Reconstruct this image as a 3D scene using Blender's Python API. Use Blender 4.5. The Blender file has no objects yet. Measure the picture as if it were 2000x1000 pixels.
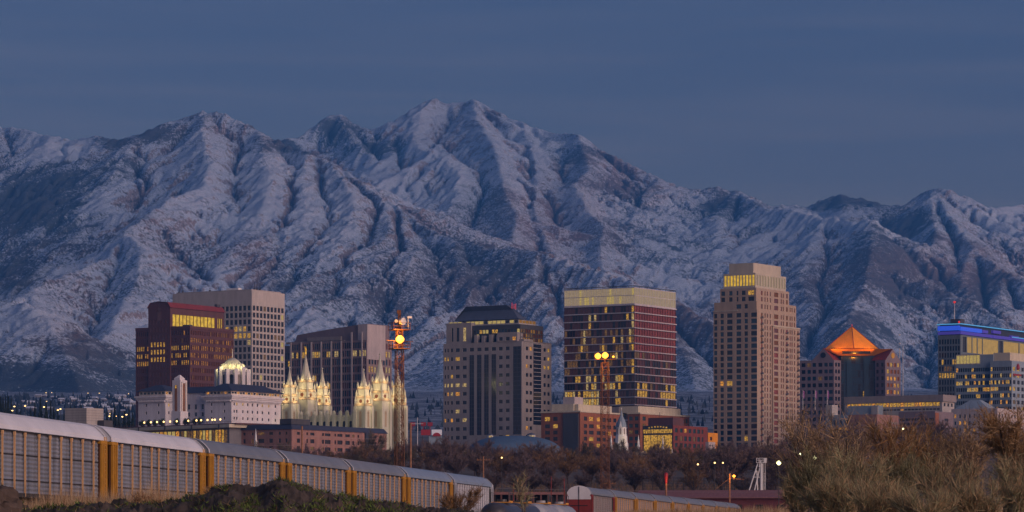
SKY_TINT_A = (1.64, 0.95, 1.02, 1); SKY_TINT_B = (2.2, 1.12, 1.08, 1)
SUN_E = 2.6; SUN_ANG = 60.0; SUN_EL_L = 14.0; SUN_AZ_L = 128.0; EXPO = 0.12; TEMPLE_E = .7
import bpy, math, random
import numpy as np
from mathutils import Vector, Matrix
random.seed(7)
RNG = np.random.default_rng(11)
sc = bpy.context.scene
COL = sc.collection
R = math.radians
F = 7000.0; HY = 1079.0; CZ = 2.0      # focal length in photo pixels, horizon row, camera height

def wx(px, Y): return (px - 1000.0) / F * Y
def wz(py, Y): return CZ + (HY - py) / F * Y
def at(px, py, Y): return Vector((wx(px, Y), Y, wz(py, Y)))

# ---------------------------------------------------------------- materials
MATS = {}
def mat(name, color, rough=0.7, metal=0.0, emit=None, estr=0.0, var=0.0, vscale=0.3, spec=0.5, bump=0.0, bscale=4.0, stretch=(1,1,1)):
    m = bpy.data.materials.new(name); m.use_nodes = True
    nt = m.node_tree; b = nt.nodes['Principled BSDF']
    b.inputs['Base Color'].default_value = (*color, 1)
    b.inputs['Roughness'].default_value = rough
    b.inputs['Metallic'].default_value = metal
    b.inputs['Specular IOR Level'].default_value = spec
    if emit is not None:
        b.inputs['Emission Color'].default_value = (*emit, 1)
        b.inputs['Emission Strength'].default_value = estr
    if var > 0 or bump > 0:
        tc = nt.nodes.new('ShaderNodeTexCoord'); mp = nt.nodes.new('ShaderNodeMapping')
        mp.inputs['Scale'].default_value = stretch
        nt.links.new(tc.outputs['Object'], mp.inputs['Vector'])
        nz = nt.nodes.new('ShaderNodeTexNoise'); nz.inputs['Scale'].default_value = vscale; nz.inputs['Detail'].default_value = 6
        nz.inputs['Roughness'].default_value = 0.65
        nt.links.new(mp.outputs['Vector'], nz.inputs['Vector'])
        if var > 0:
            rp = nt.nodes.new('ShaderNodeValToRGB')
            rp.color_ramp.elements[0].position = 0.3; rp.color_ramp.elements[1].position = 0.7
            rp.color_ramp.elements[0].color = (*[c*(1-var) for c in color], 1)
            rp.color_ramp.elements[1].color = (*[min(1, c*(1+var)) for c in color], 1)
            nt.links.new(nz.outputs['Fac'], rp.inputs['Fac'])
            nt.links.new(rp.outputs['Color'], b.inputs['Base Color'])
        if bump > 0:
            n2 = nt.nodes.new('ShaderNodeTexNoise'); n2.inputs['Scale'].default_value = bscale; n2.inputs['Detail'].default_value = 4
            nt.links.new(mp.outputs['Vector'], n2.inputs['Vector'])
            bp = nt.nodes.new('ShaderNodeBump'); bp.inputs['Strength'].default_value = bump
            nt.links.new(n2.outputs['Fac'], bp.inputs['Height']); nt.links.new(bp.outputs['Normal'], b.inputs['Normal'])
    MATS[name] = m
    if emit is not None and estr < 60:
        try: m.cycles.emission_sampling = 'NONE'
        except Exception: pass
    return m

# ---------------------------------------------------------------- mesh builder
class MB:
    def __init__(s): s.v = []; s.f = []; s.m = []; s.key = {}
    def vert(s, p): s.v.append((p[0], p[1], p[2])); return len(s.v) - 1
    def kv(s, p):
        k = (round(p[0], 3), round(p[1], 3), round(p[2], 3))
        i = s.key.get(k)
        if i is None: i = s.key[k] = s.vert(p)
        return i
    def face(s, pts, m=0, weld=False):
        fn = s.kv if weld else s.vert
        s.f.append([fn(p) for p in pts]); s.m.append(m)
    def box(s, x0, x1, y0, y1, z0, z1, m=0, mt=None):
        i = len(s.v)
        for z in (z0, z1):
            for (x, y) in ((x0, y0), (x1, y0), (x1, y1), (x0, y1)): s.v.append((x, y, z))
        for q in ((0,3,2,1), (0,1,5,4), (1,2,6,5), (2,3,7,6), (3,0,4,7)): s.f.append([i+k for k in q]); s.m.append(m)
        s.f.append([i+4, i+5, i+6, i+7]); s.m.append(m if mt is None else mt)
    def prism(s, poly, z0, z1, m=0, mt=None, top=None):
        """poly = list of (x,y) ccw; z1 may be per-vertex list"""
        n = len(poly); i = len(s.v)
        zt = z1 if isinstance(z1, (list, tuple)) else [z1]*n
        tp = top or poly
        for (x, y) in poly: s.v.append((x, y, z0))
        for k, (x, y) in enumerate(tp): s.v.append((x, y, zt[k]))
        for k in range(n):
            j = (k+1) % n; s.f.append([i+k, i+j, i+n+j, i+n+k]); s.m.append(m)
        s.f.append([i+n+k for k in range(n)]); s.m.append(m if mt is None else mt)
        s.f.append([i+k for k in reversed(range(n))]); s.m.append(m)
    def tube(s, p0, p1, r0, r1=None, n=6, m=0, cap=True):
        if r1 is None: r1 = r0
        p0 = Vector(p0); p1 = Vector(p1); d = (p1 - p0)
        if d.length < 1e-6: return
        d.normalize(); a = d.orthogonal().normalized(); b = d.cross(a)
        i = len(s.v)
        for (p, r) in ((p0, r0), (p1, r1)):
            for k in range(n):
                t = 2*math.pi*k/n; q = p + (a*math.cos(t) + b*math.sin(t))*r; s.v.append(tuple(q))
        for k in range(n):
            j = (k+1) % n; s.f.append([i+k, i+j, i+n+j, i+n+k]); s.m.append(m)
        if cap:
            s.f.append([i+n+k for k in range(n)]); s.m.append(m)
            s.f.append([i+k for k in reversed(range(n))]); s.m.append(m)
    def lathe(s, prof, n=12, c=(0,0), m=0, cap=True, ms=None, rot=0.0):
        """prof = [(r,z)...] about vertical axis"""
        i = len(s.v); K = len(prof)
        for (r, z) in prof:
            for k in range(n):
                t = 2*math.pi*k/n + rot; s.v.append((c[0]+r*math.cos(t), c[1]+r*math.sin(t), z))
        for q in range(K-1):
            for k in range(n):
                j = (k+1) % n
                s.f.append([i+q*n+k, i+q*n+j, i+(q+1)*n+j, i+(q+1)*n+k]); s.m.append(ms[q] if ms else m)
        if cap:
            s.f.append([i+(K-1)*n+k for k in range(n)]); s.m.append(m)
            s.f.append([i+k for k in reversed(range(n))]); s.m.append(m)
    def data(s, name, mats, smooth=False):
        me = bpy.data.meshes.new(name); me.from_pydata(s.v, [], s.f)
        if not isinstance(mats, (list, tuple)): mats = [mats]
        for m in mats: me.materials.append(MATS[m] if isinstance(m, str) else m)
        if len(mats) > 1: me.polygons.foreach_set('material_index', s.m)
        if smooth: me.polygons.foreach_set('use_smooth', [True]*len(me.polygons))
        me.update(); return me
    def build(s, name, mats, parent=None, loc=(0,0,0), smooth=False, rz=0.0):
        if not s.f: return None
        return link(name, s.data(name, mats, smooth), parent, loc, rz)

def link(name, data, parent=None, loc=(0,0,0), rz=0.0):
    o = bpy.data.objects.new(name, data); COL.objects.link(o)
    o.location = loc
    if rz: o.rotation_euler = (0, 0, rz)
    if parent is not None: o.parent = parent
    return o
def tag(o, label, cat, group=None, kind=None):
    if label: o['label'] = label
    if cat: o['category'] = cat
    if group: o['group'] = group
    if kind: o['kind'] = kind
    return o
def empty(name, loc, rz, label, cat, group=None):
    o = bpy.data.objects.new(name, None); COL.objects.link(o); o.location = loc; o.rotation_euler = (0, 0, rz)
    o.empty_display_size = 0.5
    return tag(o, label, cat, group)
def copy_tree(o, parent=None):
    c = o.copy(); COL.objects.link(c)
    if parent is not None: c.parent = parent
    for ch in [k for k in o.children]: copy_tree(ch, c)
    return c
def lamp_point(name, loc, energy, color, radius=0.3, parent=None):
    l = bpy.data.lights.new(name, 'POINT'); l.energy = energy; l.color = color; l.shadow_soft_size = radius
    return link(name, l, parent, loc)
def spot(name, loc, target, energy, color, angle=70, radius=0.5, blend=0.5):
    l = bpy.data.lights.new(name, 'SPOT'); l.energy = energy; l.color = color; l.shadow_soft_size = radius
    l.spot_size = R(angle); l.spot_blend = blend
    o = link(name, l, None, loc)
    d = Vector(target) - Vector(loc); o.rotation_euler = d.to_track_quat('-Z', 'Y').to_euler(); return o

# ---------------------------------------------------------------- camera, sky, sun
cam = bpy.data.cameras.new('camera'); camo = link('camera', cam, None, (0, 0, CZ))
camo.rotation_euler = (R(90), 0, 0)
cam.sensor_fit = 'HORIZONTAL'; cam.sensor_width = 36.0; cam.lens = F/2000*36.0
cam.shift_y = (HY - 500)/2000.0; cam.clip_start = 0.5; cam.clip_end = 60000
sc.camera = camo

SUN_AZ = 112.0; SUN_EL = 4.0      # azimuth clockwise from the view direction
w = bpy.data.worlds.new('World'); sc.world = w; w.use_nodes = True
nt = w.node_tree; bg = nt.nodes['Background']
sky = nt.nodes.new('ShaderNodeTexSky'); sky.sky_type = 'NISHITA'; sky.sun_disc = False
sky.sun_elevation = R(SUN_EL); sky.sun_rotation = R(SUN_AZ); sky.altitude = 1300
sky.air_density = 1.0; sky.dust_density = 1.0; sky.ozone_density = 3.0
bg.inputs['Strength'].default_value = 0.10
tc = nt.nodes.new('ShaderNodeTexCoord')
# faint horizontal streaks of thin cloud, part of the sky itself
mp = nt.nodes.new('ShaderNodeMapping'); mp.inputs['Scale'].default_value = (5.0, 5.0, 75.0)
mp.inputs['Rotation'].default_value = (0, R(3), 0)
nz = nt.nodes.new('ShaderNodeTexNoise'); nz.inputs['Scale'].default_value = 1.6; nz.inputs['Detail'].default_value = 5
nt.links.new(tc.outputs['Generated'], mp.inputs['Vector']); nt.links.new(mp.outputs['Vector'], nz.inputs['Vector'])
rp = nt.nodes.new('ShaderNodeValToRGB'); rp.color_ramp.elements[0].position = 0.42; rp.color_ramp.elements[1].position = 0.75
rp.color_ramp.elements[0].color = SKY_TINT_A; rp.color_ramp.elements[1].color = SKY_TINT_B
nt.links.new(nz.outputs['Fac'], rp.inputs['Fac'])
mx = nt.nodes.new('ShaderNodeMix'); mx.data_type = 'RGBA'; mx.blend_type = 'MULTIPLY'; mx.inputs[0].default_value = 1.0
nt.links.new(sky.outputs['Color'], mx.inputs[6]); nt.links.new(rp.outputs['Color'], mx.inputs[7])
sxy = nt.nodes.new('ShaderNodeSeparateXYZ'); nt.links.new(tc.outputs['Generated'], sxy.inputs[0])
gr = nt.nodes.new('ShaderNodeValToRGB'); gr.color_ramp.elements[0].position = .03; gr.color_ramp.elements[0].color = (1.12, 1.0, .98, 1); gr.color_ramp.elements[1].position = .16; gr.color_ramp.elements[1].color = (.98, 1.0, 1.02, 1)
nt.links.new(sxy.outputs['Z'], gr.inputs['Fac'])
m2 = nt.nodes.new('ShaderNodeMix'); m2.data_type = 'RGBA'; m2.blend_type = 'MULTIPLY'; m2.inputs[0].default_value = 1.0
nt.links.new(mx.outputs[2], m2.inputs[6]); nt.links.new(gr.outputs['Color'], m2.inputs[7]); nt.links.new(m2.outputs[2], bg.inputs['Color'])

sl = bpy.data.lights.new('sun', 'SUN'); sl.energy = SUN_E; sl.color = (1.0, 0.72, 0.62); sl.angle = R(SUN_ANG)
so = link('sun', sl, None, (0, 0, 500))
sd = Vector((math.sin(R(SUN_AZ_L))*math.cos(R(SUN_EL_L)), math.cos(R(SUN_AZ_L))*math.cos(R(SUN_EL_L)), math.sin(R(SUN_EL_L))))
so.rotation_euler = (-sd).to_track_quat('-Z', 'Y').to_euler()
sc.view_settings.view_transform = 'Standard'; sc.view_settings.look = 'None'
sc.view_settings.exposure = EXPO; sc.view_settings.gamma = 1.0
sc.render.film_transparent = False
try:
    sc.cycles.use_denoising = True
    sc.cycles.max_bounces = 6; sc.cycles.diffuse_bounces = 2; sc.cycles.glossy_bounces = 3
    sc.cycles.transparent_max_bounces = 8; sc.cycles.volume_bounces = 0
    sc.cycles.sample_clamp_indirect = 4.0; sc.cycles.use_light_tree = True
except Exception: pass
# ---------------------------------------------------------------- value noise helpers
def vnoise(x, y, seed):
    rs = np.random.default_rng(seed); T = rs.random((256, 256)).astype(np.float32)
    xi = np.floor(x).astype(np.int64); yi = np.floor(y).astype(np.int64)
    fx = (x - xi).astype(np.float32); fy = (y - yi).astype(np.float32)
    fx = fx*fx*fx*(fx*(fx*6-15)+10); fy = fy*fy*fy*(fy*(fy*6-15)+10)
    a = T[xi & 255, yi & 255]; b = T[(xi+1) & 255, yi & 255]; c = T[xi & 255, (yi+1) & 255]; d = T[(xi+1) & 255, (yi+1) & 255]
    return (a*(1-fx)+b*fx)*(1-fy) + (c*(1-fx)+d*fx)*fy
def fbm(x, y, oct=5, seed=0, gain=0.5, ridged=False):
    s = 0; a = 1; n = 0; c, sn = math.cos(0.6), math.sin(0.6)
    for o in range(oct):
        v = vnoise(x, y, seed+o*17)
        if ridged: v = 1-abs(2*v-1); v = v*v
        s = s + a*v; n += a; a *= gain
        x, y = (c*x - sn*y)*2.03+13.7, (sn*x + c*y)*2.03+7.1
    return s/n

# ---------------------------------------------------------------- ground
GP = [(-60,0),(60,0),(75,0.6),(105,2.6),(150,3.4),(205,4.1),(450,4.2),(520,4.6),(750,6.5),(1000,wz(948,1000)),(1500,wz(916,1500)),(2000,wz(893,2000)),
      (2600,wz(868,2600)),(3300,wz(838,3300)),(4200,wz(802,4200)),(5200,wz(774,5200)),(6500,wz(765,6500)),(30000,wz(765,6500)-60)]
def gz(Y): return float(np.interp(Y, [p[0] for p in GP], [p[1] for p in GP]))
def build_ground():
    ys = np.unique(np.concatenate([np.linspace(-300,300,61), np.linspace(300,1200,61), np.linspace(1200,6500,80), np.array([9000,15000,30000.])]))
    us = np.unique(np.concatenate([np.linspace(-1.2,1.2,81), np.linspace(-.22,.22,61)]))
    V = []; G = np.interp(ys, [p[0] for p in GP], [p[1] for p in GP])
    for j, y in enumerate(ys):
        wd = max(y, 0)+400
        for u in us:
            x = u*wd
            V.append((x, y, G[j] + (0.25*math.sin(x*.21+y*.13)+.2*math.sin(x*.07-y*.05)) * min(1, max(0.1, abs(y)/300))))
    n = len(us); Fc = []
    for j in range(len(ys)-1):
        for i in range(n-1): Fc.append((j*n+i, j*n+i+1, (j+1)*n+i+1, (j+1)*n+i))
    me = bpy.data.meshes.new('ground'); me.from_pydata(V, [], Fc)
    m = mat('dry_earth', (0.09, 0.07, 0.055), 0.95, var=0.4, vscale=0.05, bump=0.3, bscale=1.0)
    nt = m.node_tree; bs = nt.nodes['Principled BSDF']; src = bs.inputs['Base Color'].links[0].from_socket      # snow lies on the foothills far beyond the city
    tc_ = nt.nodes.new('ShaderNodeTexCoord'); sx = nt.nodes.new('ShaderNodeSeparateXYZ'); nt.links.new(tc_.outputs['Object'], sx.inputs[0])
    mr = nt.nodes.new('ShaderNodeMapRange'); mr.inputs['From Min'].default_value = 2600; mr.inputs['From Max'].default_value = 3600; nt.links.new(sx.outputs['Y'], mr.inputs['Value'])
    nz_ = nt.nodes.new('ShaderNodeTexNoise'); nz_.inputs['Scale'].default_value = .03; nz_.inputs['Detail'].default_value = 6; nz_.inputs['Roughness'].default_value = .7; nt.links.new(tc_.outputs['Object'], nz_.inputs['Vector'])
    r2 = nt.nodes.new('ShaderNodeValToRGB'); r2.color_ramp.elements[0].position = .44; r2.color_ramp.elements[1].position = .62; r2.color_ramp.elements[0].color = (.04, .06, .085, 1); r2.color_ramp.elements[1].color = (.42, .48, .58, 1); nt.links.new(nz_.outputs['Fac'], r2.inputs['Fac'])
    mi_ = nt.nodes.new('ShaderNodeMix'); mi_.data_type = 'RGBA'; nt.links.new(mr.outputs[0], mi_.inputs[0]); nt.links.new(src, mi_.inputs[6]); nt.links.new(r2.outputs['Color'], mi_.inputs[7]); nt.links.new(mi_.outputs[2], bs.inputs['Base Color'])
    me.materials.append(m); me.polygons.foreach_set('use_smooth', [True]*len(Fc)); me.update()
    o = link('ground', me); tag(o, 'dry brown ground of the rail yard rising to the city and foothills', None, kind='structure')
build_ground()

# ---------------------------------------------------------------- mountains
# each ridge: list of (px, py, distance) crest points; slope = fall per metre away from it
def ridges():
    Rg = []
    def r(pts, k=0.62, fin=0.0): Rg.append(([(wx(a,Y), Y, wz(b,Y)) for (a,b,Y) in pts], k))
    # front massif crest
    r([(-260,600,9800),(-120,560,10200),(0,522,10500),(40,480,10700),(90,430,10900),(130,392,11100),(165,350,11300),(205,318,11500),(235,292,11700),(265,270,11900),(300,250,12050),(335,236,12150),(362,222,12200),(400,216,12200),
       (430,218,12150),(455,228,12100),(480,242,12050),(505,255,12000),(545,275,11900),(600,296,11750),(645,316,11600),(700,352,11300),(745,384,11000),(785,412,10700),(820,436,10450),(850,453,10250),(885,462,10100),(925,474,9950),(960,485,9800)], .66)
    r([(960,485,9800),(1000,477,9700),(1050,488,9500),(1100,508,9300),(1180,528,9000),(1265,560,8700),(1330,592,8400),(1400,640,8100),(1480,700,7700),(1560,760,7300)], .60)
    # spurs of the front massif, running down towards the city
    r([(262,272,11900),(225,330,11300),(200,380,10800),(170,430,10300),(120,480,9800),(60,540,9300),(0,600,8800),(-60,650,8400)], .62)
    r([(400,216,12200),(395,260,11700),(410,310,11200),(400,360,10700),(330,385,10200),(290,420,9800),(240,455,9400),(215,500,9000),(140,530,8600),(70,560,8200),(0,600,7900)], .66)
    r([(505,255,12000),(520,310,11300),(530,360,10800),(505,410,10300),(480,450,9900),(440,520,9400),(390,580,8900),(320,640,8300),(250,700,7700),(180,745,7200)], .66)
    r([(240,455,9400),(275,480,9000),(270,540,8600),(240,590,8200),(215,650,7800),(180,690,7400),(120,735,7000)], .62)
    r([(70,560,8200),(60,610,7900),(100,640,7500),(130,690,7200),(100,740,6800)], .5)
    r([(-60,585,7600),(0,590,7400),(45,592,7200),(90,625,7000),(120,680,6800),(150,740,6400),(160,775,6100)], .42)
    r([(600,296,11750),(590,350,11100),(600,410,10400),(590,460,9900),(570,520,9500),(560,580,9000),(540,640,8500),(500,700,8000),(460,760,7500)], .66)
    r([(645,316,11600),(690,380,10700),(680,440,10100),(655,465,9700),(620,520,9300),(600,560,8900),(610,620,8400),(590,690,7900),(560,760,7400)], .66)
    r([(745,384,11000),(760,430,10300),(755,465,9800),(700,500,9400),(690,560,9000),(720,620,8600),(700,700,8000),(690,760,7500)], .66)
    r([(785,412,10700),(790,460,10000),(800,520,9400),(820,580,8900),(850,640,8400),(880,700,7900),(900,760,7400)], .66)
    r([(885,462,10100),(905,530,9500),(940,590,9000),(960,640,8500),(990,700,8000),(1010,760,7500)], .62)
    r([(1050,488,9500),(1040,540,9100),(1060,600,8600),(1080,670,8100),(1100,740,7600)], .6)
    r([(1180,528,9000),(1160,580,8600),(1190,640,8200),(1200,720,7700)], .6)
    r([(1265,560,8700),(1290,620,8300),(1340,690,7800),(1360,760,7300)], .6)
    # left back range
    r([(-350,300,15500),(-200,262,15000),(-60,240,14500),(0,246,14200),(60,252,14000),(100,262,13900),(135,273,13800),(165,267,13800),(200,266,13700),(235,275,13700),(300,300,13700)], .55)
    r([(0,246,14200),(-30,300,13400),(-60,380,12500),(-100,460,11600),(-180,540,10800)], .5)
    r([(100,262,13900),(85,285,13500),(50,320,13000),(30,370,12400),(0,430,11800)], .5)
    # summit range behind
    r([(440,330,14400),(500,300,14500),(560,270,14600),(590,262,14700),(615,245,14800),(640,229,14900),(660,222,15000),(690,235,15000),(722,248,15000),(745,244,15000),(765,236,15000),(775,247,15000),(800,220,15100),(820,202,15100),(845,192,15200),(870,200,15200),
       (900,197,15200),(922,190,15200),(950,203,15100),(985,226,15000),(1020,240,14900),(1060,256,14800),(1095,260,14700),(1128,257,14600),(1160,285,14500),(1195,303,14400),(1240,324,14300),(1290,348,14200),(1340,368,14200),(1365,372,14200),(1400,362,14200),(1440,372,14200),(1480,390,14200),(1530,402,14200),(1565,402,14300)], .64)
    r([(1530,402,14400),(1565,404,15000),(1600,388,15000),(1640,377,15000),(1690,388,15000),(1735,402,15000),(1775,403,15000),(1805,378,14500),(1825,367,14300),(1850,368,14200),(1880,384,14300),(1930,402,14600),(1970,402,14900),(2020,394,15200),(2150,360,15500),(2400,330,16000)], .6)
    r([(765,236,15000),(770,290,14200),(720,330,13600),(680,345,13100)], .55)
    r([(660,222,15000),(690,270,14500),(740,320,13900)], .62)
    r([(845,192,15200),(800,240,14600),(815,280,14100),(870,300,13600),(900,340,13200),(880,400,12600),(860,440,12200)], .64)
    r([(922,190,15200),(935,240,14500),(960,280,14000),(975,320,13500),(985,370,12900),(1010,420,12200),(1000,470,11500),(980,530,10700)], .66)
    r([(1020,240,14900),(1040,300,14100),(1045,350,13500),(1040,400,12900),(1060,450,12100),(1080,500,11400),(1100,540,10800)], .66)
    r([(1128,257,14600),(1150,330,13700),(1120,360,13300),(1150,410,12700),(1180,440,12300),(1170,500,11600),(1190,560,10900)], .66)
    r([(1290,348,14200),(1260,380,13700),(1230,430,13000),(1250,490,12300),(1280,540,11700),(1300,600,11000),(1380,660,10300)], .64)
    r([(1440,372,14200),(1400,420,13500),(1410,480,12700),(1370,540,12000),(1400,610,11200),(1460,690,10300)], .64)
    r([(1440,372,14200),(1500,405,13400),(1560,412,13100),(1610,426,12800),(1665,430,12500),(1705,430,12300)], .55)
    r([(1610,426,12800),(1580,480,12100),(1560,540,11400),(1590,600,10700),(1560,680,9900),(1540,760,9200)], .62)
    r([(1705,430,12300),(1700,500,11500),(1690,560,10800),(1660,620,10100),(1640,690,9400),(1620,760,8800)], .6)
    r([(1640,377,15000),(1660,440,14000),(1690,470,13500)], .6)
    r([(1825,367,14300),(1820,420,13500),(1830,460,12900),(1800,520,12100),(1780,580,11300),(1740,640,10500),(1720,720,9700),(1700,780,9000)], .66)
    r([(1825,367,14300),(1860,430,13400),(1900,480,12700),(1960,530,12000),(2030,570,11400)], .6)
    r([(1900,480,12700),(1880,540,11900),(1890,600,11200),(1860,660,10500),(1850,740,9700)], .62)
    r([(1960,530,12000),(1950,600,11200),(1960,680,10300),(1940,760,9500)], .62)
    r([(2020,394,15200),(2060,470,14000),(2100,560,12800),(2160,680,11400)], .6)
    return Rg

MAIN_RIDGES = [0, 1, 3, 5, 7, 16, 19, 20, 22, 24, 26, 29, 31, 33, 34]
NU, NV = 640, 500
KS = 1.0
Y0, Y1 = 5200.0, 16800.0
U0, U1 = -0.235, 0.235
def build_mountains():
    rs = np.random.default_rng(5)
    u = np.linspace(U0, U1, NU); v = np.linspace(0, 1, NV); Yv = Y0 + (Y1-Y0)*v
    Yg, Ug = np.meshgrid(Yv, u, indexing='ij'); Xg = Ug*Yg
    # warp the plan a little so ridges are not straight
    wxn = (fbm(Xg/700, Yg/700, 4, 3)-.5)*260 + (fbm(Xg/180, Yg/180, 3, 8)-.5)*70
    wyn = (fbm(Xg/700+50, Yg/700, 4, 4)-.5)*300 + (fbm(Xg/180+9, Yg/180, 3, 9)-.5)*70
    base = np.interp(Yg, [4000, 5200, 7000, 9000, 17000], [gz(4200)-60, gz(5200)-25, wz(772,7000), wz(770, 9000), 500]).astype(np.float32)
    H = base.copy()
    Rg = ridges()
    segs = []
    for pts, k in Rg:
        for a, b in zip(pts, pts[1:]): segs.append((a, b, k))
        # side ribs
        for i in range(len(pts)-1):
            a = Vector(pts[i]); b = Vector(pts[i+1]); L = (b-a).length
            for _ in range(2):
                t = rs.random(); p = a.lerp(b, t); dx, dy = (b-a).x, (b-a).y; n = math.hypot(dx, dy)+1e-6
                sgn = 1 if rs.random() < .5 else -1
                ln = rs.uniform(180, 520)
                dirx, diry = (-dy/n*sgn + rs.normal()*.35), (dx/n*sgn + rs.normal()*.35) - .25
                h = p.z - base.min()
                q = Vector((p.x+dirx*ln, p.y+diry*ln, p.z - ln*rs.uniform(.42, .55)))
                segs.append((tuple(p - Vector((0,0,8))), tuple(q), k*1.08))
    X = Xg; Y = Yg; main = set()
    for ri in MAIN_RIDGES:
        pts = Rg[ri][0]
        for a, b in zip(pts, pts[1:]): main.add((a, b))
    Dm = np.full(H.shape, 1e5, np.float32)
    for (a, b, k) in segs:
        ax, ay, az = a; bx, by, bz = b
        rad = max(az, bz)/k + 400
        m = (np.abs(X-(ax+bx)/2) < rad+abs(ax-bx)/2) & (np.abs(Y-(ay+by)/2) < rad+abs(ay-by)/2)
        # warp fades near the crest so that crests stay where they are
        px_, py_ = X[m], Y[m]
        dx, dy = bx-ax, by-ay; L2 = dx*dx+dy*dy+1e-6
        t = np.clip(((px_-ax)*dx + (py_-ay)*dy)/L2, 0, 1)
        d0 = np.hypot(px_-ax-t*dx, py_-ay-t*dy)
        f = np.clip(d0/350, 0, 1)
        qx = px_ + wxn[m]*f; qy = py_ + wyn[m]*f
        t = np.clip(((qx-ax)*dx + (qy-ay)*dy)/L2, 0, 1)
        d = np.hypot(qx-ax-t*dx, qy-ay-t*dy)
        z = az + (bz-az)*t - k*KS*d*(1 + 0.00012*d) + np.minimum(d, 900)*0.0
        H[m] = np.maximum(H[m], z.astype(np.float32))
        if (a, b) in main: Dm[m] = np.minimum(Dm[m], d.astype(np.float32))
    # soften the hollows between the lesser spurs so that the flanks read as broad faces
    def box(Z, r, ax):
        P = np.pad(Z, [(r+1, r) if a_ == ax else (0, 0) for a_ in (0, 1)], mode='edge'); c = np.cumsum(P, axis=ax, dtype=np.float64); n_ = Z.shape[ax]
        hi = np.take(c, range(2*r+1, 2*r+1+n_), axis=ax); lo = np.take(c, range(0, n_), axis=ax); return (hi-lo)/(2*r+1)
    B_ = H.copy()
    for _ in range(2): B_ = box(box(B_, 22, 1), 6, 0)
    wgt = 0.72*np.clip((Dm-40)/260, 0, 1)
    H = (H*(1-wgt) + (B_+12)*wgt).astype(np.float32)
    crest = H.copy()
    rel0 = np.clip((H-base)/150, 0, 1)
    DG = .20 + .22*np.clip((Xg/Yg*F+1000-900)/300, 0, 1); pg = Xg - DG*(Yg-10000) + (fbm(Xg/600, Yg/900, 3, 301)-.5)*160
    H = H + ((fbm(Xg/330, Yg/420, 5, 21, .6, ridged=True)-.45)*14 + (fbm(pg/210, Yg/1700, 4, 71, .62, ridged=True)-.42)*46*np.clip(Dm/320, .18, 1)).astype(np.float32)*rel0
    H = H.astype(np.float64)
    # fluvial carving
    cellx = (U1-U0)/(NU-1)*Yg; celly = (Y1-Y0)/(NV-1)
    offs = [(-1,-1),(-1,0),(-1,1),(0,-1),(0,1),(1,-1),(1,0),(1,1)]
    N = NU*NV; idx = np.arange(N).reshape(NV, NU)
    area = (cellx*celly).ravel()
    for it in range(26):
        best = np.full((NV, NU), 1e-9); rec = idx.copy(); dist = np.ones((NV, NU))
        Hp = np.pad(H, 1, mode='edge'); Ip = np.pad(idx, 1, mode='edge')
        for (dj, di) in offs:
            Hn = Hp[1+dj:1+dj+NV, 1+di:1+di+NU]; In = Ip[1+dj:1+dj+NV, 1+di:1+di+NU]
            dd = np.hypot(di*cellx, dj*celly); s = (H-Hn)/dd
            mk = s > best; best = np.where(mk, s, best); rec = np.where(mk, In, rec); dist = np.where(mk, dd, dist)
        if it % 2 == 0:
            order = np.argsort(-H.ravel()).tolist(); rl = rec.ravel().tolist(); A = area.tolist()
            for i in order:
                j = rl[i]
                if j != i: A[j] += A[i]
            An = np.minimum(np.array(A).reshape(NV, NU), 3e6)
        Hr = H.ravel()[rec.ravel()].reshape(NV, NU)
        Kd = 0.085*np.sqrt(An)/dist*0.85*np.clip((crest-base)/160, 0.05, 1)
        Kd = Kd*np.clip((An-1500)/9000, 0, 1)
        newH = (H + Kd*Hr)/(1+Kd)
        H = np.maximum(newH, base-25)
        # slight creep
        Hp = np.pad(H, 1, mode='edge')
        lap = (Hp[1:-1, 2:]+Hp[1:-1, :-2]+Hp[2:, 1:-1]+Hp[:-2, 1:-1])/4
        pit = rec == idx
        H = np.where(pit, lap+0.5, H + (lap-H)*0.03)
    H = H.astype(np.float32)
    # upsample
    MU, MV = 1250, 900
    uu = np.linspace(0, NU-1, MU); vv = np.linspace(0, NV-1, MV)
    def up(Z):
        i0 = np.clip(np.floor(uu).astype(int), 0, NU-2); fu = (uu-i0)[None, :]
        Z = Z[:, i0]*(1-fu) + Z[:, i0+1]*fu
        j0 = np.clip(np.floor(vv).astype(int), 0, NV-2); fv = (vv-j0)[:, None]
        return Z[j0]*(1-fv) + Z[j0+1]*fv
    Z = up(H); u2 = np.linspace(U0, U1, MU); Y2 = np.linspace(Y0, Y1, MV)
    YY, UU = np.meshgrid(Y2, u2, indexing='ij'); XX = UU*YY
    b2 = up(base); rel = np.clip((Z-b2)/150, 0.0, 1)
    wp = (fbm(XX/420, YY/420, 3, 91)-.5)*5
    DG = .20 + .22*np.clip((UU*F+1000-900)/300, 0, 1); pg = XX - DG*(YY-10000) + wp*9
    Z = Z + rel*((fbm(pg/56, YY/520, 4, 81, .62, ridged=True)-.4)*21 + (fbm(XX/95, YY/95, 5, 31, .62, ridged=True)-.4)*7 + (fbm(XX/22, YY/30, 3, 41, .6)-.5)*9)
    # thinner snow: cover drawn from terrain form and noise
    gy, gx = np.gradient(Z); gx = gx/((U1-U0)/(MU-1)*YY); gy = gy/((Y1-Y0)/(MV-1))
    gx = gx  # d/dx
    slope = np.hypot(gx, gy)
    K = 6; S = Z.copy()
    for _ in range(14):
        P = np.pad(S, 1, mode='edge'); S = (P[1:-1, 2:]+P[1:-1, :-2]+P[2:, 1:-1]+P[:-2, 1:-1]+S)/5
    conc = np.clip((S-Z)/9, -1, 1)               # + in gullies
    n1 = fbm(XX/420, YY/600, 5, 51); n2 = fbm(XX/60, YY/90, 4, 61, .6)
    # forested areas in world space: (px, py, distance, radius across, radius along)
    forest = np.zeros_like(Z)
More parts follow.
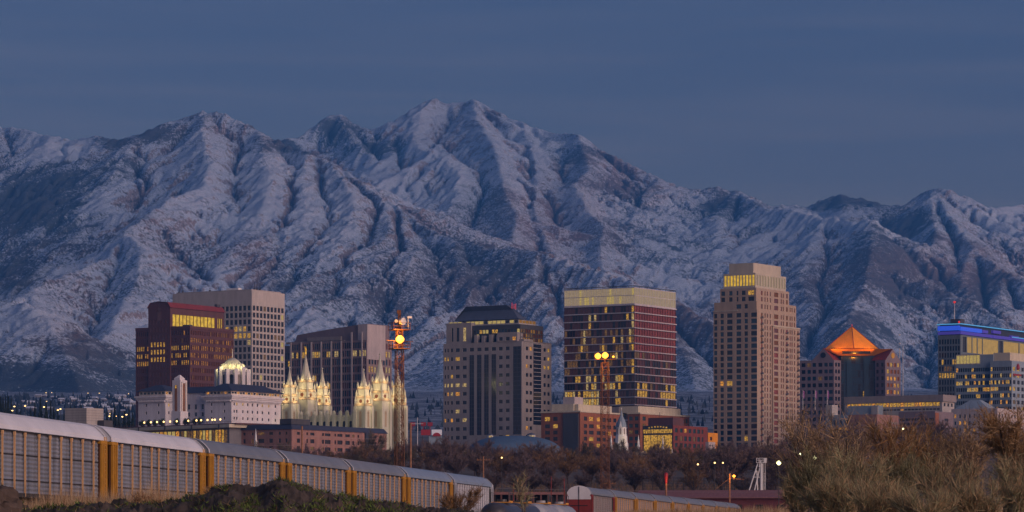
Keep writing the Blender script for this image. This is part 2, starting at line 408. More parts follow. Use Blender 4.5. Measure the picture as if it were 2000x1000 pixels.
    PX = 1000 + F*UU; PY = HY - F*(Z-CZ)/YY
    blobs = [(60,400,110,80,1),(110,350,90,40,.9),(230,330,60,30,.5),(215,275,40,20,.6),(300,262,50,18,.8),(20,520,60,60,.7),(390,405,60,22,.5),(640,258,62,26,1.1),(730,292,70,22,.9),(560,285,40,14,.8),
             (270,520,70,45,.25),(430,600,60,60,.4),(930,540,110,60,.9),(1000,620,60,60,.5),(880,500,60,30,.6),(620,620,90,70,.35),(760,600,60,80,.55),(560,560,50,50,.45),(140,690,90,60,.45),(100,600,40,40,.2),
             (1110,300,60,40,.55),(950,390,70,50,.6),(1190,370,90,28,.8),(1230,430,90,60,.55),(1330,480,90,60,.7),(1400,410,90,35,.6),(1480,430,70,50,.5),(1340,620,60,80,.5),(1680,385,90,25,1),(1620,400,60,20,.8),(1780,440,90,40,.9),(1560,460,60,40,.35),
             (1730,540,90,90,1),(1690,640,120,60,.7),(1830,540,60,60,.7),(1600,560,70,50,.5),(1900,560,90,60,.7),(1950,470,80,40,.5),(1900,690,120,60,.6),(1480,560,80,60,.5),(1560,660,80,60,.4),(30,740,200,40,.9),(330,745,200,30,.7),(250,690,80,40,.3)]
    for (a, b, ra, rb, s) in blobs:
        forest = np.maximum(forest, s*np.exp(-(((PX-a)/ra)**2 + ((PY-b)/rb)**2)))
    def blobsum(L):
        o = np.zeros_like(Z)
        for (a, b, ra, rb, s) in L: o = np.maximum(o, s*np.exp(-(((PX-a+(n2-.5)*40)/ra)**2 + ((PY-b+(n1-.5)*40)/rb)**2)))
        return o
    snowf = blobsum([(780,372,110,38,1),(860,235,70,30,.9),(720,330,70,26,.8),(870,330,60,30,.6),(110,292,85,30,1),(1600,424,100,13,1),(1545,470,70,45,.7),(1312,402,22,16,1),(1370,395,20,14,.8),(1950,412,70,24,.9),(1860,500,50,16,.6),
                     (420,330,110,60,.5),(640,420,70,70,.6),(300,330,60,40,.5),(60,640,80,60,.8),(250,640,60,40,.5),(1020,290,40,24,.5),(560,330,60,40,.5)])
    rockf = blobsum([(1060,440,90,60,.55),(1150,470,60,50,.45),(498,520,18,40,.9),(1180,300,60,24,.8),(930,230,50,22,.6),(270,330,14,50,.5),(1240,330,60,20,.5),(1850,470,70,40,.4)]
                    + [(a, b, 30, 13, .95) for (a, b) in ((560,285),(610,305),(660,328),(705,358),(750,392),(790,420),(825,442),(860,460),(900,470),(940,482),(1000,485),(1060,498))])
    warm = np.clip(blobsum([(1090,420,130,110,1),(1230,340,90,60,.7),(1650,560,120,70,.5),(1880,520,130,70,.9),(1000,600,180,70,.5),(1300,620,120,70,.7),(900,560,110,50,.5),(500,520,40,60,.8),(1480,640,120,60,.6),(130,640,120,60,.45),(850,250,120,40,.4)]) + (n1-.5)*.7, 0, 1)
    cover = 0.70*forest*np.clip(1.5-1.0*(n1<.38),0,1) + 0.22*(n1-.5)*2 + 0.34*(n2-.5) + 0.10*np.clip(conc, 0, 1) + 0.10*np.clip(slope-.75, 0, 1)
    cover = np.clip(cover + 0.15 - .34*snowf + .20*rockf + .26*np.clip(1-(Z-b2)/200, 0, 1), -.3, 1.2)
    rockiness = np.clip((slope-.6)*1.1 + (-conc)*.5 + (n2-.5)*.6, 0, 1) * (1-np.clip(forest*1.2, 0, 1)) * (1-.8*snowf) + .42*rockf
    n = MU*MV
    co = np.empty((n, 3), np.float32); co[:, 0] = XX.ravel(); co[:, 1] = YY.ravel(); co[:, 2] = Z.ravel()
    me = bpy.data.meshes.new('mountains')
    me.vertices.add(n); me.vertices.foreach_set('co', co.ravel())
    I = np.arange(n, dtype=np.int32).reshape(MV, MU)
    q = np.stack([I[:-1, :-1], I[:-1, 1:], I[1:, 1:], I[1:, :-1]], -1).reshape(-1, 4)
    me.loops.add(q.size); me.loops.foreach_set('vertex_index', q.ravel())
    me.polygons.add(len(q)); me.polygons.foreach_set('loop_start', np.arange(0, q.size, 4, dtype=np.int32))
    me.polygons.foreach_set('use_smooth', np.ones(len(q), bool))
    me.update(calc_edges=True)
    at_ = me.attributes.new('cover', 'FLOAT_COLOR', 'POINT')
    c = np.zeros((n, 4), np.float32); c[:, 0] = cover.ravel(); c[:, 1] = rockiness.ravel(); c[:, 2] = warm.ravel(); c[:, 3] = 1
    at_.data.foreach_set('color', c.ravel())
    # material
    m = bpy.data.materials.new('snowy_mountain'); m.use_nodes = True; nt = m.node_tree; b = nt.nodes['Principled BSDF']
    b.inputs['Roughness'].default_value = 0.9; b.inputs['Specular IOR Level'].default_value = 0.1
    A = nt.nodes.new('ShaderNodeAttribute'); A.attribute_name = 'cover'
    sp = nt.nodes.new('ShaderNodeSeparateColor'); nt.links.new(A.outputs['Color'], sp.inputs['Color'])
    geo = nt.nodes.new('ShaderNodeTexCoord')
    def noise(scale, detail, stretch=(1,1,1), rot=(0,0,0)):
        mp = nt.nodes.new('ShaderNodeMapping'); mp.inputs['Scale'].default_value = stretch; mp.inputs['Rotation'].default_value = rot
        nt.links.new(geo.outputs['Object'], mp.inputs['Vector'])
        z = nt.nodes.new('ShaderNodeTexNoise'); z.inputs['Scale'].default_value = scale; z.inputs['Detail'].default_value = detail; z.inputs['Roughness'].default_value = .7
        nt.links.new(mp.outputs['Vector'], z.inputs['Vector']); return z.outputs['Fac']
    def math_(op, a, b_=None, c_=None):
        x = nt.nodes.new('ShaderNodeMath'); x.operation = op
        for k, t in enumerate((a, b_, c_)):
            if t is None: continue
            if isinstance(t, (int, float)): x.inputs[k].default_value = t
            else: nt.links.new(t, x.inputs[k])
        return x.outputs[0]
    def ramp(f, stops):
        r_ = nt.nodes.new('ShaderNodeValToRGB'); e = r_.color_ramp.elements
        e[0].position, e[0].color = stops[0][0], (*stops[0][1], 1); e[1].position, e[1].color = stops[-1][0], (*stops[-1][1], 1)
        for p_, c_ in stops[1:-1]: k = e.new(p_); k.color = (*c_, 1)
        nt.links.new(f, r_.inputs['Fac']); return r_.outputs['Color']
    fine = noise(0.15, 6, (1, .6, .5)); mid = noise(0.014, 5)
    strata = noise(0.02, 5, (.35, .35, 2.6), (0, R(38), 0))
    f1 = math_('MULTIPLY_ADD', fine, 2.9, -1.45); f2 = math_('MULTIPLY_ADD', mid, .9, -.45); f3 = math_('MULTIPLY_ADD', strata, .8, -.40)
    patch = nt.nodes.new('ShaderNodeMapRange'); patch.inputs['From Min'].default_value = .38; patch.inputs['From Max'].default_value = .62; patch.inputs['To Min'].default_value = .25; patch.inputs['To Max'].default_value = 1.45; nt.links.new(noise(.0022, 4), patch.inputs['Value'])
    f1 = math_('MULTIPLY', f1, patch.outputs[0])
    s = math_('ADD', math_('ADD', f1, f2), f3)
    s = math_('ADD', s, sp.outputs['Red'])
    dark = nt.nodes.new('ShaderNodeMapRange'); dark.inputs['From Min'].default_value = .26; dark.inputs['From Max'].default_value = .56
    nt.links.new(s, dark.inputs['Value'])
    rocks = math_('ADD', math_('MULTIPLY_ADD', strata, 1.8, -1.0), math_('MULTIPLY', sp.outputs['Green'], .9))
    rocks = math_('ADD', rocks, math_('MULTIPLY_ADD', fine, 3.0, -1.55))
    rk = nt.nodes.new('ShaderNodeMapRange'); rk.inputs['From Min'].default_value = .28; rk.inputs['From Max'].default_value = .50
    nt.links.new(rocks, rk.inputs['Value'])
    def mix(f, a, b_):
        x = nt.nodes.new('ShaderNodeMix'); x.data_type = 'RGBA'
        if isinstance(f, float): x.inputs[0].default_value = f
        else: nt.links.new(f, x.inputs[0])
        for k, t in ((6, a), (7, b_)):
            if isinstance(t, tuple): x.inputs[k].default_value = (*t, 1)
            else: nt.links.new(t, x.inputs[k])
        return x.outputs[2]
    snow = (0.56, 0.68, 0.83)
    rock = ramp(mid, [(.35, (.20, .13, .105)), (.65, (.34, .22, .17))])
    brush = ramp(fine, [(.3, (.016, .035, .055)), (.7, (.05, .07, .09))])
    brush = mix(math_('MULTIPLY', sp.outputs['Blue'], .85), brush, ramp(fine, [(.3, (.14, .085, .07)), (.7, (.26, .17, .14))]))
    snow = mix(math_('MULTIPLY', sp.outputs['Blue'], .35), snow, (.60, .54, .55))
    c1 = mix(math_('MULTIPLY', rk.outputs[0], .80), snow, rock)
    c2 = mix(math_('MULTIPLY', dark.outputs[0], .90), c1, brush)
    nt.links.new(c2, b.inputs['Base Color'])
    bp = nt.nodes.new('ShaderNodeBump'); bp.inputs['Strength'].default_value = 0.9; bp.inputs['Distance'].default_value = 9.0
    nt.links.new(math_('ADD', math_('MULTIPLY', fine, .6), strata), bp.inputs['Height']); nt.links.new(bp.outputs['Normal'], b.inputs['Normal'])
    me.materials.append(m)
    o = link('mountains', me); tag(o, 'snow dusted mountain range behind the city', None, kind='structure')
    return o
build_mountains()

# ---------------------------------------------------------------- haze: the air between here and the mountains
def build_haze():
    b = MB(); b.box(-6000, 6000, -320, 17200, -65, 2900)
    m = bpy.data.materials.new('haze_air'); m.use_nodes = True; nt = m.node_tree
    nt.nodes.remove(nt.nodes['Principled BSDF'])
    v = nt.nodes.new('ShaderNodeVolumePrincipled'); v.inputs['Color'].default_value = (.09, .38, 1.0, 1)
    v.inputs['Density'].default_value = HAZE; v.inputs['Anisotropy'].default_value = 0.0
    nt.links.new(v.outputs[0], nt.nodes['Material Output'].inputs['Volume'])
    o = b.build('haze', [m]); tag(o, 'thin blue evening haze in the air before the mountains', None, kind='stuff')
HAZE = 5.5e-5
build_haze()
# ---------------------------------------------------------------- materials of the city
def lit_mat(name, color, strength, lo=0.18, scale=1.3):
    m = mat(name, (0.05, 0.045, 0.035), 0.3, emit=color, estr=strength)
    nt = m.node_tree; b = nt.nodes['Principled BSDF']
    g = nt.nodes.new('ShaderNodeNewGeometry')
    n = nt.nodes.new('ShaderNodeTexNoise'); n.inputs['Scale'].default_value = scale; n.inputs['Detail'].default_value = 3
    nt.links.new(g.outputs['Position'], n.inputs['Vector'])
    r_ = nt.nodes.new('ShaderNodeMapRange'); r_.inputs['From Min'].default_value = .38; r_.inputs['From Max'].default_value = .62
    r_.inputs['To Min'].default_value = strength*lo; r_.inputs['To Max'].default_value = strength
    nt.links.new(n.outputs['Fac'], r_.inputs['Value']); nt.links.new(r_.outputs[0], b.inputs['Emission Strength'])
    m.cycles.emission_sampling = 'NONE'
    return m
lit_mat('lit_gold', (1.0, .52, .06), .62)
lit_mat('lit_amber', (1.0, .40, .04), .75)
lit_mat('lit_cream', (1.0, .68, .24), .52)
lit_mat('lit_dim', (.9, .42, .10), .16)
lit_mat('lit_lime', (1.0, .72, .20), .46, .6)
lit_mat('lit_crown', (1.0, .72, .42), .30, .7)
lit_mat('lit_panel', (1.0, .58, .12), .36, .8, .4)
lit_mat('lit_yellow', (1.0, .60, .04), .72, .55, .5)
mat('glass_dark', (.015, .018, .026), .12, spec=.6)
mat('glass_blue', (.014, .05, .085), .12, spec=.7)
mat('glass_teal', (.03, .07, .08), .15, spec=.7)
mat('glass_sunset_tint', (.50, .13, .11), .16, metal=.75, var=.35, vscale=.05)  # red tint imitates the sunset mirrored in the right-hand faces
mat('glass_plum', (.15, .055, .045), .25, spec=.8)
mat('glass_bronze', (.32, .12, .03), .18, metal=.6)
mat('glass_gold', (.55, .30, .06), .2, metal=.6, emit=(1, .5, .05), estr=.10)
def wallm(n, c, v=.16, s=.3): return mat(n, c, .85, var=v, vscale=s, bump=.1, bscale=.5, stretch=(1, 1, .22))
wallm('white_precast', (.50, .45, .42)); wallm('pale_parapet', (.42, .38, .36))
wallm('brown_granite', (.13, .055, .055)); wallm('red_metal_roof', (.22, .035, .04))
wallm('grey_granite', (.34, .30, .29)); wallm('slate_roof', (.075, .095, .15))
wallm('mauve_stone', (.29, .21, .20)); wallm('mauve_pale', (.50, .43, .42)); wallm('dark_metal_roof', (.20, .15, .16))
wallm('white_mullion', (.55, .52, .55)); wallm('plum_spandrel', (.09, .035, .035))
wallm('beige_stone', (.42, .32, .24)); wallm('beige_cap', (.50, .45, .36))
wallm('temple_granite', (.52, .50, .42)); wallm('temple_trim', (.40, .30, .20))
wallm('hotel_white', (.68, .64, .66)); wallm('hotel_cream', (.66, .60, .54)); wallm('slate_navy', (.035, .045, .085))
wallm('concrete', (.42, .39, .37), .2, .3); wallm('concrete_dark', (.20, .19, .20), .2, .3)
wallm('orange_brick', (.30, .105, .05), .2, .4); wallm('red_brick', (.22, .05, .035), .2, .4); wallm('pink_brick', (.32, .17, .14), .25, .4)
wallm('cream_stucco', (.60, .53, .40)); wallm('taupe_wall', (.28, .24, .23)); wallm('blue_grey_wall', (.26, .33, .40))
wallm('pink_stone', (.22, .17, .19)); wallm('blue_vault', (.07, .13, .22)); wallm('copper_orange', (.85, .31, .015), .15, .2)
wallm('dark_navy_wall', (.035, .045, .07)); wallm('gunmetal', (.07, .07, .08))
mat('white_paint', (.75, .74, .74), .6); mat('gold_leaf', (.9, .6, .1), .3, metal=.8, emit=(1, .6, .05), estr=.12)
mat('neon_blue', (.02, .05, .3), .3, emit=(.04, .14, 1.0), estr=.5); mat('neon_violet', (.05, .03, .3), .3, emit=(.16, .12, .8), estr=.2)
mat('neon_cyan', (.02, .1, .3), .3, emit=(.15, .6, 1.0), estr=.5)
mat('beacon_red', (.3, .01, .01), .3, emit=(1, .05, .03), estr=.6)
mat('sign_red', (.22, .012, .02), .5, emit=(1, .04, .05), estr=.05)
mat('lamp_warm', (.8, .6, .3), .3, emit=(1, .62, .22), estr=3.0)
mat('lamp_orange', (.9, .5, .1), .3, emit=(1, .34, .03), estr=3.4)
mat('screen_white', (.5, .5, .5), .4, emit=(.9, .8, .95), estr=.18)

TH = R(58.0)
class Bld:
    def __init__(s, name, label, cat, px, Y, th=TH, group=None, zbase=None):
        s.C = Vector((wx(px, Y), Y)); s.th = th; s.Y = Y
        s.r = Vector((math.cos(th), math.sin(th))); s.l = Vector((-math.sin(th), math.cos(th)))
        s.zb = gz(Y)-3 if zbase is None else zbase
        s.e = empty(name, (s.C.x, s.C.y, s.zb), th, label, cat, group)
        s.w = []
    def W(s, x, y): return s.C + s.r*x + s.l*y
    def X(s, px, y0=0.0):
        p = s.W(0, y0); k = (px-1000)/F; return (k*p.y-p.x)/(s.r.x-k*s.r.y)
    def Yl(s, px, x0=0.0):
        p = s.W(x0, 0); k = (px-1000)/F; return (k*p.y-p.x)/(s.l.x-k*s.l.y)
    def Z(s, py, x=0.0, y=0.0): return wz(py, s.W(x, y).y) - s.zb
    def T(s, A, B, px):
        """distance along A->B (local) at which the picture column px is met"""
        a = s.W(*A); b = s.W(*B); d = (b-a); L = d.length; d = d/L; k = (px-1000)/F
        return (k*a.y-a.x)/(d.x-k*d.y)
    def panel(s, mb, A, B, z0, z1, cols=None, rows=None, rec=.45, m=0, lit=None, skip=None, prio=0):
        A = Vector(A); B = Vector(B); d = B-A; L = d.length; d = d/L; n = Vector((d.y, -d.x))
        cols = [c for c in (cols or []) if c[0] > 0.02 and c[1] < L-.02]; rows = [r_ for r_ in (rows or []) if r_[0] > z0+.02 and r_[1] < z1-.02]
        us = [0.0]; [us.extend(c) for c in cols]; us.append(L)
        zs = [z0]; [zs.extend(r_) for r_ in rows]; zs.append(z1)
        def P(u, z, k=0.0): q = A+d*u-n*k; return (q.x, q.y, z)
        for i in range(len(us)-1):
            for j in range(len(zs)-1):
                u0, u1, a, b = us[i], us[i+1], zs[j], zs[j+1]
                hole = i % 2 == 1 and j % 2 == 1
                if hole:
                    ci, rj = (i-1)//2, (j-1)//2
                    if skip and skip(ci, rj): hole = False
                if not hole:
                    mb.face([P(u0,a), P(u1,a), P(u1,b), P(u0,b)], m, True); continue
                mb.face([P(u0,a), P(u1,a), P(u1,a,rec), P(u0,a,rec)], m, True)
                mb.face([P(u0,b,rec), P(u1,b,rec), P(u1,b), P(u0,b)], m, True)
                mb.face([P(u0,a), P(u0,a,rec), P(u0,b,rec), P(u0,b)], m, True)
                mb.face([P(u1,a,rec), P(u1,a), P(u1,b), P(u1,b,rec)], m, True)
                key = lit(ci, rj, len(cols), len(rows)) if lit else 'glass_dark'
                c = A+d*((u0+u1)/2)-n*(rec-.04)
                s.w.append((prio + b*.01 + (2 if key.startswith('lit') else 0), c.x, c.y, (a+b)/2, u1-u0, b-a, math.atan2(d.y, d.x), key))
    def mass(s, mb, poly, z0, z1, specs=None, m=0, mt=None, rec=.45):
        n = len(poly); specs = specs or {}
        for k in range(n):
            A, B = poly[k], poly[(k+1) % n]
            if k in specs: s.panel(mb, A, B, z0, z1, m=m, rec=rec, **specs[k])
            else: mb.face([(A[0],A[1],z0), (B[0],B[1],z0), (B[0],B[1],z1), (A[0],A[1],z1)], m, True)
        mb.face([(p[0], p[1], z1) for p in poly], m if mt is None else mt, True)
    def box(s, mb, x0, x1, y0, y1, z0, z1, Rf=None, Lf=None, m=0, mt=None, rec=.45):
        sp = {}
        if Rf: sp[0] = Rf
        if Lf: sp[3] = Lf
        s.mass(mb, [(x0,y0), (x1,y0), (x1,y1), (x0,y1)], z0, z1, sp, m, mt, rec)
    def windows(s, cap=100, name='window'):
        s.w.sort(key=lambda q: -q[0]); cache = {}
        for (p, x, y, z, w_, h, a, key) in s.w[:cap]:
            k = (round(w_, 1), round(h, 1), key)
            if k not in cache:
                b = MB(); b.box(-w_/2-.02, w_/2+.02, -.03, .03, -h/2-.02, h/2+.02); cache[k] = b.data('window', key)
            link(name, cache[k], s.e, (x, y, z), a)
        if len(s.w) > cap:
            b = MB(); keys = []
            for (p, x, y, z, w_, h, a, key) in s.w[cap:]:
                if key not in keys: keys.append(key)
                dx, dy = math.cos(a), math.sin(a); nx, ny = dy, -dx; q = []
                for (u, v) in ((-1,-1), (1,-1), (1,1), (-1,1)):
                    q.append((x+dx*u*w_/2+nx*.03, y+dy*u*w_/2+ny*.03, z+v*h/2))
                b.face(q, keys.index(key))
            o = b.build(name, keys, s.e); o['kind'] = 'stuff'
        s.w = []
    def add(s, mb, name, mats, smooth=False): return mb.build(name, mats, s.e, smooth=smooth)
def even(a, b, n, frac):
    p = (b-a)/n; return [(a+p*i+p*(1-frac)/2, a+p*(i+1)-p*(1-frac)/2) for i in range(n)]
def rnd_lit(p, keys=('lit_gold', 'lit_cream', 'lit_amber'), dark='glass_dark', seed=1, rows=None, pr=.7):
    rr = random.Random(seed)
    def f(i, j, nc, nr):
        k = nr-1-j            # row from the top
        q = pr if (rows and k in rows) else p
        if rr.random() < q: return rr.choice(keys)
        return dark if isinstance(dark, str) else rr.choice(dark)
    return f
def pxcols(b, A, B, lst): return sorted([(b.T(A, B, p-w_/2), b.T(A, B, p+w_/2)) for (p, w_) in lst])

# ================================================================ 1 white grid tower
b = Bld('office_tower', 'pale grid-fronted office tower with a tall blank parapet, behind the dark brown tower', 'office tower', 491.7, 2520)
W_, D_ = b.X(556), b.Yl(337); H = b.Z(567); zr = [b.Z(596+13.5*i+10.0) for i in range(20)]; rows = sorted([(z, z+3.45) for z in zr if z > 2])
mb = MB()
b.box(mb, 0, W_, 0, D_, 0, H, dict(cols=even(.6, W_-.6, 9, .70), rows=rows, lit=rnd_lit(.05, ('lit_dim','lit_lime'), 'glass_dark', 3, [1,3,4], .14)),
      dict(cols=even(.6, D_-.6, 18, .72), rows=rows, lit=rnd_lit(.03, ('lit_cream','lit_gold'), 'glass_dark', 4, [3,4,5], .6)), mt=1)
b.add(mb, 'wall', ['white_precast', 'concrete_dark'])
w2 = MB(); w2.box(2, W_-2, 2, D_-2, H+.01, H+1.0); b.add(w2, 'roof_curb', 'pale_parapet')
for (px_, hh) in ((497, 5), (502, 7), (508, 4), (350, 3.5), (357, 3.0), (410, 2.5)):
    w2 = MB(); yy = b.Yl(px_, 4) if px_ < 491 else 3.0; xx = 4 if px_ < 491 else b.X(px_, 3)
    w2.tube((xx, yy, H+.9), (xx, yy, H+1+hh), .16); w2.box(xx-.5, xx+.5, yy-.5, yy+.5, H+.9, H+1.9); b.add(w2, 'roof_antenna', 'gunmetal')
w2 = MB(); w2.box(3, 7, D_*.2, D_*.35, H+.9, H+2.4); b.add(w2, 'roof_unit', 'white_paint')
b.w = [(q[0] + (5 if (1000+F*(b.W(q[1],q[2]).x)/b.W(q[1],q[2]).y) > 440 else -5),)+q[1:] for q in b.w]
b.windows()

# ================================================================ 2 brown granite tower
b = Bld('office_tower', 'dark reddish brown granite tower with a red gabled roof and glowing gold top windows', 'office tower', 371, 2380)
W_, D_ = b.X(456.5), b.Yl(265); H = b.Z(638); P_ = 14.6
rows = sorted([(b.Z(645+P_*i+8.6), b.Z(645+P_*i)) for i in range(16)])
mb = MB()
def brown_l(i, j, nc, nr):
    k = nr-1-j; rr = random.random()
    if k in (2,3,4): return 'lit_gold' if rr < .62 else ('lit_amber' if rr < .88 else 'glass_dark')
    if k == 0: return 'lit_amber' if rr < .06 else 'glass_dark'
    if k >= 8: return 'lit_dim' if rr < .05 else 'glass_plum'
    return 'glass_plum' if rr < .96 else 'lit_dim'
def brown_r(i, j, nc, nr):  # glowing amber, gold and bronze panes also imitate orange reflections here
    k = nr-1-j; rr = random.random()
    if k in (1,2,3): return 'lit_amber' if rr < .72 else 'glass_bronze'
    if k == 0: return 'glass_gold' if i > nc*.45 and rr < .5 else ('glass_bronze' if rr < .7 else 'glass_plum')
    if k == 4: return 'lit_amber' if (i < nc*.35 and rr < .7) or rr < .2 else 'glass_bronze'
    if k in (5,6): return 'glass_gold' if rr < .25 else 'glass_bronze'
    return 'glass_bronze' if rr < .5 else 'glass_plum'
b.box(mb, 0, W_, 0, D_, 0, H, dict(cols=even(.7, W_-.7, 24, .58), rows=rows, lit=brown_r), dict(cols=even(.7, D_-.7, 26, .62), rows=rows, lit=brown_l), mt=1, rec=.6)
b.add(mb, 'wall', ['brown_granite', 'gunmetal'])
# upper gabled block, its gable front standing a little proud of the left face
ya, yb = b.Yl(334), b.Yl(291); xe = b.X(438, ya); ze = b.Z(600, 0, ya); zp = b.Z(589.5, 0, (ya+yb)/2)
mb = MB(); A = (-.8, ya); Bq = (xe, ya)
T = lambda px_: b.T(A, Bq, px_)
gold = [(T(325.5), T(327.5)), (T(329), T(331))] + [(T(337+ i*6.9+.2), T(337+(i+1)*6.9-.2)) for i in range(12)] + [(T(425+i*3.6), T(427.2+i*3.6)) for i in range(3)]
b.box(mb, -.8, xe, ya, yb, 0, ze, dict(cols=gold, rows=[(b.Z(636.3, 0, ya), b.Z(613.5, 0, ya))], lit=lambda i, j, nc, nr: 'lit_yellow', prio=20),
      dict(cols=even(1.5, yb-ya-1.5, 6, .6), rows=sorted([(b.Z(624+P_*i+9, 0, ya), b.Z(624+P_*i, 0, ya)) for i in range(17)]), lit=lambda i, j, nc, nr: ('lit_gold' if nr-1-j in (3,4,5) and random.random() < .85 else 'glass_plum')), rec=.5)
ym = (ya+yb)/2
mb.face([(-.8, yb, ze), (-.8, ya, ze), (-.8, ya+2, zp-.8), (-.8, ym, zp), (-.8, yb-2, zp-.8)]); mb.face([(xe, ya, ze), (xe, yb, ze), (xe, yb-2, zp-.8), (xe, ym, zp), (xe, ya+2, zp-.8)])
b.add(mb, 'upper_block', ['brown_granite'])
mb = MB(); o_ = .7
for (p, q) in (((ya-o_, ze-.2), (ya+2, zp-.5)), ((ya+2, zp-.5), (ym, zp+.3)), ((ym, zp+.3), (yb-2, zp-.5)), ((yb-2, zp-.5), (yb+o_, ze-.2))):
    mb.face([(-1.5, p[0], p[1]), (xe+.6, p[0], p[1]), (xe+.6, q[0], q[1]), (-1.5, q[0], q[1])], 0, True)
b.add(mb, 'roof', ['red_metal_roof'])
mb = MB(); mb.box(-.95, -.82, ym-1.6, ym+1.6, ze-9, ze-1.5); mb.tube((-.95, ym, ze-1.5), (-.82, ym, ze-1.5), 1.6, n=16); b.add(mb, 'arched_window', 'glass_plum')
mb = MB(); mb.box(xe-7, xe-3, ya+1, ya+3, zp-.6, zp+1.2); b.add(mb, 'roof_unit', 'gunmetal')
mb = MB(); mb.box(-.45, W_+.3, -.45, -.002, H-1.3, H+.5); mb.box(-.45, -.002, .003, ya-.01, H-1.3, H+.5); mb.box(-.45, -.002, yb+.01, D_, H-1.3, H+.5); b.add(mb, 'cornice', 'brown_granite')
for (x0_, x1_, y0_, y1_, h_) in ((3, 7, 3, 8, 1.6), (9, 12, 4, 6, 1.0)): s_ = MB(); s_.box(x0_, x1_, y0_, y1_, H+.003, H+h_); b.add(s_, 'roof_unit', 'gunmetal')
b.windows()

# ================================================================ 3 mauve office block with sloping metal roof
b = Bld('office_building', 'mauve office block with a long sloping roof and tall pale piers, behind the temple', 'office building', 716, 2620)
W_, D_ = b.X(765), b.Yl(567); D2 = b.Yl(549.5)
P_ = 15.6; rows = sorted([(b.Z(668+P_*i+11.5), b.Z(668+P_*i)) for i in range(15)])
def lmauve(seed, hot):
    rr = random.Random(seed)
    def f(i, j, nc, nr):
        k = nr-1-j
        if k in hot and rr.random() < .7: return rr.choice(('lit_gold','lit_cream'))
        if k > 2 and rr.random() < .035: return 'lit_gold'
        return rr.choice(('glass_dark', 'glass_plum', 'glass_blue'))
    return f
cols = []
A, Bq = (0, D_), (0, 0)
edges = [567.5, 588, 607.7, 627, 646.5, 666, 686.6, 706.5]
for e0, e1 in zip(edges, edges[1:]+[716]):
    t0, t1 = b.T(A, Bq, e0)+.9, b.T(A, Bq, e1)-.5
    n_ = 4 if e1-e0 > 12 else 2; st = (t1-t0)/n_
    for q in range(n_): cols.append((t0+st*q+.1, t0+st*(q+1)-.1))
H = b.Z(664); HR = b.Z(634)
mb = MB()
b.box(mb, 0, W_, 0, D_, 0, H, dict(cols=even(2, W_-1, 8, .62), rows=rows, lit=lmauve(5, (0,1,3))), dict(cols=cols, rows=rows, lit=lmauve(6, (1,))), mt=1)
b.box(mb, 4, W_-4, D_+.003, D2, 0, b.Z(669), None, dict(cols=even(.5, D2-D_-.5, 3, .8), rows=rows, lit=lmauve(7, (1,))), mt=1)
b.add(mb, 'wall', ['mauve_stone', 'gunmetal'])
pr = MB()
for e0 in edges:
    t = D_-b.T(A, Bq, e0+.8); pr.box(-.8, -.01, t-.55, t+.55, 0, b.Z(664 if e0 < 670 else 648))
b.add(pr, 'pier', 'mauve_pale')
# upper storey and sloping roof profile, extruded back
mb = MB(); zz = lambda py: b.Z(py)
prof = [(b.Yl(570), H+.01), (b.Yl(575), zz(659)), (b.Yl(578), zz(649)), (b.Yl(640), zz(640)), (b.Yl(700), zz(633)), (0, zz(632)), (0, H+.01)]
n_ = len(prof); x0_, x1_ = 1.5, W_-3
mb.face([(x0_, y, z) for (y, z) in prof]); mb.face([(x1_, y, z) for (y, z) in reversed(prof)])
for k in range(n_):
    p, q = prof[k], prof[(k+1) % n_]; mb.face([(x0_, p[0], p[1]), (x1_, p[0], p[1]), (x1_, q[0], q[1]), (x0_, q[0], q[1])])
b.add(mb, 'roof', ['dark_metal_roof'])
mb = MB(); y2 = b.Yl(672); mb.box(.3, 1.4, y2, b.Yl(558), H-.9, H+.6); mb.box(-.3, 1.3, b.Yl(666), b.Yl(600), H+.62, zz(655)); b.add(mb, 'eave_band', 'taupe_wall')
mb = MB(); xa = b.X(716.5); b.panel(mb, (.5, -.3), (b.X(752), -.3), H-14, b.Z(633), even(1.2, 11, 4, .35), [(b.Z(664), b.Z(645))], lit=lambda *a: 'glass_plum')
mb.box(.5, b.X(752), -.29, 8, H-14, b.Z(633)); b.add(mb, 'stair_tower', ['mauve_pale'])
b.windows()
mb = MB(); mb.tube((b.X(757), 1, H), (b.X(757), 1, H+3), .35, n=8); b.add(mb, 'beacon', 'beacon_red')

# ================================================================ 4 grey granite tower
b = Bld('office_tower', 'grey granite tower with stepped shoulders and a dark hipped roof above lit glass', 'office tower', 1019, 2300)
W_, D_ = b.X(1077), b.Yl(866); H = b.Z(666); P_ = 17.3
rows = sorted([(b.Z(676+P_*i+7), b.Z(676+P_*i)) for i in range(12)])
A, Bq = (0, D_), (0, 0)
lc = pxcols(b, A, Bq, [(869.5,3.2),(875,3.2),(882.5,4.4),(893.7,8),(907.3,8),(921.5,8.4),(936,8.4),(950,8.4),(964.5,8.4),(977.8,7.6),(991.3,7.6)])
strip_idx = (5,6,7,8)
rr4 = random.Random(9)
def g_l(i, j, nc, nr):
    k = nr-1-j
    if k in (1,) and i < 5: return 'lit_gold' if rr4.random() < .6 else 'glass_dark'
    if k in (4,5,7,8) and i < 5: return 'lit_cream' if rr4.random() < .5 else ('lit_amber' if rr4.random() < .2 else 'glass_dark')
    if rr4.random() < .05: return 'lit_gold'
    return 'glass_dark'
mb = MB()
A2, B2 = (0, 0), (W_, 0)
rc = pxcols(b, A2, B2, [(1029.5,4.6),(1037,4.6),(1064,4.4),(1071.5,4.4)])
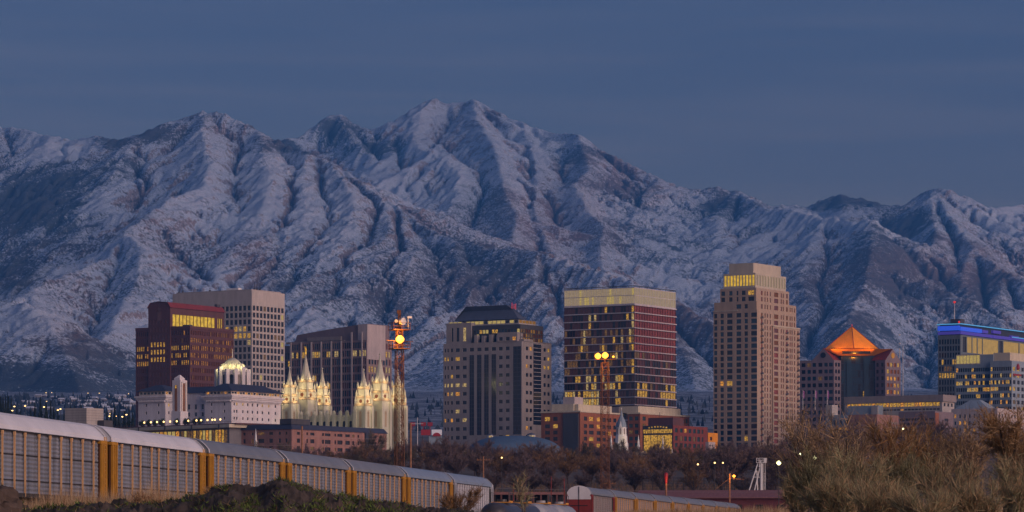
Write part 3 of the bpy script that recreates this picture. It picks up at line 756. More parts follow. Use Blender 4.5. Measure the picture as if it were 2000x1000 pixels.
b.box(mb, 0, W_, 0, D_, 0, H, dict(cols=rc, rows=rows, lit=rnd_lit(.08, ('lit_amber','lit_gold'), 'glass_dark', 2, [0,1,2], .55)), dict(cols=lc, rows=rows, lit=g_l, skip=lambda i, j: i in strip_idx and j < 11), mt=1)
z25 = b.Z(625.5); y19 = b.Yl(917)
tall = pxcols(b, (2, D_-1), (2, y19), [(883.5,3.6),(894,5.6),(907.5,5.6)])
b.box(mb, 2, W_-12, y19, D_-1, H+.003, z25, None, dict(cols=tall, rows=[(b.Z(662), b.Z(635))], lit=lambda i, j, a, c: 'lit_cream' if i == 2 else 'glass_dark'), mt=1)
b.box(mb, -.6, 7, b.Yl(1010, -.6), b.Yl(971, -.6), H+.003, b.Z(648), None, dict(cols=pxcols(b, (-.6, b.Yl(971,-.6)), (-.6, b.Yl(1010,-.6)), [(978,7.4),(991.5,7.4),(1004,6.5)]), rows=[(b.Z(664), b.Z(657))], lit=lambda i, j, a, c: 'lit_amber' if i == 2 else 'glass_dark'), mt=1)
for (p0, p1, tp) in ((1023, 1041, 663), (1059, 1076, 666.5)):
    x0_, x1_ = b.X(p0, -.5), b.X(p1, -.5); b.box(mb, x0_, x1_, -.5, 3, H+.003, b.Z(tp-1.5), mt=1)
for i in range(4):
    y_ = b.Yl(929+14.4*i, -.35); b.box(mb, -.35, 2.6, y_-1.1, y_+1.1, H+.003, b.Z(651+2*(i%2)), mt=1)
b.add(mb, 'wall', ['grey_granite', 'concrete_dark'])
# vertical strips of dark glass with fine mullions
for (p, w_) in ((921.5,8.4),(936,8.4),(950,8.4),(964.5,8.4),(1010,15)):
    y1_, y0_ = b.Yl(p-w_/2, -.12), b.Yl(p+w_/2, -.12); y0_ = max(y0_, .15)
    s_ = MB(); s_.box(-.12, .02, y0_, y1_, b.Z(848), b.Z(690 if p < 1000 else 676)); g = b.add(s_, 'window_strip', 'glass_dark')
    s_ = MB(); zb_, zt_ = b.Z(848), b.Z(690 if p < 1000 else 676); k = 0; zc = zb_+2.8
    while zc < zt_: s_.box(-.2, -.125, y0_, y1_, zc, zc+.22); zc += 2.85
    ym_ = (y0_+y1_)/2; s_.box(-.21, -.126, ym_-.12, ym_+.12, zb_, zt_); s_.build('mullion', ['gunmetal'], g)
x0_, x1_ = b.X(1042, -.12), b.X(1057, -.12); s_ = MB(); s_.box(x0_, x1_, -.12, .02, b.Z(828), b.Z(668)); g = b.add(s_, 'window_strip', 'glass_dark')
s_ = MB(); zc = b.Z(828)+2.6
while zc < b.Z(668): s_.box(x0_, x1_, -.2, -.125, zc, zc+.25); zc += 2.6
s_.build('mullion', ['white_mullion'], g)
# glazed upper storeys
mb = MB(); x2 = b.X(1061, 3); A3 = (3, b.Yl(917, 3)-.02); 
rws = sorted([(b.Z(641+8.4*i+7), b.Z(641+8.4*i)) for i in range(3)])
gl = rnd_lit(.35, ('lit_lime','lit_gold'), ('glass_blue','glass_dark'), 5, [1,2], .02)
b.box(mb, 3, x2, 3, A3[1], H+.004, b.Z(632), dict(cols=even(.4, x2-3.4, 9, .84), rows=rws, lit=rnd_lit(.5, ('glass_gold','lit_dim'), 'glass_bronze', 6)), dict(cols=even(.3, A3[1]-3.3, 16, .86), rows=rws, lit=gl), mt=1)
x3 = b.X(1047, 6); y3 = b.Yl(876, 6)
b.add(mb, 'glazed_storey', ['gunmetal', 'concrete_dark'])
mb = MB(); b.box(mb, 6, x3, 6, y3, b.Z(633), b.Z(622.5), dict(cols=even(.4, x3-6.4, 5, .9), rows=[(b.Z(630.4, 6, 6), b.Z(624.6, 6, 6))], lit=lambda *a: 'glass_gold'), dict(cols=even(.4, y3-6.4, 16, .9), rows=[(b.Z(630.4, 6, 6), b.Z(624.6, 6, 6))], lit=rnd_lit(.72, ('lit_lime',), 'glass_dark', 8)), mt=1)
b.add(mb, 'lit_storey', ['concrete', 'concrete_dark'])
mb = MB(); z0_ = b.Z(622.3, 6, 6); z1_ = b.Z(598, 15, 30)
bx0, bx1, by0, by1 = 6.5, b.X(1030, 6), 6.5, b.Yl(886, 6)
mb.prism([(bx0,by0),(bx1,by0),(bx1,by1),(bx0,by1)], z0_, z1_, 0, top=[(bx0+7.5,by0+11),(bx1-7,by0+11),(bx1-7,by1-7),(bx0+7.5,by1-7)])
b.add(mb, 'roof', ['slate_roof'])
for (px_, yy) in ((981, 12), (1000, 10), (1004, 16)):
    s_ = MB(); xx = b.X(px_, yy) if b.X(px_, yy) > 0 else 12; s_.tube((xx, yy, z1_-3), (xx, yy, z1_+.9), .16, n=8); b.add(s_, 'beacon', 'beacon_red')
b.windows()

# ================================================================ 5 tall glass tower with glowing crown
b = Bld('office_tower', 'tall glass office tower with white floor lines and a glowing pale glass crown', 'office tower', 1239, 2300)
W_, D_ = b.X(1320), b.Yl(1102); H = b.Z(594); P_ = 15.0; HT = b.Z(558)
rows = sorted([(b.Z(597+P_*i+12.0), b.Z(597+P_*i)) for i in range(17)])
rrw = random.Random(21)
def wf_l(i, j, nc, nr):
    k = nr-1-j; u = i/nc; r_ = rrw.random()
    t = {0:(.38,.62), 1:(.1,.65), 2:(.4,.6), 3:(.2,.95), 4:(.15,.9), 5:(.15,.7), 6:(.3,.9), 7:(.5,.8)}.get(k)
    p = .04
    if t and t[0] < u < t[1]: p = .15
    if k == 9 and (.12 < u < .36 or .7 < u < .85): p = .85
    if k == 10 and (.38 < u < .88): p = .6
    if k in (11, 12): p = .75 if u < .5 else (.8 if .7 < u < .8 else .05)
    if i == nc-1 and k < 9: p = .6
    if r_ < p: return rrw.choice(('lit_gold','lit_cream','lit_gold'))
    if 3 <= k <= 8 and r_ < p+.35: return 'lit_dim'
    return rrw.choice(('glass_plum', 'glass_dark', 'glass_plum'))
def wf_r(i, j, nc, nr):
    k = nr-1-j; u = i/nc; r_ = rrw.random()
    if k < 6: return 'glass_sunset_tint'
    if k == 6: return 'lit_dim' if u < .25 and r_ < .6 else rrw.choice(('glass_sunset_tint','glass_plum'))
    if k in (10, 11, 12) and (u > .6 or (k != 12 and u < .3)): return 'lit_gold' if r_ < .6 else 'glass_dark'
    if r_ < .05: return 'lit_dim'
    return 'glass_dark' if r_ < .6 else 'glass_plum'
mb = MB()
b.box(mb, 0, W_, 0, D_, 0, H, dict(cols=even(.2, W_-.2, 16, .90), rows=rows, lit=wf_r), dict(cols=even(.2, D_-.2, 26, .90), rows=rows, lit=wf_l), mt=1, rec=.3)
b.add(mb, 'wall', ['plum_spandrel', 'gunmetal'])
for i in range(17):
    z = b.Z(595.2+P_*i); s_ = MB(); s_.box(-.6, W_+.3, -.6, -.002, z-.32, z+.32); s_.box(-.6, -.002, .0, D_, z-.32, z+.32); b.add(s_, 'floor_line', 'white_mullion')
# glowing crown: glass screen, inner box, frame
s_ = MB(); b.panel(s_, (0,0), (W_,0), H+.01, HT-.9, even(.1, W_-.1, 16, .9), [(H+.6, (H+HT)/2-.3), ((H+HT)/2+.1, HT-1.4)], rec=.2, lit=lambda *a: 'lit_crown', prio=5)
b.panel(s_, (0,D_), (0,0), H+.01, HT-.9, even(.1, D_-.1, 28, .9), [(H+.6, (H+HT)/2-.3), ((H+HT)/2+.1, HT-1.4)], rec=.2, lit=lambda *a: 'lit_crown' if rrw.random() < .8 else 'lit_lime', prio=5)
b.panel(s_, (W_,0), (W_,D_), H+.01, HT-.9); b.panel(s_, (W_,D_), (0,D_), H+.01, HT-.9)
s_.face([(.3,.3,HT-1.5),(W_-.3,.3,HT-1.5),(W_-.3,D_-.3,HT-1.5),(.3,D_-.3,HT-1.5)])
b.add(s_, 'crown', ['white_mullion'])
s_ = MB()
for (a_, c_) in (((0,0),(W_,0)), ((0,0),(0,D_)), ((W_,0),(W_,D_)), ((0,D_),(W_,D_))): s_.tube((*a_, HT), (*c_, HT), .22, n=5)
for i in range(13): s_.tube((0, D_*i/12, HT-1), (0, D_*i/12, HT), .12, n=4)
for i in range(9): s_.tube((W_*i/8, 0, HT-1), (W_*i/8, 0, HT), .12, n=4)
b.add(s_, 'roof_rail', 'gunmetal')
b.windows()

# ================================================================ 6 beige stepped apartment tower
b = Bld('apartment_tower', 'tall stepped beige apartment tower with a lit yellow crown, the tallest on the skyline', 'apartment tower', 1478.6, 2200)
P_ = 12.1
def step(pl, pr_, ptop, pbot, ins, mb, pxL, pxR, lowrow=0):
    x0_, y0_ = ins, ins; x1_ = b.X(pr_, y0_); y1_ = b.Yl(pl, x0_)
    zt, zb_ = b.Z(ptop, x0_, y0_), b.Z(pbot, x0_, y0_)
    n_ = int((pbot-ptop-3)/P_)+1; rws = []
    for i in range(n_):
        top = ptop+5+P_*i
        if top+9 < pbot: rws.append((b.Z(top+8.6, x0_, y0_), b.Z(top, x0_, y0_)))
    rws = sorted(rws)
    A, Bq = (x0_, y1_), (x0_, y0_); A2, B2 = (x0_, y0_), (x1_, y0_)
    cl = pxcols(b, A, Bq, [c for c in pxL if c[0]-c[1]/2 > pl+.5]); cr = pxcols(b, A2, B2, [c for c in pxR if c[0]+c[1]/2 < pr_-.5])
    seed = int(ptop)
    hot = [16, 17, 19] if ptop > 600 else []
    L = rnd_lit(.015, ('lit_amber','lit_gold'), ('glass_dark','glass_blue'), seed, [n_-3, n_-5, n_-6] if n_ > 15 else [0], .28 if n_ > 15 else .12)
    Rr = rnd_lit(.012, ('lit_amber',), ('glass_sunset_tint','glass_bronze','glass_plum'), seed+1)
    b.box(mb, x0_, x1_, y0_, y1_, max(zb_, 0), zt, dict(cols=cr, rows=rws, lit=Rr), dict(cols=cl, rows=rws, lit=L), mt=1, rec=.5)
    return x0_, x1_, y0_, y1_, zt
pxL = [(1397.5,6.5),(1410,7),(1425,11),(1442.6,10),(1457,7),(1472.5,12)]
pxR = [(1488,3),(1494.2,1.9),(1499,1.9),(1504.6,1.9),(1516,8),(1526,1.9),(1530,1.9),(1537,3.2),(1543.3,1.9),(1547,1.9),(1552,1.9),(1558.5,2.6)]
mb = MB()
d0 = step(1393.5, 1555, 605, 900, 0, mb, pxL, pxR)
x1_ = b.X(1562, -1.0); x0q = b.X(1510, -1.0)
rws = sorted([(b.Z(638+P_*i+8.4), b.Z(638+P_*i)) for i in range(20)])
b.mass(mb, [(x0q, -1.0), (x1_, -1.0), (x1_, d0[3]*.7), (b.X(1555)+.003, d0[3]*.7), (b.X(1555)+.003, -.003), (x0q, -.003)], 0, b.Z(633), {0: dict(cols=pxcols(b, (x0q,-1.0), (x1_,-1.0), [(1516,8),(1526,1.9),(1530,1.9),(1537,3.2),(1543.3,1.9),(1547,1.9),(1552,1.9),(1558.5,2.4)]), rows=rws, lit=rnd_lit(.012, ('lit_amber',), ('glass_sunset_tint','glass_bronze','glass_plum'), 77), prio=1)}, mt=1)
step(1394.8, 1555, 588, 605, .6, mb, [c for c in pxL if c[0] > 1438], pxR)
d2 = step(1406.5, 1541, 561.5, 588, 1.6, mb, [(1412,8),(1427,7),(1440,4),(1452,8),(1467,12)], pxR)
b.add(mb, 'wall', ['beige_stone', 'concrete_dark'])
mb = MB(); x0_, y0_ = 2.6, 2.6; x1c, y1c = b.X(1535, y0_), b.Yl(1413, x0_); zc0, zc1 = b.Z(558, 2, 2), b.Z(532.5, 2, 2)
b.box(mb, x0_, x1c, y0_, y1c, d2[4]+.003, zc1, dict(cols=even(.3, x1c-x0_-.3, 11, .62), rows=[(zc0+.3, zc1-1.2)], lit=lambda *a: 'lit_crown', prio=8), dict(cols=even(.3, y1c-y0_-.3, 10, .70), rows=[(zc0+.3, zc1-1.2)], lit=lambda *a: 'lit_yellow', prio=8))
b.add(mb, 'crown', ['beige_cap'])
mb = MB(); x0_, y0_ = 5.5, 5.5; b.box(mb, x0_, b.X(1525, y0_), y0_, b.Yl(1424, x0_), zc1+.003, b.Z(513, 5, 5)); b.add(mb, 'penthouse', ['beige_cap'])
for px_ in (1477, 1480, 1499):
    s_ = MB(); xx = b.X(px_, 6); s_.tube((max(xx, 6), 6.5, b.Z(513, 5, 5)), (max(xx, 6)+1.2, 6.5, b.Z(509, 5, 5)), .2, n=5); b.add(s_, 'roof_davit', 'gunmetal')
for (a_, c_, tp, yy) in ((1393.5, 1478.6, 605, 0), ):
    s_ = MB(); s_.box(-.35, .4, b.Yl(1441), d0[3]+.3, b.Z(606), b.Z(604)); b.add(s_, 'cornice', 'beige_cap')
s_ = MB(); s_.box(x0q-.3, x1_+.3, -1.35, -.99, b.Z(634.5), b.Z(632)); b.add(s_, 'cornice', 'beige_cap')
for (pp, yy, tp) in ((1488, 0, 620), (1537, -1.0, 645), (1559, -1.0, 645)):
    s_ = MB(); xx = b.X(pp, yy-.4)
    for i in range(int((880-tp)/P_)): s_.box(xx-1.0, xx+1.0, yy-1.1, yy-.02, b.Z(tp+P_*i+1), b.Z(tp+P_*i)); 
    for i in range(int((880-tp)/P_)): s_.box(xx-1.0, xx+1.0, yy-1.12, yy-1.02, b.Z(tp+P_*i)-.003, b.Z(tp+P_*i)+1.0)
    b.add(s_, 'balcony', 'gunmetal')
b.windows()
# ================================================================ 7 building with glowing orange pyramid roof
b = Bld('office_building', 'pink and dark glass office building with a glowing orange pyramid roof', 'office building', 1664, 2450, th=0.0)
X = lambda px_, y=0: b.X(px_, y)
mb = MB(); zt = b.Z(704)
rows = sorted([(b.Z(709+13.3*i+7.5), b.Z(709+13.3*i)) for i in range(12)])
A, Bq = (X(1553, 6), 6), (X(1629, -6), -6)
lp = [A, Bq, (X(1642.5, 0), 0), (X(1642.5, 22), 22), (X(1560, 30), 30)]
b.mass(mb, lp, 0, zt, {0: dict(cols=pxcols(b, A, Bq, [(1558,7),(1569,8),(1580,7),(1590,7),(1602,8),(1613,7),(1622.5,8)]), rows=rows, lit=rnd_lit(.03, ('lit_dim',), ('glass_blue','glass_dark'), 3)),
                       1: dict(cols=pxcols(b, lp[1], lp[2], [(1633,3.6),(1638.6,3.8)]), rows=rows, lit=rnd_lit(.05, ('lit_amber',), 'glass_dark', 4))}, mt=1)
rp_ = [(X(1709.5, 0), 0), (X(1729, -6), -6), (X(1759, 6), 6), (X(1752, 28), 28), (X(1709.5, 22), 22)]
b.mass(mb, rp_, 0, zt, {0: dict(cols=pxcols(b, rp_[0], rp_[1], [(1713.5,5),(1723,5)]), rows=rows, lit=rnd_lit(.0, ('lit_dim',), 'glass_dark', 5)),
                        1: dict(cols=pxcols(b, rp_[1], rp_[2], [(1734.5,4.5),(1741,4.5),(1748,4.5),(1754.5,3.5)]), rows=rows, lit=rnd_lit(.55, ('lit_amber','lit_gold'), 'glass_bronze', 6))}, mt=1)
# gable pediments
def gable(A, Bq, pl, pa, pr_, apex, back, mb):
    tl, ta, tr = b.T(A, Bq, pl), b.T(A, Bq, pa), b.T(A, Bq, pr_); A_ = Vector(A); d = (Vector(Bq)-A_).normalized(); n = Vector((d.y, -d.x))
    q = lambda t, k=0: tuple(A_+d*t+n*.03-n*k)
    za = b.Z(apex); pts = [(*q(tl), zt), (*q(tr), zt), (*q(ta), za)]; bp = [(*q(tl, back), zt), (*q(tr, back), zt), (*q(ta, back), za)]
    mb.face(pts, 0); mb.face([pts[1], bp[1], bp[2], pts[2]], 2); mb.face([pts[2], bp[2], bp[0], pts[0]], 2); mb.face([bp[1], bp[0], bp[2]], 0)
    c = A_+d*ta+n*.1; s_ = MB(); zc = zt+(za-zt)*.42; s_.tube((c.x, c.y, zc), (c.x+n.x*.25, c.y+n.y*.25, zc), 1.9, n=20); return s_
r1 = gable(A, Bq, 1586, 1608, 1641 if False else 1629, 680.5, 14, mb); r2 = gable(rp_[1], rp_[2], 1729.3, 1743.5, 1758.5, 681.5, 12, mb)
b.add(mb, 'wall', ['pink_stone', 'gunmetal', 'red_metal_roof'])
b.add(r1, 'round_window', 'glass_dark'); b.add(r2, 'round_window', 'glass_gold')
mb = MB(); zc = b.Z(694); rc_ = sorted([(b.Z(697+13.3*i+11.8), b.Z(697+13.3*i)) for i in range(13)])
x0_, x1_ = X(1642.6, 4), X(1709.4, 4)
b.mass(mb, [(x0_,4),(x1_,4),(x1_,34),(x0_,34)], 0, zc, {0: dict(cols=even(.2, x1_-x0_-.2, 14, .9), rows=rc_, lit=rnd_lit(.025, ('lit_dim','lit_gold'), ('glass_blue','glass_blue','glass_dark'), 9))}, rec=.2)
b.add(mb, 'glass_core', ['dark_navy_wall'])
for px_ in (1658, 1692):
    s_ = MB(); xx = X(px_, 3.4); s_.box(xx-1.6, xx+1.6, 3.2, 3.98, 0, b.Z(700)); b.add(s_, 'elevator_shaft', 'glass_blue')
# tray under the pyramid and the pyramid itself
cy = 19.0; mb = MB(); ztr = b.Z(681); 
def hexr(px0, px1, y0, y1): return [(X(px0, y0), y0), (X(px1, y0), y0), (X(px1+0, y1), y1), (X(px0+0, y1), y1)]
mb.prism([(X(1637,4)+.5,4.5),(X(1708,4)-.5,4.5),(X(1708,4)-.5,33),(X(1637,4)+.5,33)], zc+.01, ztr-.3, 0, top=[(X(1611,-2),-2),(X(1741,-2),-2),(X(1741,-2),40),(X(1611,-2),40)])
b.add(mb, 'flared_eave', ['copper_orange'])
mb = MB(); s_ = MB(); s_.box(X(1645, 0), X(1700, 0), -.6, 1.6, b.Z(691), b.Z(686)); b.add(s_, 'clerestory', 'glass_dark')
ax, ay, az = X(1664, 15), 15.0, b.Z(637.5, 0, 15)
bp = [(X(1612, 1), 3.0), (X(1668, -8), -7.0), (X(1716, 1), 2.0), (X(1700, 34), 38.0), (X(1630, 34), 38.0)]
for k in range(5):
    p, q = bp[k], bp[(k+1) % 5]; mb.face([(p[0], p[1], ztr+.05), (q[0], q[1], ztr+.05), (ax, ay, az)])
mb.face([(p[0], p[1], ztr+.05) for p in reversed(bp)]); b.add(mb, 'pyramid_roof', ['copper_orange'])
s_ = MB()
for p in bp: s_.tube((p[0], p[1], ztr+.1), (ax, ay, az+.1), .22, n=5)
b.add(s_, 'roof_rib', 'red_metal_roof')
s_ = MB(); s_.tube((ax, ay, az-.5), (ax, ay, az+1.6), .3, .1); b.add(s_, 'finial', 'beacon_red')
b.windows()
PYR = (b.W(ax, ay), az+b.zb, [(b.W(*p), ztr+b.zb) for p in bp])
for (px_, yy, py_, e_) in ():
    q = b.W(X(px_, yy), yy); lamp_point('roof_floodlight', (q.x, q.y, b.Z(py_)+b.zb), e_, (1, .42, .05), .8)
for (px_, yy, e_, dz_) in ((1622, -9, 9000, 6), (1712, -11, 9000, 6), (1650, -24, 16000, 9), (1682, -24, 12000, 9)):
    q = b.W(X(px_, yy), yy); spot('roof_spotlight', (q.x, q.y, b.Z(690)+b.zb), (b.W(ax, ay).x, b.W(ax, ay).y, az+b.zb-dz_), e_, (1, .36, .03), 62, .4, .8)

# thin white mast beside it, three flagpoles
for (px_, py0, py1, nm, lb) in ((1763.5, 676, 790, 'antenna_mast', 'slender white mast right of the orange pyramid building'), (1757, 680, 700, 'antenna_mast', 'short red and white mast behind the right gable of the pyramid building')):
    p = at(px_, py1, 2500); s_ = MB(); s_.tube((0,0,0), (0,0, wz(py0,2500)-p.z), .38, .22, n=6)
    for k in range(3): s_.tube((0,0,4+k*6), (0,0,4.8+k*6), .6, n=6)
    tag(s_.build(nm, ['white_paint'], loc=p), lb, 'mast')
fl_lab = ('flagpole left of the other two before the pyramid building, near the beige tower', 'middle one of three flagpoles before the pyramid building', 'flagpole right of the other two before the pyramid building')
mat('flag_cloth', (.25, .08, .25), .8, var=.6, vscale=1.5)
for k, px_ in enumerate((1568, 1592, 1615.5)):
    p = at(px_, 800, 2250); e = empty('flagpole', p, 0, fl_lab[k], 'flagpole', 'flagpoles before the pyramid building')
    s_ = MB(); s_.tube((0,0,0), (0,0,12.5), .2, .12); s_.build('pole', ['white_paint'], e)
    s_ = MB(); s_.face([(0.1,0,12),(1.2,.3,11.4),(1.0,.3,6.6),(0.1,0,7.6)]); s_.face([(0.1,.05,7.6),(1.0,.35,6.6),(1.2,.35,11.4),(0.1,.05,12)]); s_.build('flag', ['flag_cloth'], e)

wallm('slate_teal', (.14, .18, .21))
# ================================================================ 8 right edge: blue lit tower and the banded offices before it
b = Bld('office_tower', 'dark tower with blue neon roof edge and big gold panels, at the right edge', 'office tower', 1876, 2480)
D_ = b.Yl(1832); W_ = b.X(2055); H = b.Z(654)
rows = sorted([(b.Z(662+13.2*i+9.5), b.Z(662+13.2*i)) for i in range(16)])
def nb(i, j, nc, nr):
    k = nr-1-j
    if k == 5: return 'lit_gold'
    if k == 3 and i in (1, 5, 6): return 'lit_gold'
    if k == 4 and random.random() < .3: return 'lit_dim'
    return 'glass_blue' if random.random() < .5 else 'glass_dark'
mb = MB(); T = lambda px_: b.T((0,0), (W_,0), px_)
pan = [(T(1880.5), T(1887.5)), (T(1889), T(1898.4)), (T(1899.6), T(1908.5)), (T(1909.7), T(1918.8)), (T(1919.8), T(1950)), (T(1951.5), T(1958.5)), (T(1960), T(1990)), (T(1991.5), T(2010))]
b.box(mb, 0, W_, 0, D_, 0, H, dict(cols=pan, rows=[(b.Z(687), b.Z(656.5))], lit=lambda i, j, nc, nr: 'glass_dark' if i in (0, 5) else 'lit_panel', prio=10), dict(cols=even(.4, D_-.4, 8, .72), rows=rows, lit=nb), mt=1)
b.add(mb, 'wall', ['slate_teal', 'gunmetal'])
ex = MB(); Yq = D_+.3
ex.box(1, W_-1, 1, D_-1, H+.01, b.Z(632)); b.add(ex, 'roof_screen', 'dark_navy_wall')
s_ = MB(); z1_ = b.Z(633); s_.box(-.8, W_, -.8, -.3, z1_-.1, z1_+.5); s_.box(-.8, -.3, -.29, D_+.5, z1_-.1, z1_+.5); b.add(s_, 'neon_strip', 'neon_cyan')
s_ = MB(); z2_ = b.Z(642); s_.box(-.6, b.X(1918,-.6), -.6, .99, z2_-1.2, z2_+1.4); s_.box(-.6, .98, 1.0, D_, z2_-1.0, z2_+2.2); b.add(s_, 'neon_band', 'neon_blue')
s_ = MB(); z3_ = b.Z(650); s_.box(-.4, W_, -.4, .95, z3_-.9, z3_+1.2); s_.box(-.4, .9, 1, D_, z3_-.9, z3_+1.2); b.add(s_, 'neon_band', 'neon_violet')
for (p0, p1, y_) in ((1919, 1930, 642), (1940, 1955, 640), (1940, 1955, 650), (1975, 1990, 646)):
    s_ = MB(); s_.box(b.X(p0,-.7), b.X(p1,-.7), -.75, .96, b.Z(y_)-1.0, b.Z(y_)+1.0); b.add(s_, 'neon_panel', 'neon_violet')
s_ = MB(); s_.box(b.X(1977,-.8), b.X(2000,-.8), -.82, .97, b.Z(647), b.Z(645.5)); b.add(s_, 'neon_strip', 'neon_cyan')
s_ = MB(); xb, yb = 4, b.Yl(1868, 6); s_.box(3, 10, 1.5, 9, b.Z(632)+.003, b.Z(622)); b.add(s_, 'roof_plant', 'gunmetal')
s_ = MB(); s_.tube((4.2, 6.5, b.Z(622)), (4.2, 6.5, b.Z(590)), .28, .12); b.add(s_, 'mast', 'white_paint')
s_ = MB(); s_.lathe([(.1, b.Z(590)-.5), (1.0, b.Z(589)), (1.0, b.Z(587.5)), (.1, b.Z(586.5))], 10, (4.2, 6.5)); b.add(s_, 'beacon', 'beacon_red')
s_ = MB(); s_.lathe([(.1, 0), (.7, .5), (.7, 1.4), (.1, 1.8)], 8); s_.build('beacon', ['beacon_red'], b.e, (.2, 1.2, b.Z(631.5)))
b.windows()

b = Bld('office_building', 'blue grey office building with banded storeys of lit windows, before the neon edged tower', 'office building', 1976, 2330)
D_ = b.Yl(1863); W_ = b.X(2050); H = b.Z(703); yA = b.Yl(1934)
P_ = 13.0; rows = sorted([(b.Z(716+P_*i+7.6), b.Z(716+P_*i)) for i in range(12)])
def bb(lo, hi):
    def f(i, j, nc, nr):
        k = nr-1-j; r_ = random.random()
        p = {0:.1, 1:.35, 2:.75, 3:.8, 4:.3, 5:.3}.get(k, .3)
        if r_ < p*.7: return random.choice(('lit_gold','lit_gold','lit_cream','lit_amber'))
        return 'glass_blue' if r_ < .8 else 'glass_dark'
    return f
mb = MB()
b.box(mb, 0, W_, 0, yA, 0, b.Z(704), dict(cols=even(.6, W_-.6, 9, .6), rows=rows, lit=rnd_lit(.3, ('lit_dim','lit_gold'), 'glass_dark', 31)), dict(cols=even(.3, yA-.3, 11, .93), rows=rows, lit=bb(0, 1)), m=0, mt=1)
b.add(mb, 'front_block', ['blue_grey_wall', 'concrete_dark'])
mb = MB(); rws2 = rows
b.box(mb, 2.5, W_-2, yA+.003, D_, 0, b.Z(709), None, dict(cols=even(.3, D_-yA-.3, 16, .93), rows=rws2, lit=bb(0, 1)), m=0, mt=1)
b.add(mb, 'left_block', ['blue_grey_wall', 'concrete_dark'])
mb = MB(); yq = b.Yl(1914, 2.8)
b.box(mb, 2.8, 14, yq, D_-.3, b.Z(709)+.003, b.Z(689), None, dict(cols=even(.2, D_-.3-yq-.2, 7, .92), rows=[(b.Z(707), b.Z(691))], lit=lambda *a: 'lit_lime', prio=10), mt=1)
b.add(mb, 'lit_penthouse', ['concrete', 'concrete_dark'])
s_ = MB(); s_.box(3.2, 15, b.Yl(1940, 3.2), yq-.01, b.Z(709)+.004, b.Z(690)); b.add(s_, 'stair_block', 'blue_grey_wall')
s_ = MB(); s_.box(4, W_, 3, b.Yl(1940, 4)-.02, b.Z(704)+.003, b.Z(687.5)); b.add(s_, 'penthouse', 'cream_stucco')
s_ = MB(); s_.box(b.X(1979), b.X(1994), -.3, -.01, b.Z(733), b.Z(729.5)); b.add(s_, 'sign', 'sign_red')
s_ = MB(); s_.lathe([(.1, 0), (1.3, 1), (1.0, 3), (.1, 4.5)], 10); s_.build('sign', ['sign_red'], b.e, (b.X(1987, -.2), -.7, b.Z(722)))
b.windows()

# long beige hall with a lit strip
b = Bld('office_building', 'long beige hall with a lit window strip under its roof, before the pyramid building', 'public hall', 1840, 2150)
D_ = b.Yl(1650); W_ = b.X(1864); zt = b.Z(772)
mb = MB(); nn = 26
b.box(mb, 0, W_, 0, D_, 0, zt, dict(cols=even(1, W_-1, 3, .5), rows=[(b.Z(793), b.Z(787))], lit=lambda *a: 'glass_dark'), dict(cols=even(1.5, D_-1.5, nn, .9), rows=[(b.Z(800), b.Z(797)), (b.Z(792.5), b.Z(785))], lit=lambda i, j, nc, nr: ('lit_gold' if random.random() < .75 else 'lit_amber') if j == 1 else ('lit_amber' if random.random() < .3 else 'glass_dark')), mt=1)
b.add(mb, 'wall', ['concrete', 'concrete_dark'])
s_ = MB(); s_.box(-1.2, W_+.5, -1.2, -.003, b.Z(784), zt+.4); s_.box(-1.2, -.003, 0, D_, b.Z(784), zt+.4); b.add(s_, 'roof_band', 'taupe_wall')
s_ = MB(); s_.box(-8, -1.25, b.Yl(1727), b.Yl(1667), 0, b.Z(790)); b.add(s_, 'annex', 'blue_grey_wall')
s_ = MB(); s_.box(-9, -8.01, b.Yl(1727), b.Yl(1714), 0, b.Z(792)); b.add(s_, 'annex_panel', 'concrete')
b.windows()
b = Bld('parking_garage', 'parking garage with open dark decks and a rust orange corner, below the long beige hall', 'parking garage', 1826, 2050)
D_ = b.Yl(1755); W_ = b.X(1862); zt = b.Z(803); mb = MB()
rows = sorted([(b.Z(816+9*i+5), b.Z(816+9*i)) for i in range(9)])
b.box(mb, 0, W_, 0, D_, 0, zt, dict(cols=[(b.X(1845), b.X(1852))], rows=rows, lit=rnd_lit(.4, ('lit_dim',), 'glass_dark', 3)), dict(cols=even(.5, D_-.5, 6, .96), rows=rows, lit=rnd_lit(.06, ('lit_gold',), 'glass_dark', 4)), mt=1)
b.add(mb, 'wall', ['pink_stone', 'concrete_dark']); b.windows(name='deck_opening')
s_ = MB(); s_.box(b.X(1826)+.1, b.X(1833), -.3, -.01, 0, b.Z(806)); b.add(s_, 'corner_panel', 'orange_brick')
b = Bld('building', 'blank pinkish concrete block with stained wall, left of the parking garage', 'building', 1713, 1980)
s_ = MB(); b.box(s_, 0, b.X(1755), 0, 18, 0, b.Z(809)); b.add(s_, 'wall', ['pink_brick'])
s_ = MB(); 
for k in range(5): s_.box(b.X(1736), b.X(1752), -.4, -.01, b.Z(826+9*k), b.Z(822+9*k))
b.add(s_, 'vent_louver', 'taupe_wall')
b = Bld('building', 'grey building with a blue window, behind the bare trees below the pyramid building', 'building', 1705, 2000)
s_ = MB(); b.box(s_, 0, 6, 0, b.Yl(1612), 0, b.Z(809), None, dict(cols=even(4, b.Yl(1612)-4, 6, .5), rows=[(b.Z(840), b.Z(834)), (b.Z(828), b.Z(819))], lit=rnd_lit(.2, ('lit_amber',), 'glass_blue', 2))); b.add(s_, 'wall', ['blue_grey_wall'])
s_ = MB(); s_.box(-1, 6, b.Yl(1627), b.Yl(1614), b.Z(811), b.Z(789)); b.add(s_, 'roof_block', 'concrete'); b.windows()
b = Bld('apartment_building', 'grey and pink stone building with small windows and a low hipped roof, lower right', 'building', 1948, 2100)
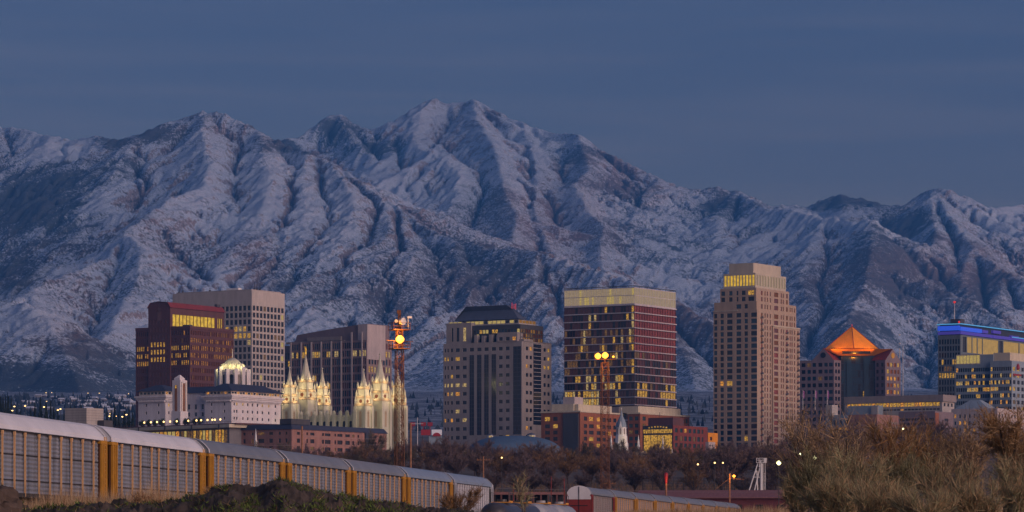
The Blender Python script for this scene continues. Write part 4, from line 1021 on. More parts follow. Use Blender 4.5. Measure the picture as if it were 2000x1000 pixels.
D_ = b.Yl(1858); W_ = b.X(2040); zt = b.Z(797)
rows = sorted([(b.Z(808+13.5*i+7), b.Z(808+13.5*i)) for i in range(6)]); mb = MB()
b.box(mb, 0, W_, 0, D_, 0, zt, dict(cols=even(.6, W_-.6, 15, .42), rows=rows, lit=rnd_lit(.1, ('lit_dim',), 'glass_dark', 5)), dict(cols=even(1, D_-1, 9, .42), rows=rows, lit=rnd_lit(.08, ('lit_amber',), 'glass_blue', 7)), mt=1)
b.add(mb, 'wall', ['mauve_pale', 'slate_roof'])
s_ = MB(); y0_, y1_ = b.Yl(1930, 2), b.Yl(1864, 2); s_.prism([(2,y0_),(16,y0_),(16,y1_),(2,y1_)], zt+.01, b.Z(779), 0, top=[(7,y0_+8),(11,y0_+8),(11,y1_-8),(7,y1_-8)]); b.add(s_, 'roof', 'blue_grey_wall')
b.windows()

# ================================================================ 9 white hotel, art deco tower, domed building
b = Bld('hotel', 'white hotel with corbelled cornices, lit top windows and navy slate roofs, left of the temple', 'hotel', 452, 2080)
def wing(xs, xl, xr_, cy_, ry, wl, wr, lw, rw, seed, ridge, x0=0.0, y0=0.0, depth=None):
    x1_ = b.X(xr_, y0) if xr_ else x0+depth; y1_ = b.Yl(xl, x0)
    zc_ = b.Z(cy_, x0, y0); mb = MB()
    rws = sorted([(b.Z(p+5.5, x0, y0), b.Z(p, x0, y0)) for p in rw])
    A, Bq = (x0, y1_), (x0, y0); A2, B2 = (x0, y0), (x1_, y0)
    b.box(mb, x0, x1_, y0, y1_, 0, zc_, dict(cols=pxcols(b, A2, B2, [(p, 2.6) for p in wr]), rows=rws, lit=rnd_lit(.05, ('lit_gold',), 'glass_dark', seed, [0], .5)), dict(cols=pxcols(b, A, Bq, [(p, 3) for p in wl]), rows=rws, lit=rnd_lit(.06, ('lit_gold',), 'glass_dark', seed+1, [0], .4)))
    b.add(mb, 'wall', ['hotel_white'])
    s_ = MB(); z = zc_
    for k, (o_, h) in enumerate(((.5, .9), (1.1, .9), (1.7, 1.0))):
        s_.box(x0-o_, x1_+o_, y0-o_, y1_+o_, z+.004, z+h); z += h
    n_ = int((x1_-x0)/1.3)
    for i in range(n_): s_.box(x0+i*1.3, x0+i*1.3+.6, y0-1.4, y0-.01, zc_-.9, zc_-.01)
    for i in range(int((y1_-y0)/1.3)): s_.box(x0-1.4, x0-.01, y0+i*1.3, y0+i*1.3+.6, zc_-.9, zc_-.01)
    b.add(s_, 'cornice', 'hotel_white')
    mb = MB(); zt_ = b.Z(ry, x0, y0); h = (z+.9, zt_-.5); i_ = .3
    nx = max(3, int((x1_-x0)/2.6)); ny = max(3, int((y1_-y0)/2.6))
    def tp(i, j, nc, nr): return random.choice(('lit_dim', 'glass_teal', 'lit_amber', 'glass_dark'))
    b.box(mb, x0+i_, x1_-i_, y0+i_, y1_-i_, z+.004, zt_, dict(cols=even(.3, x1_-x0-.9, nx, .78), rows=[h], lit=tp, prio=5), dict(cols=even(.3, y1_-y0-.9, ny, .8), rows=[h], lit=tp if seed > 5 else (lambda *a: 'glass_teal'), prio=5))
    b.add(mb, 'top_storey', ['hotel_cream'])
    s_ = MB(); zr_ = b.Z(ridge, x0+5, y0+5); o_ = 1.6; dx = min(7, (x1_-x0)*.45); dy = min(8, (y1_-y0)*.42)
    s_.prism([(x0-o_,y0-o_),(x1_+o_,y0-o_),(x1_+o_,y1_+o_),(x0-o_,y1_+o_)], zt_+.004, zr_, 0, top=[(x0+dx,y0+dy),(x1_-dx,y0+dy),(x1_-dx,y1_-dy),(x0+dx,y1_-dy)])
    b.add(s_, 'roof', 'slate_navy')
    return x1_, y1_, zc_
wing(0, 400, 548, 781, 763, (413, 438), (457.5,462.5,474.5,484,493,503,512.5,525,538), 3, (786, 800, 813.5, 827, 840), 10, 748.5)
x0w = -6.0; yw = b.Yl(323, x0w)
wing(0, 270, None, 782, 763.5, (285.5, 309.5), (330,), 3, (788, 803), 4, 751.5, x0=x0w, y0=yw, depth=18)
s_ = MB(); y0_, y1_ = b.Yl(400)+.01, yw-.01
b.box(s_, 4, 16, y0_, y1_, 0, b.Z(765), None, dict(cols=even(2, y1_-y0_-2, 4, .35), rows=[(b.Z(811), b.Z(803)), (b.Z(797), b.Z(787))], lit=lambda *a: 'glass_blue')); b.add(s_, 'link_wing', ['hotel_white'])
s_ = MB(); s_.prism([(3,y0_),(17,y0_),(17,y1_),(3,y1_)], b.Z(765)+.01, b.Z(752), 0, top=[(9,y0_),(11,y0_),(11,y1_),(9,y1_)]); b.add(s_, 'link_roof', 'slate_navy')
b.windows()

b = Bld('tower', 'white art deco stone tower with tall bronze window slots, in front of the hotel', 'tower', 352, 2010)
mb = MB()
def cs(mb, xl_, xr_, p0, p1, ins=0):   # corner-centred step
    mb.box(ins, b.X(xr_, ins), ins, b.Yl(xl_, ins), b.Z(p0), b.Z(p1))
cs(mb, 334.5, 367, 880, 803, -.6); cs(mb, 336.5, 365.5, 803, 742, 0); mb.box(b.X(365.5), b.X(373), 2, 9, 0, b.Z(803)); 
mb.box(1.2, b.X(361, 1.2), 1.2, b.Yl(340, 1.2), b.Z(742), b.Z(737.5))
x_, y_ = b.X(361, 1.2), b.Yl(340, 1.2); mb.prism([(1.4,1.4),(x_-.2,1.4),(x_-.2,y_-.2),(1.4,y_-.2)], b.Z(737.5)+.003, b.Z(731.5), 0, top=[(x_*.48,y_*.45),(x_*.55,y_*.45),(x_*.55,y_*.55),(x_*.48,y_*.55)])
b.add(mb, 'shaft', 'hotel_white')
for (xa, xb) in ((b.X(356.5), b.X(361)),): s_ = MB(); s_.box(xa, xb, -.12, -.005, b.Z(803), b.Z(748)); b.add(s_, 'window_slot', 'glass_bronze')
s_ = MB(); s_.box(-.12, -.005, b.Yl(346), b.Yl(341.5), b.Z(803), b.Z(752)); b.add(s_, 'window_slot', 'glass_bronze')
s_ = MB(); s_.box(-.2, -.13, b.Yl(346)+.3, b.Yl(341.5)-.3, b.Z(758), b.Z(752.5)); b.add(s_, 'lit_pane', 'lit_gold')
s_ = MB()
for (px0, px1) in ((354, 356), (361.8, 364)): s_.box(b.X(px0), b.X(px1), -.5, -.005, b.Z(803), b.Z(746))
b.add(s_, 'pilaster', 'hotel_cream')

b = Bld('domed_building', 'white columned building topped by a floodlit yellow dome, behind the hotel roof', 'domed building', 470, 2230, th=R(30))
zb_ = b.Z(762); zt = b.Z(721); rx = (507-434)/2*2230/F
mb = MB(); c = (0, rx)
mb.lathe([(rx*.80, 0), (rx*.80, zt-1.5), (rx*.84, zt-1.5), (rx*.84, zt)], 12, c); 
for k in range(12):
    a_ = 2*math.pi*(k+.5)/12
    q = (c[0]+rx*.86*math.cos(a_), c[1]+rx*.86*math.sin(a_)); mb.box(q[0]-1.1, q[0]+1.1, q[1]-1.1, q[1]+1.1, zb_-10, zt+(1.6 if k % 3 == 0 else .3))
b.add(mb, 'drum', 'hotel_white')
for k in range(12):
    a_ = 2*math.pi*k/12; q = Vector((c[0]+rx*.785*math.cos(a_), c[1]+rx*.785*math.sin(a_)))
    s_ = MB(); s_.box(-1.0, 1.0, -.25, .25, zb_, zt-4); s_.tube((0,-.25,zt-4), (0,.25,zt-4), 1.0, n=12); o = s_.build('arched_window', ['glass_dark'], b.e, (q.x, q.y, 0)); o.rotation_euler = (0,0,a_+math.pi/2)
rd = (487-451)/2*2230/F; zd = zt+.2; h = b.Z(697)-zd
mb = MB(); mb.lathe([(rd, zd), (rd, zd+h*.30), (rd*.97, zd+h*.42), (rd*.86, zd+h*.6), (rd*.62, zd+h*.80), (rd*.36, zd+h*.93), (.3, zd+h*.99)], 24, c)
b.add(mb, 'dome', 'temple_granite', smooth=True)
for k in range(8):
    a_ = 2*math.pi*(k+.3)/8; q = (c[0]+rd*math.cos(a_), c[1]+rd*math.sin(a_)); s_ = MB(); s_.lathe([(2.0, zd), (2.0, zd+h*.28), (1.4, zd+h*.45), (.2, zd+h*.55)], 10, q); b.add(s_, 'dormer', 'temple_granite')
s_ = MB(); s_.tube((*c, zd+h*.95), (*c, b.Z(680)), .2, .1); b.add(s_, 'flagpole', 'white_paint')
for a_ in (-2.6, -1.9, -1.2, -.4):
    q = b.W(c[0]+(rd+4.5)*math.cos(a_-.5), c[1]+(rd+4.5)*math.sin(a_-.5)); lamp_point('dome_floodlight', (q.x, q.y, b.zb+zt+2.5), 900, (1, .85, .35), .5)
# ================================================================ 10 six-spired stone temple
b = Bld('temple', 'floodlit pale granite temple with six pointed spires and a golden statue on the tallest', 'temple', 742, 2150)
S = F/2150.0
yE = b.Yl(597)
mb = MB()
nz0, nz1 = 0, b.Z(812, -10, 25)
def zt_(py, x, y): return b.Z(py, x, y)
# nave
hw = 15.5
mb.box(-hw, hw, 6, yE-6, 0, nz1-1.0)
b.add(mb, 'nave', 'temple_granite')
mb = MB(); ny = 9
for i in range(ny):
    y = 8+(yE-16)*i/(ny-1); mb = MB(); mb.box(-hw-1.2, -hw-.01, y-.9, y+.9, 0, nz1+.6); mb.lathe([(1.0, nz1+.58), (1.2, nz1+1.2), (.9, nz1+2.4), (.1, nz1+2.9)], 8, (-hw-.6, y)); b.add(mb, 'buttress', 'temple_granite')
    mb = MB(); mb.box(hw+.01, hw+1.2, y-.9, y+.9, 0, nz1+.6); b.add(mb, 'buttress', 'temple_granite')
mb = MB(); k = 0; y = 8
while y < yE-8: mb.box(-hw-.25, -hw+.6, y, y+.9, nz1-1.0+.004, nz1+.2); y += 1.8
mb.box(-hw-.35, -hw-.002, 7, yE-7, nz1-2.8, nz1-2.2)
b.add(mb, 'battlement', 'temple_granite')
for i in range(ny-1):
    y = 8+(yE-16)*(i+.5)/(ny-1)
    for (z0_, z1_) in ((nz1-9.5, nz1-4.5), (nz1-18, nz1-12)):
        s_ = MB(); s_.box(-.12, .12, -1.0, 1.0, z0_, z1_); s_.tube((-.12, 0, z1_), (.12, 0, z1_), 1.0, n=12); s_.build('arched_window', ['glass_dark'], b.e, (-hw-.05, y, 0))
def pinn(mb, x, y, z, h, r): mb.lathe([(r, z), (r, z+h*.35), (r*1.25, z+h*.38), (.05, z+h)], 4, (x, y), rot=math.pi/4)
SPOTS = []
def tower(name, x, y, tip, cone, t1a, t1b, t2a, t2b, wc, w1, w2, wb, body0=870, statue=False, mid=True):
    Z = lambda py: b.Z(py, x, y); q = 1/(S*(b.r.x+abs(b.l.x)))      # px width of a square tower seen on its corner -> side
    sc_, s1, s2, sb = wc/S/2*1.04, w1*q/2, w2*q/2, wb*q/2
    mb = MB()
    zb_ = Z(t2b)
    mb.box(x-sb, x+sb, y-sb, y+sb, 0, zb_)
    zz = [0, Z(845), Z(812)] 
    for z in (Z(838), Z(800)): 
        if z < zb_-2: mb.box(x-sb-.25, x+sb+.25, y-sb-.25, y+sb+.25, z-.3, z+.3)
    for (dx, dy) in ((-1,-1), (1,-1), (-1,1), (1,1)):     # corner buttresses, stepping up to pinnacles
        cx, cy = x+dx*sb, y+dy*sb; mb.box(cx-.95, cx+.95, cy-.95, cy+.95, 0, zb_-1.0)
    mb.box(x-s2, x+s2, y-s2, y+s2, zb_+.003, Z(t2a))
    mb.box(x-s1, x+s1, y-s1, y+s1, Z(t2a)+.003, Z(t1a))
    b.add(mb, 'spire_tower', 'temple_granite')
    mb = MB()
    for (s_, z) in ((sb, zb_), (s2, Z(t2a)), (s1, Z(t1a))):
        mb.box(x-s_-.45, x+s_+.45, y-s_-.45, y+s_+.45, z-.7, z+.35)
        n = max(4, int(s_*2/.9))
        for i in range(n):
            u = -s_-.3+(2*s_+.6)*(i+.5)/n
            mb.box(x+u-.2, x+u+.2, y-s_-.44, y-s_-.05, z+.354, z+1.0); mb.box(x-s_-.44, x-s_-.05, y+u-.2, y+u+.2, z+.354, z+1.0)
    b.add(mb, 'parapet', 'temple_trim')
    for (s_, z, h) in ((sb, zb_+.35, 5.0), (s2+.1, Z(t2a)+.35, 4.2), (s1+.1, Z(t1a)+.35, 3.6)):
        for (dx, dy) in ((-1,-1), (1,-1), (-1,1), (1,1)): mb = MB(); pinn(mb, x+dx*s_, y+dy*s_, z, h, .62); b.add(mb, 'corner_pinnacle', 'temple_granite')
    mb = MB(); zc = Z(t1a)+.35; zt = Z(tip)
    mb.lathe([(sc_*1.0, zc), (sc_*.98, zc+.8), (sc_*.55, zc+(zt-zc)*.42), (.22, zt), (.05, zt+.3)], 8, (x, y), rot=math.pi/8)
    b.add(mb, 'spire', 'temple_granite')
    for (s_, za, zbb, n) in ((s2, zb_+.6, Z(t2a)-.9, 1), (s1, Z(t2a)+.5, Z(t1a)-.9, 2)):
        for (fx, fy, a_) in ((0, -1, 0), (-1, 0, math.pi/2)):
            if n == 1:
                o = MB(); r_ = min(1.5, (zbb-za)*.36); o.tube((0, .02, 0), (0, -.12, 0), r_, n=16); o.build('round_window', ['glass_bronze'], b.e, (x+fx*s_, y+fy*s_, (za+zbb)/2), rz=-a_ if fx else 0)
    for z0_, z1_ in ((Z(862), Z(846)), (Z(834), Z(806))):
        if z1_ < zb_-1.5:
            o = MB(); o.box(x-.9, x+.9, y-sb-.08, y-sb+.01, z0_, z1_); o.tube((x, y-sb-.08, z1_), (x, y-sb+.01, z1_), .9, n=12); b.add(o, 'arched_window', 'temple_trim')
            o = MB(); o.box(x-sb-.08, x-sb+.01, y-.9, y+.9, z0_, z1_); o.tube((x-sb-.08, y, z1_), (x-sb+.01, y, z1_), .9, n=12); b.add(o, 'arched_window', 'temple_trim')
    if statue:
        o = MB(); zs = zt+.2
        o.lathe([(.5, zs-.2), (.55, zs+.3), (.25, zs+.5)], 10, (x, y)); o.lathe([(.62, zs+.5), (.5, zs+1.6), (.62, zs+2.8), (.68, zs+3.5), (.28, zs+3.9), (.34, zs+4.2), (.36, zs+4.5), (.1, zs+4.9)], 10, (x, y))
        o.tube((x-.4, y, zs+3.4), (x-1.4, y-.3, zs+4.3), .2, .13); o.tube((x-1.2, y-.25, zs+4.15), (x-2.5, y-.7, zs+4.55), .1, .28); o.tube((x+.5, y, zs+3.3), (x+.9, y, zs+2.1), .2, .14)
        b.add(o, 'statue', 'gold_leaf')
    else:
        o = MB(); o.lathe([(.15, zt), (.55, zt+.4), (.55, zt+.9), (.1, zt+1.3)], 8, (x, y)); b.add(o, 'finial', 'temple_granite')
    # floodlights standing on the ledges
    for (s_, z, e_) in ((sb, zb_+.8, 620), (s2, Z(t2a)+.8, 620), (s1, Z(t1a)+.6, 520)):
        for (ux, uy) in ((0, -1), (-1, 0)):
            p = b.W(x+ux*(s_+2.0), y+uy*(s_+2.0)); SPOTS.append(((p.x, p.y, b.zb+z), e_))
fx = 17.8
tower('w', 0, 0, 694, 745, 747, 763.6, 766, 781.6, 22, 28, 33, 38)
tower('w', b.X(710), 0, 724, 756, 758, 773.5, 776, 790.6, 16, 21, 26, 31)
tower('w', b.X(777), 0, 726, 753, 755, 771, 774, 789, 16, 21, 26, 31)
tower('e', 0, yE, 693, 741, 744.6, 759, 763.5, 778.8, 23, 29, 34, 38, statue=True)
tower('e', b.X(565.5, yE), yE, 720, 752.7, 754.5, 768, 772.5, 786, 14, 21, 26, 30)
tower('e', b.X(629.5, yE), yE, 722, 755, 757, 771, 775, 789.6, 14, 21, 26, 30)
for k, (p, e_) in enumerate(SPOTS): lamp_point('temple_floodlight', p, e_*TEMPLE_E, (1.0, .74, .36), .35)
for (px_, dy, tx, e_) in ((560, -40, 560, 1), (600, -40, 600, 1), (650, -30, 650, .7), (700, -40, 705, 1), (745, -40, 745, 1.2), (785, -40, 785, 1.2)):
    p = at(px_-6, 885, 2150+dy-30); q = at(tx, 800, 2150+(yE*.85 if tx < 660 else 0))
    spot('temple_floodlight', p, q, 15000*e_*TEMPLE_E, (1.0, .84, .38), 42, 1.0)

# ================================================================ 11 brick quarter
def simple(name, label, cat, px, Y, xl, xr_, top, wallk, lc=None, rc=None, rows=None, seed=1, lit=.15, keys=('lit_amber','lit_gold'), dark='glass_dark', cap=100, rec=.35, roof='concrete_dark', cornice=None, x0=0, y0=0):
    b = Bld(name, label, cat, px, Y); W_, D_ = b.X(xr_), b.Yl(xl); zt = b.Z(top); mb = MB()
    rw = sorted([(b.Z(p+h), b.Z(p)) for (p, h) in (rows or [])])
    Rf = dict(cols=pxcols(b, (0,0), (W_,0), rc), rows=rw, lit=rnd_lit(lit, keys, dark, seed)) if rc else None
    Lf = dict(cols=pxcols(b, (0,D_), (0,0), lc), rows=rw, lit=rnd_lit(lit, keys, dark, seed+1)) if lc else None
    b.box(mb, 0, W_, 0, D_, 0, zt, Rf, Lf, mt=1, rec=rec); b.add(mb, 'wall', [wallk, roof])
    if cornice: s_ = MB(); s_.box(-.5, W_+.4, -.5, D_+.4, zt+.003, zt+.9); b.add(s_, 'cornice', cornice)
    b.windows(cap); return b, W_, D_, zt
rB = [(813,8),(827.5,7.5),(840,7.5),(852.5,7.5),(865,7.5)]
b, W_, D_, zt = simple('apartment_building', 'orange brick building with a tall lit glass bay, right of the grey granite tower', 'building', 1133, 2120, 1057, 1214, 805, 'orange_brick',
    [(1069,10),(1084.5,9)], [(1143.5,6),(1155,9),(1169,7),(1180,6),(1190,7),(1201,6)], rB, 5, .12, cornice='cream_stucco')
s_ = MB(); y0_, y1_ = b.Yl(1129, -.8), b.Yl(1099.5, -.8); b.panel(s_, (-.8, y1_), (-.8, y0_), 0, b.Z(807), even(.2, (y1_-y0_)-.2, 5, .93), sorted([(b.Z(808.5+12.4*i+11.4), b.Z(808.5+12.4*i)) for i in range(5)]), rec=.2, lit=lambda i, j, nc, nr: ('lit_gold' if j == nr-1 and i < 4 else ('lit_cream' if i == 3 else 'glass_teal')))
s_.box(-.79, 1, y0_, y1_, 0, b.Z(806.9)); b.add(s_, 'glass_bay', ['gunmetal']); b.windows()
s_ = MB(); s_.box(3, b.X(1195, 3), 3, b.Yl(1123, 3)+.01, zt+.91, b.Z(789)); s_.box(2, 12, b.Yl(1122, 3)+.02, b.Yl(1079, 3), zt+.91, b.Z(788)); b.add(s_, 'penthouse', 'cream_stucco')
s_ = MB(); s_.box(4, 14, b.Yl(1122, 4), b.Yl(1100, 4), b.Z(788)+.003, b.Z(774)); b.add(s_, 'roof_block', 'mauve_pale')
b, W_, D_, zt = simple('apartment_building', 'orange brick building with a cream roof block, behind the white church steeple', 'building', 1250, 2190, 1226, 1346, 808.5, 'orange_brick',
    [(1232,7.5),(1243,7.5)], [(1258,6),(1333,9),(1341,4)], rB, 8, .2, ('lit_dim','lit_cream'), 'glass_teal', cornice='cream_stucco')
s_ = MB(); s_.box(3, b.X(1329, 3), 3, b.Yl(1270, 3) if b.Yl(1270, 3) > 5 else 16, zt+.91, b.Z(792.5)); b.add(s_, 'penthouse', 'cream_stucco')
s_ = MB(); s_.box(2, 14, 16.02 if b.Yl(1270, 3) < 5 else b.Yl(1270, 3)+.02, 34, zt+.91, b.Z(793.5)); b.add(s_, 'roof_block', 'taupe_wall')
b, W_, D_, zt = simple('office_building', 'dark red brick building with a tall lit window wall, behind the small white pinnacles', 'building', 1315, 2050, 1255, 1382, 830.5, 'red_brick',
    None, [(1321,5),(1331,5.2),(1339,5.2),(1347.5,5.2),(1356.5,5.2),(1364.5,5.2),(1372,3)], [(836,8),(851,9),(865,8)], 8, .10, ('lit_dim','lit_amber'), 'glass_teal')
s_ = MB(); y0_, y1_ = b.Yl(1313, -.3), b.Yl(1256.5, -.3)
b.panel(s_, (-.3, y1_), (-.3, y0_), 0, zt-.01, even(.2, (y1_-y0_)-.2, 4, .95), [(0.5, b.Z(849))], rec=.2, lit=lambda *a: 'lit_gold', prio=9)
b.add(s_, 'lit_window_wall', ['gunmetal']); b.windows()
for i in range(14):
    y = y0_+(y1_-y0_)*(i+.5)/14; s_ = MB(); s_.box(-.42, -.31, y-.55, y+.55, b.Z(845.5), b.Z(838)); b.add(s_, 'window', 'lit_gold')
for i in range(7):
    u = (i-3)/3.0; y = (y0_+y1_)/2+u*(y1_-y0_)*.30; s_ = MB(); zc = b.Z(831.5+2.0*u*u); s_.box(-.42, -.31, y-.45, y+.45, zc-.8, zc); b.add(s_, 'window', 'lit_gold')
s_ = MB(); s_.box(1.5, 14, b.Yl(1318, 1.5) if b.Yl(1318,1.5) > 0 else 1, b.Yl(1266, 1.5), zt+.01, b.Z(815)); b.add(s_, 'mechanical_penthouse', 'brown_granite')
s_ = MB(); s_.tube((2, (y0_+y1_)/2, b.Z(815)), (2, (y0_+y1_)/2, b.Z(804)), .12); b.add(s_, 'antenna', 'gunmetal')
simple('building', 'small orange rendered house between the red brick building and the beige tower', 'building', 1383, 2120, 1378, 1402, 845, 'copper_orange', None, [(1389,4)], [(853,7)], 3, 0)
simple('building', 'small cream gabled building low beside the beige tower', 'building', 1384, 2000, 1378, 1397, 863, 'mauve_pale', None, [(1387,2),(1392,2)], [(868,4)], 3, 0)

# white church steeple with pinnacles
b = Bld('church_steeple', 'white church steeple with a pointed grey cap and cross, before the orange brick buildings', 'church steeple', 1221, 1800, th=R(40), zbase=gz(1800)-1)
q = 1800/F; Z = lambda py: b.Z(py); w2 = 11*q
mb = MB(); mb.lathe([(w2*1.30, 0), (w2*1.26, Z(866)), (w2*1.12, Z(862)), (w2*1.08, Z(852)), (w2*.98, Z(850)), (w2*.92, Z(834)), (w2*.88, Z(833))], 8, (0, w2), rot=.3); b.add(mb, 'belfry', 'white_paint')
for k in range(8):
    a_ = .3+math.pi/8+k*math.pi/4; s_ = MB(); s_.box(-.35, .35, -.12, .12, 0, 2.6); s_.tube((0,-.12,2.6), (0,.12,2.6), .35, n=8); o = s_.build('louvered_opening', ['taupe_wall'], b.e, (w2*.90*math.cos(a_), w2+w2*.90*math.sin(a_), Z(848)), rz=a_+math.pi/2)
mb = MB(); mb.lathe([(w2*1.0, Z(834)), (w2*.92, Z(828)), (w2*.62, Z(820)), (w2*.28, Z(812)), (w2*.1, Z(803)), (.05, Z(801))], 8, (0, w2), rot=.3); b.add(mb, 'cap', 'blue_grey_wall')
mb = MB(); mb.tube((0, w2, Z(802)), (0, w2, Z(795)), .09); mb.tube((-.5, w2, Z(798)), (.5, w2, Z(798)), .09); b.add(mb, 'cross', 'white_paint')
for k in range(4):
    a_ = .3+math.pi/8+k*math.pi/2; s_ = MB(); s_.prism([(-.75,-.6),(.75,-.6),(.75,.6),(-.75,.6)], 0, 3.0, top=[(-.05,-.05),(.05,-.05),(.05,.05),(-.05,.05)]); s_.build('dormer', ['gunmetal' if k == 3 else 'white_paint'], b.e, (w2*.85*math.cos(a_), w2+w2*.85*math.sin(a_), Z(834)), rz=a_+math.pi/2)
p = b.W(-3, -4); lamp_point('steeple_floodlight', (p.x, p.y, b.zb+Z(858)), 260, (1, .82, .4), .4)
def pinnacle(px_, top, bot, wpx, Y, label):
    p = at(px_, bot, Y); h = wz(top, Y)-p.z; w_ = wpx*Y/F; s_ = MB()
    s_.lathe([(w_*.42, -4), (w_*.42, h*.18), (w_*.5, h*.22), (w_*.34, h*.3), (w_*.30, h*.5), (.04, h)], 8)
    tag(s_.build('pinnacle', ['white_paint'], loc=p), label, 'pinnacle')
pinnacle(1193.5, 848, 878, 6.5, 1800, 'white pointed pinnacle left of the church steeple')
pinnacle(1247, 849, 878, 6.5, 1800, 'white pointed pinnacle right of the church steeple')
pinnacle(1294.5, 850, 882, 5.5, 1850, 'tallest slim white pinnacle before the lit window wall')
pinnacle(1286.5, 869, 884, 3.2, 1850, 'short white pinnacle just left of the tallest slim one')
pinnacle(1307, 870, 883, 3.2, 1850, 'short white pinnacle just right of the tallest slim one')
pinnacle(1312.5, 874, 883, 2.6, 1850, 'tiny white pinnacle farthest from the steeple')
pinnacle(499.5, 837, 870, 6.5, 1500, 'thin white steeple tip before the dark brick block')
b, W_, D_, zt = simple('building', 'low white hall with a flat roof under the church steeple', 'building', 1225, 1780, 1195, 1262, 880, 'cream_stucco', None, None, None)

# blue vaulted arena roof with two lit cupolas
e = empty('vaulted_hall', (wx(1005, 1900), 1900, gz(1900)-2), R(8), 'low hall with a curved blue roof and two cupolas, before the grey granite tower', 'hall')
zb_ = wz(888, 1900)-e.location.z; zt = wz(851, 1900)-e.location.z; LX = 95*1900/F; LY = 22
mb = MB(); nu, nv = 24, 10
def vp(i, j):
    a_ = -1+2*i/nu; c_ = math.pi*j/nv; r_ = math.sqrt(max(0, 1-abs(a_)**2.6)); return (a_*LX, -math.cos(c_)*LY*r_, zb_+(zt-zb_)*r_*math.sin(c_))
for i in range(nu):
    for j in range(nv): mb.face([vp(i,j), vp(i+1,j), vp(i+1,j+1), vp(i,j+1)], 0, True)
mb.build('roof', ['blue_vault'], e, smooth=True)
mb = MB(); mb.box(-LX*.95, LX*.95, -LY*.8, LY*.8, 0, zb_+.1); mb.build('wall', ['concrete_dark'], e)
for (px_, w_, h_) in ((957, 9, 9), (1038, 13, 11)):
    xx = wx(px_, 1900)-e.location.x; r_ = w_*1900/F*.62; z_ = wz(855, 1900)-e.location.z-.3; hh = h_*1900/F
    s_ = MB(); s_.lathe([(r_, z_), (r_, z_+hh*.6)], 8, (xx, 0)); o = s_.build('cupola', ['white_paint'], e)
    s_ = MB(); s_.lathe([(r_*1.15, z_+hh*.6), (r_*.9, z_+hh*.8), (.2, z_+hh)], 8, (xx, 0)); s_.build('cupola_roof', ['slate_roof'], o)
    for k in range(4):
        s_ = MB(); s_.box(xx+r_*(-.55+.32*k), xx+r_*(-.33+.32*k), -r_*1.0-.1, -r_*.8, z_+hh*.12, z_+hh*.5); s_.build('window', ['lit_cream'], o)

# low conference hall with lit glazing, globe lamps and rooftop shrubs
b = Bld('conference_hall', 'long low concrete hall with gold lit glazing and a planted roof terrace, left of centre', 'conference hall', 445, 1650, th=R(8))
# wall runs left from the near corner: use a frame whose local x points left along the facade
L0 = Vector(at(448, 829, 1650).xy); L1 = Vector(at(190, 822, 1720).xy)
ang = math.atan2((L0-L1).y, (L0-L1).x); b.e.location = (L1.x, L1.y, b.zb); b.e.rotation_euler = (0, 0, ang); b.C = L1; b.th = ang
b.r = Vector((math.cos(ang), math.sin(ang))); b.l = Vector((-math.sin(ang), math.cos(ang))); LN = (L0-L1).length
zr1 = b.Z(829, LN, 0)
mb = MB(); T = lambda p: b.T((0,0), (LN,0), p)
zw = b.Z(835, LN, 0)
cols = even(T(196), T(350), 20, .93)+even(T(352.5), T(444), 15, .93)
b.box(mb, 0, LN, 0, 34, 0, zw, dict(cols=cols, rows=[(b.Z(868, LN, 0), zw-.9)], lit=lambda i, j, nc, nr: random.choice(('lit_gold','lit_lime','lit_gold','lit_amber','lit_dim')), prio=5)); b.add(mb, 'wall', ['concrete_dark'])
s_ = MB(); s_.box(-1.5, LN+2.5, -2.2, 36, zw+.003, zw+1.5); b.add(s_, 'roof_slab', 'cream_stucco')
s_ = MB(); s_.box(-1, LN+4, 1.0, 35, zw+1.503, zw+2.1); 
for k in range(46): x_ = LN*k/45; s_.box(x_-.05, x_+.05, .95, 1.05, zw+2.1, zw+2.9)
s_.box(-1, LN+4, .96, 1.04, zw+2.9, zw+3.0); b.add(s_, 'terrace_rail', 'brown_granite')
s_ = MB(); s_.box(T(256), T(350), -3.0, -2.25, 0, b.Z(838, LN, 0)-2.4); b.add(s_, 'garden_wall', 'mauve_pale')
for k in range(5): x_ = LN*(.15+.2*k); s_ = MB(); s_.box(x_, x_+.5, -2.6, -2.21, zw-.8, zw+1.49); b.add(s_, 'bracket', 'gunmetal')
b.windows()
TER = (b, zw+2.1, LN)
lamp_me = None
gl = [272,285,297,310,322.5,335.5,358,374,383,395.5,405,410,420.5]
for k, px_ in enumerate(gl):
    t = T(px_) if px_ < 446 else LN; q = b.W(t, 3.0); zq = b.zb+zw+2.1
    if k == 0:
        e = empty('globe_lamp', (q.x, q.y, zq), 0, 'small white globe lamp on the roof terrace of the conference hall', 'lamp', 'globe lamps along the roof terrace')
        s_ = MB(); s_.tube((0,0,0), (0,0,1.5), .08); s_.build('post', ['gunmetal'], e)
        s_ = MB(); s_.lathe([(.05,1.5),(.32,1.65),(.42,1.95),(.32,2.25),(.05,2.4)], 10); s_.build('globe', ['lamp_warm'], e); g0 = e
    else: c = copy_tree(g0); c.location = (q.x, q.y, zq)

# grey clad box building
b, W_, D_, zt = simple('building', 'plain grey clad box building behind the first rail car, its right wall paler', 'building', 169, 1250, 127, 202, 796.5, 'concrete', None, None, None)
s_ = MB()
for k in range(5): z = b.Z(801+5*k); s_.box(-.05, W_, -.05, -.004, z-.04, z+.04); s_.box(-.05, -.004, 0, D_, z-.04, z+.04)
b.add(s_, 'cladding_joint', 'concrete_dark')
s_ = MB(); s_.box(b.X(190), b.X(207), -3, -.1, 0, b.Z(820)); b.add(s_, 'entrance_canopy', 'gunmetal')

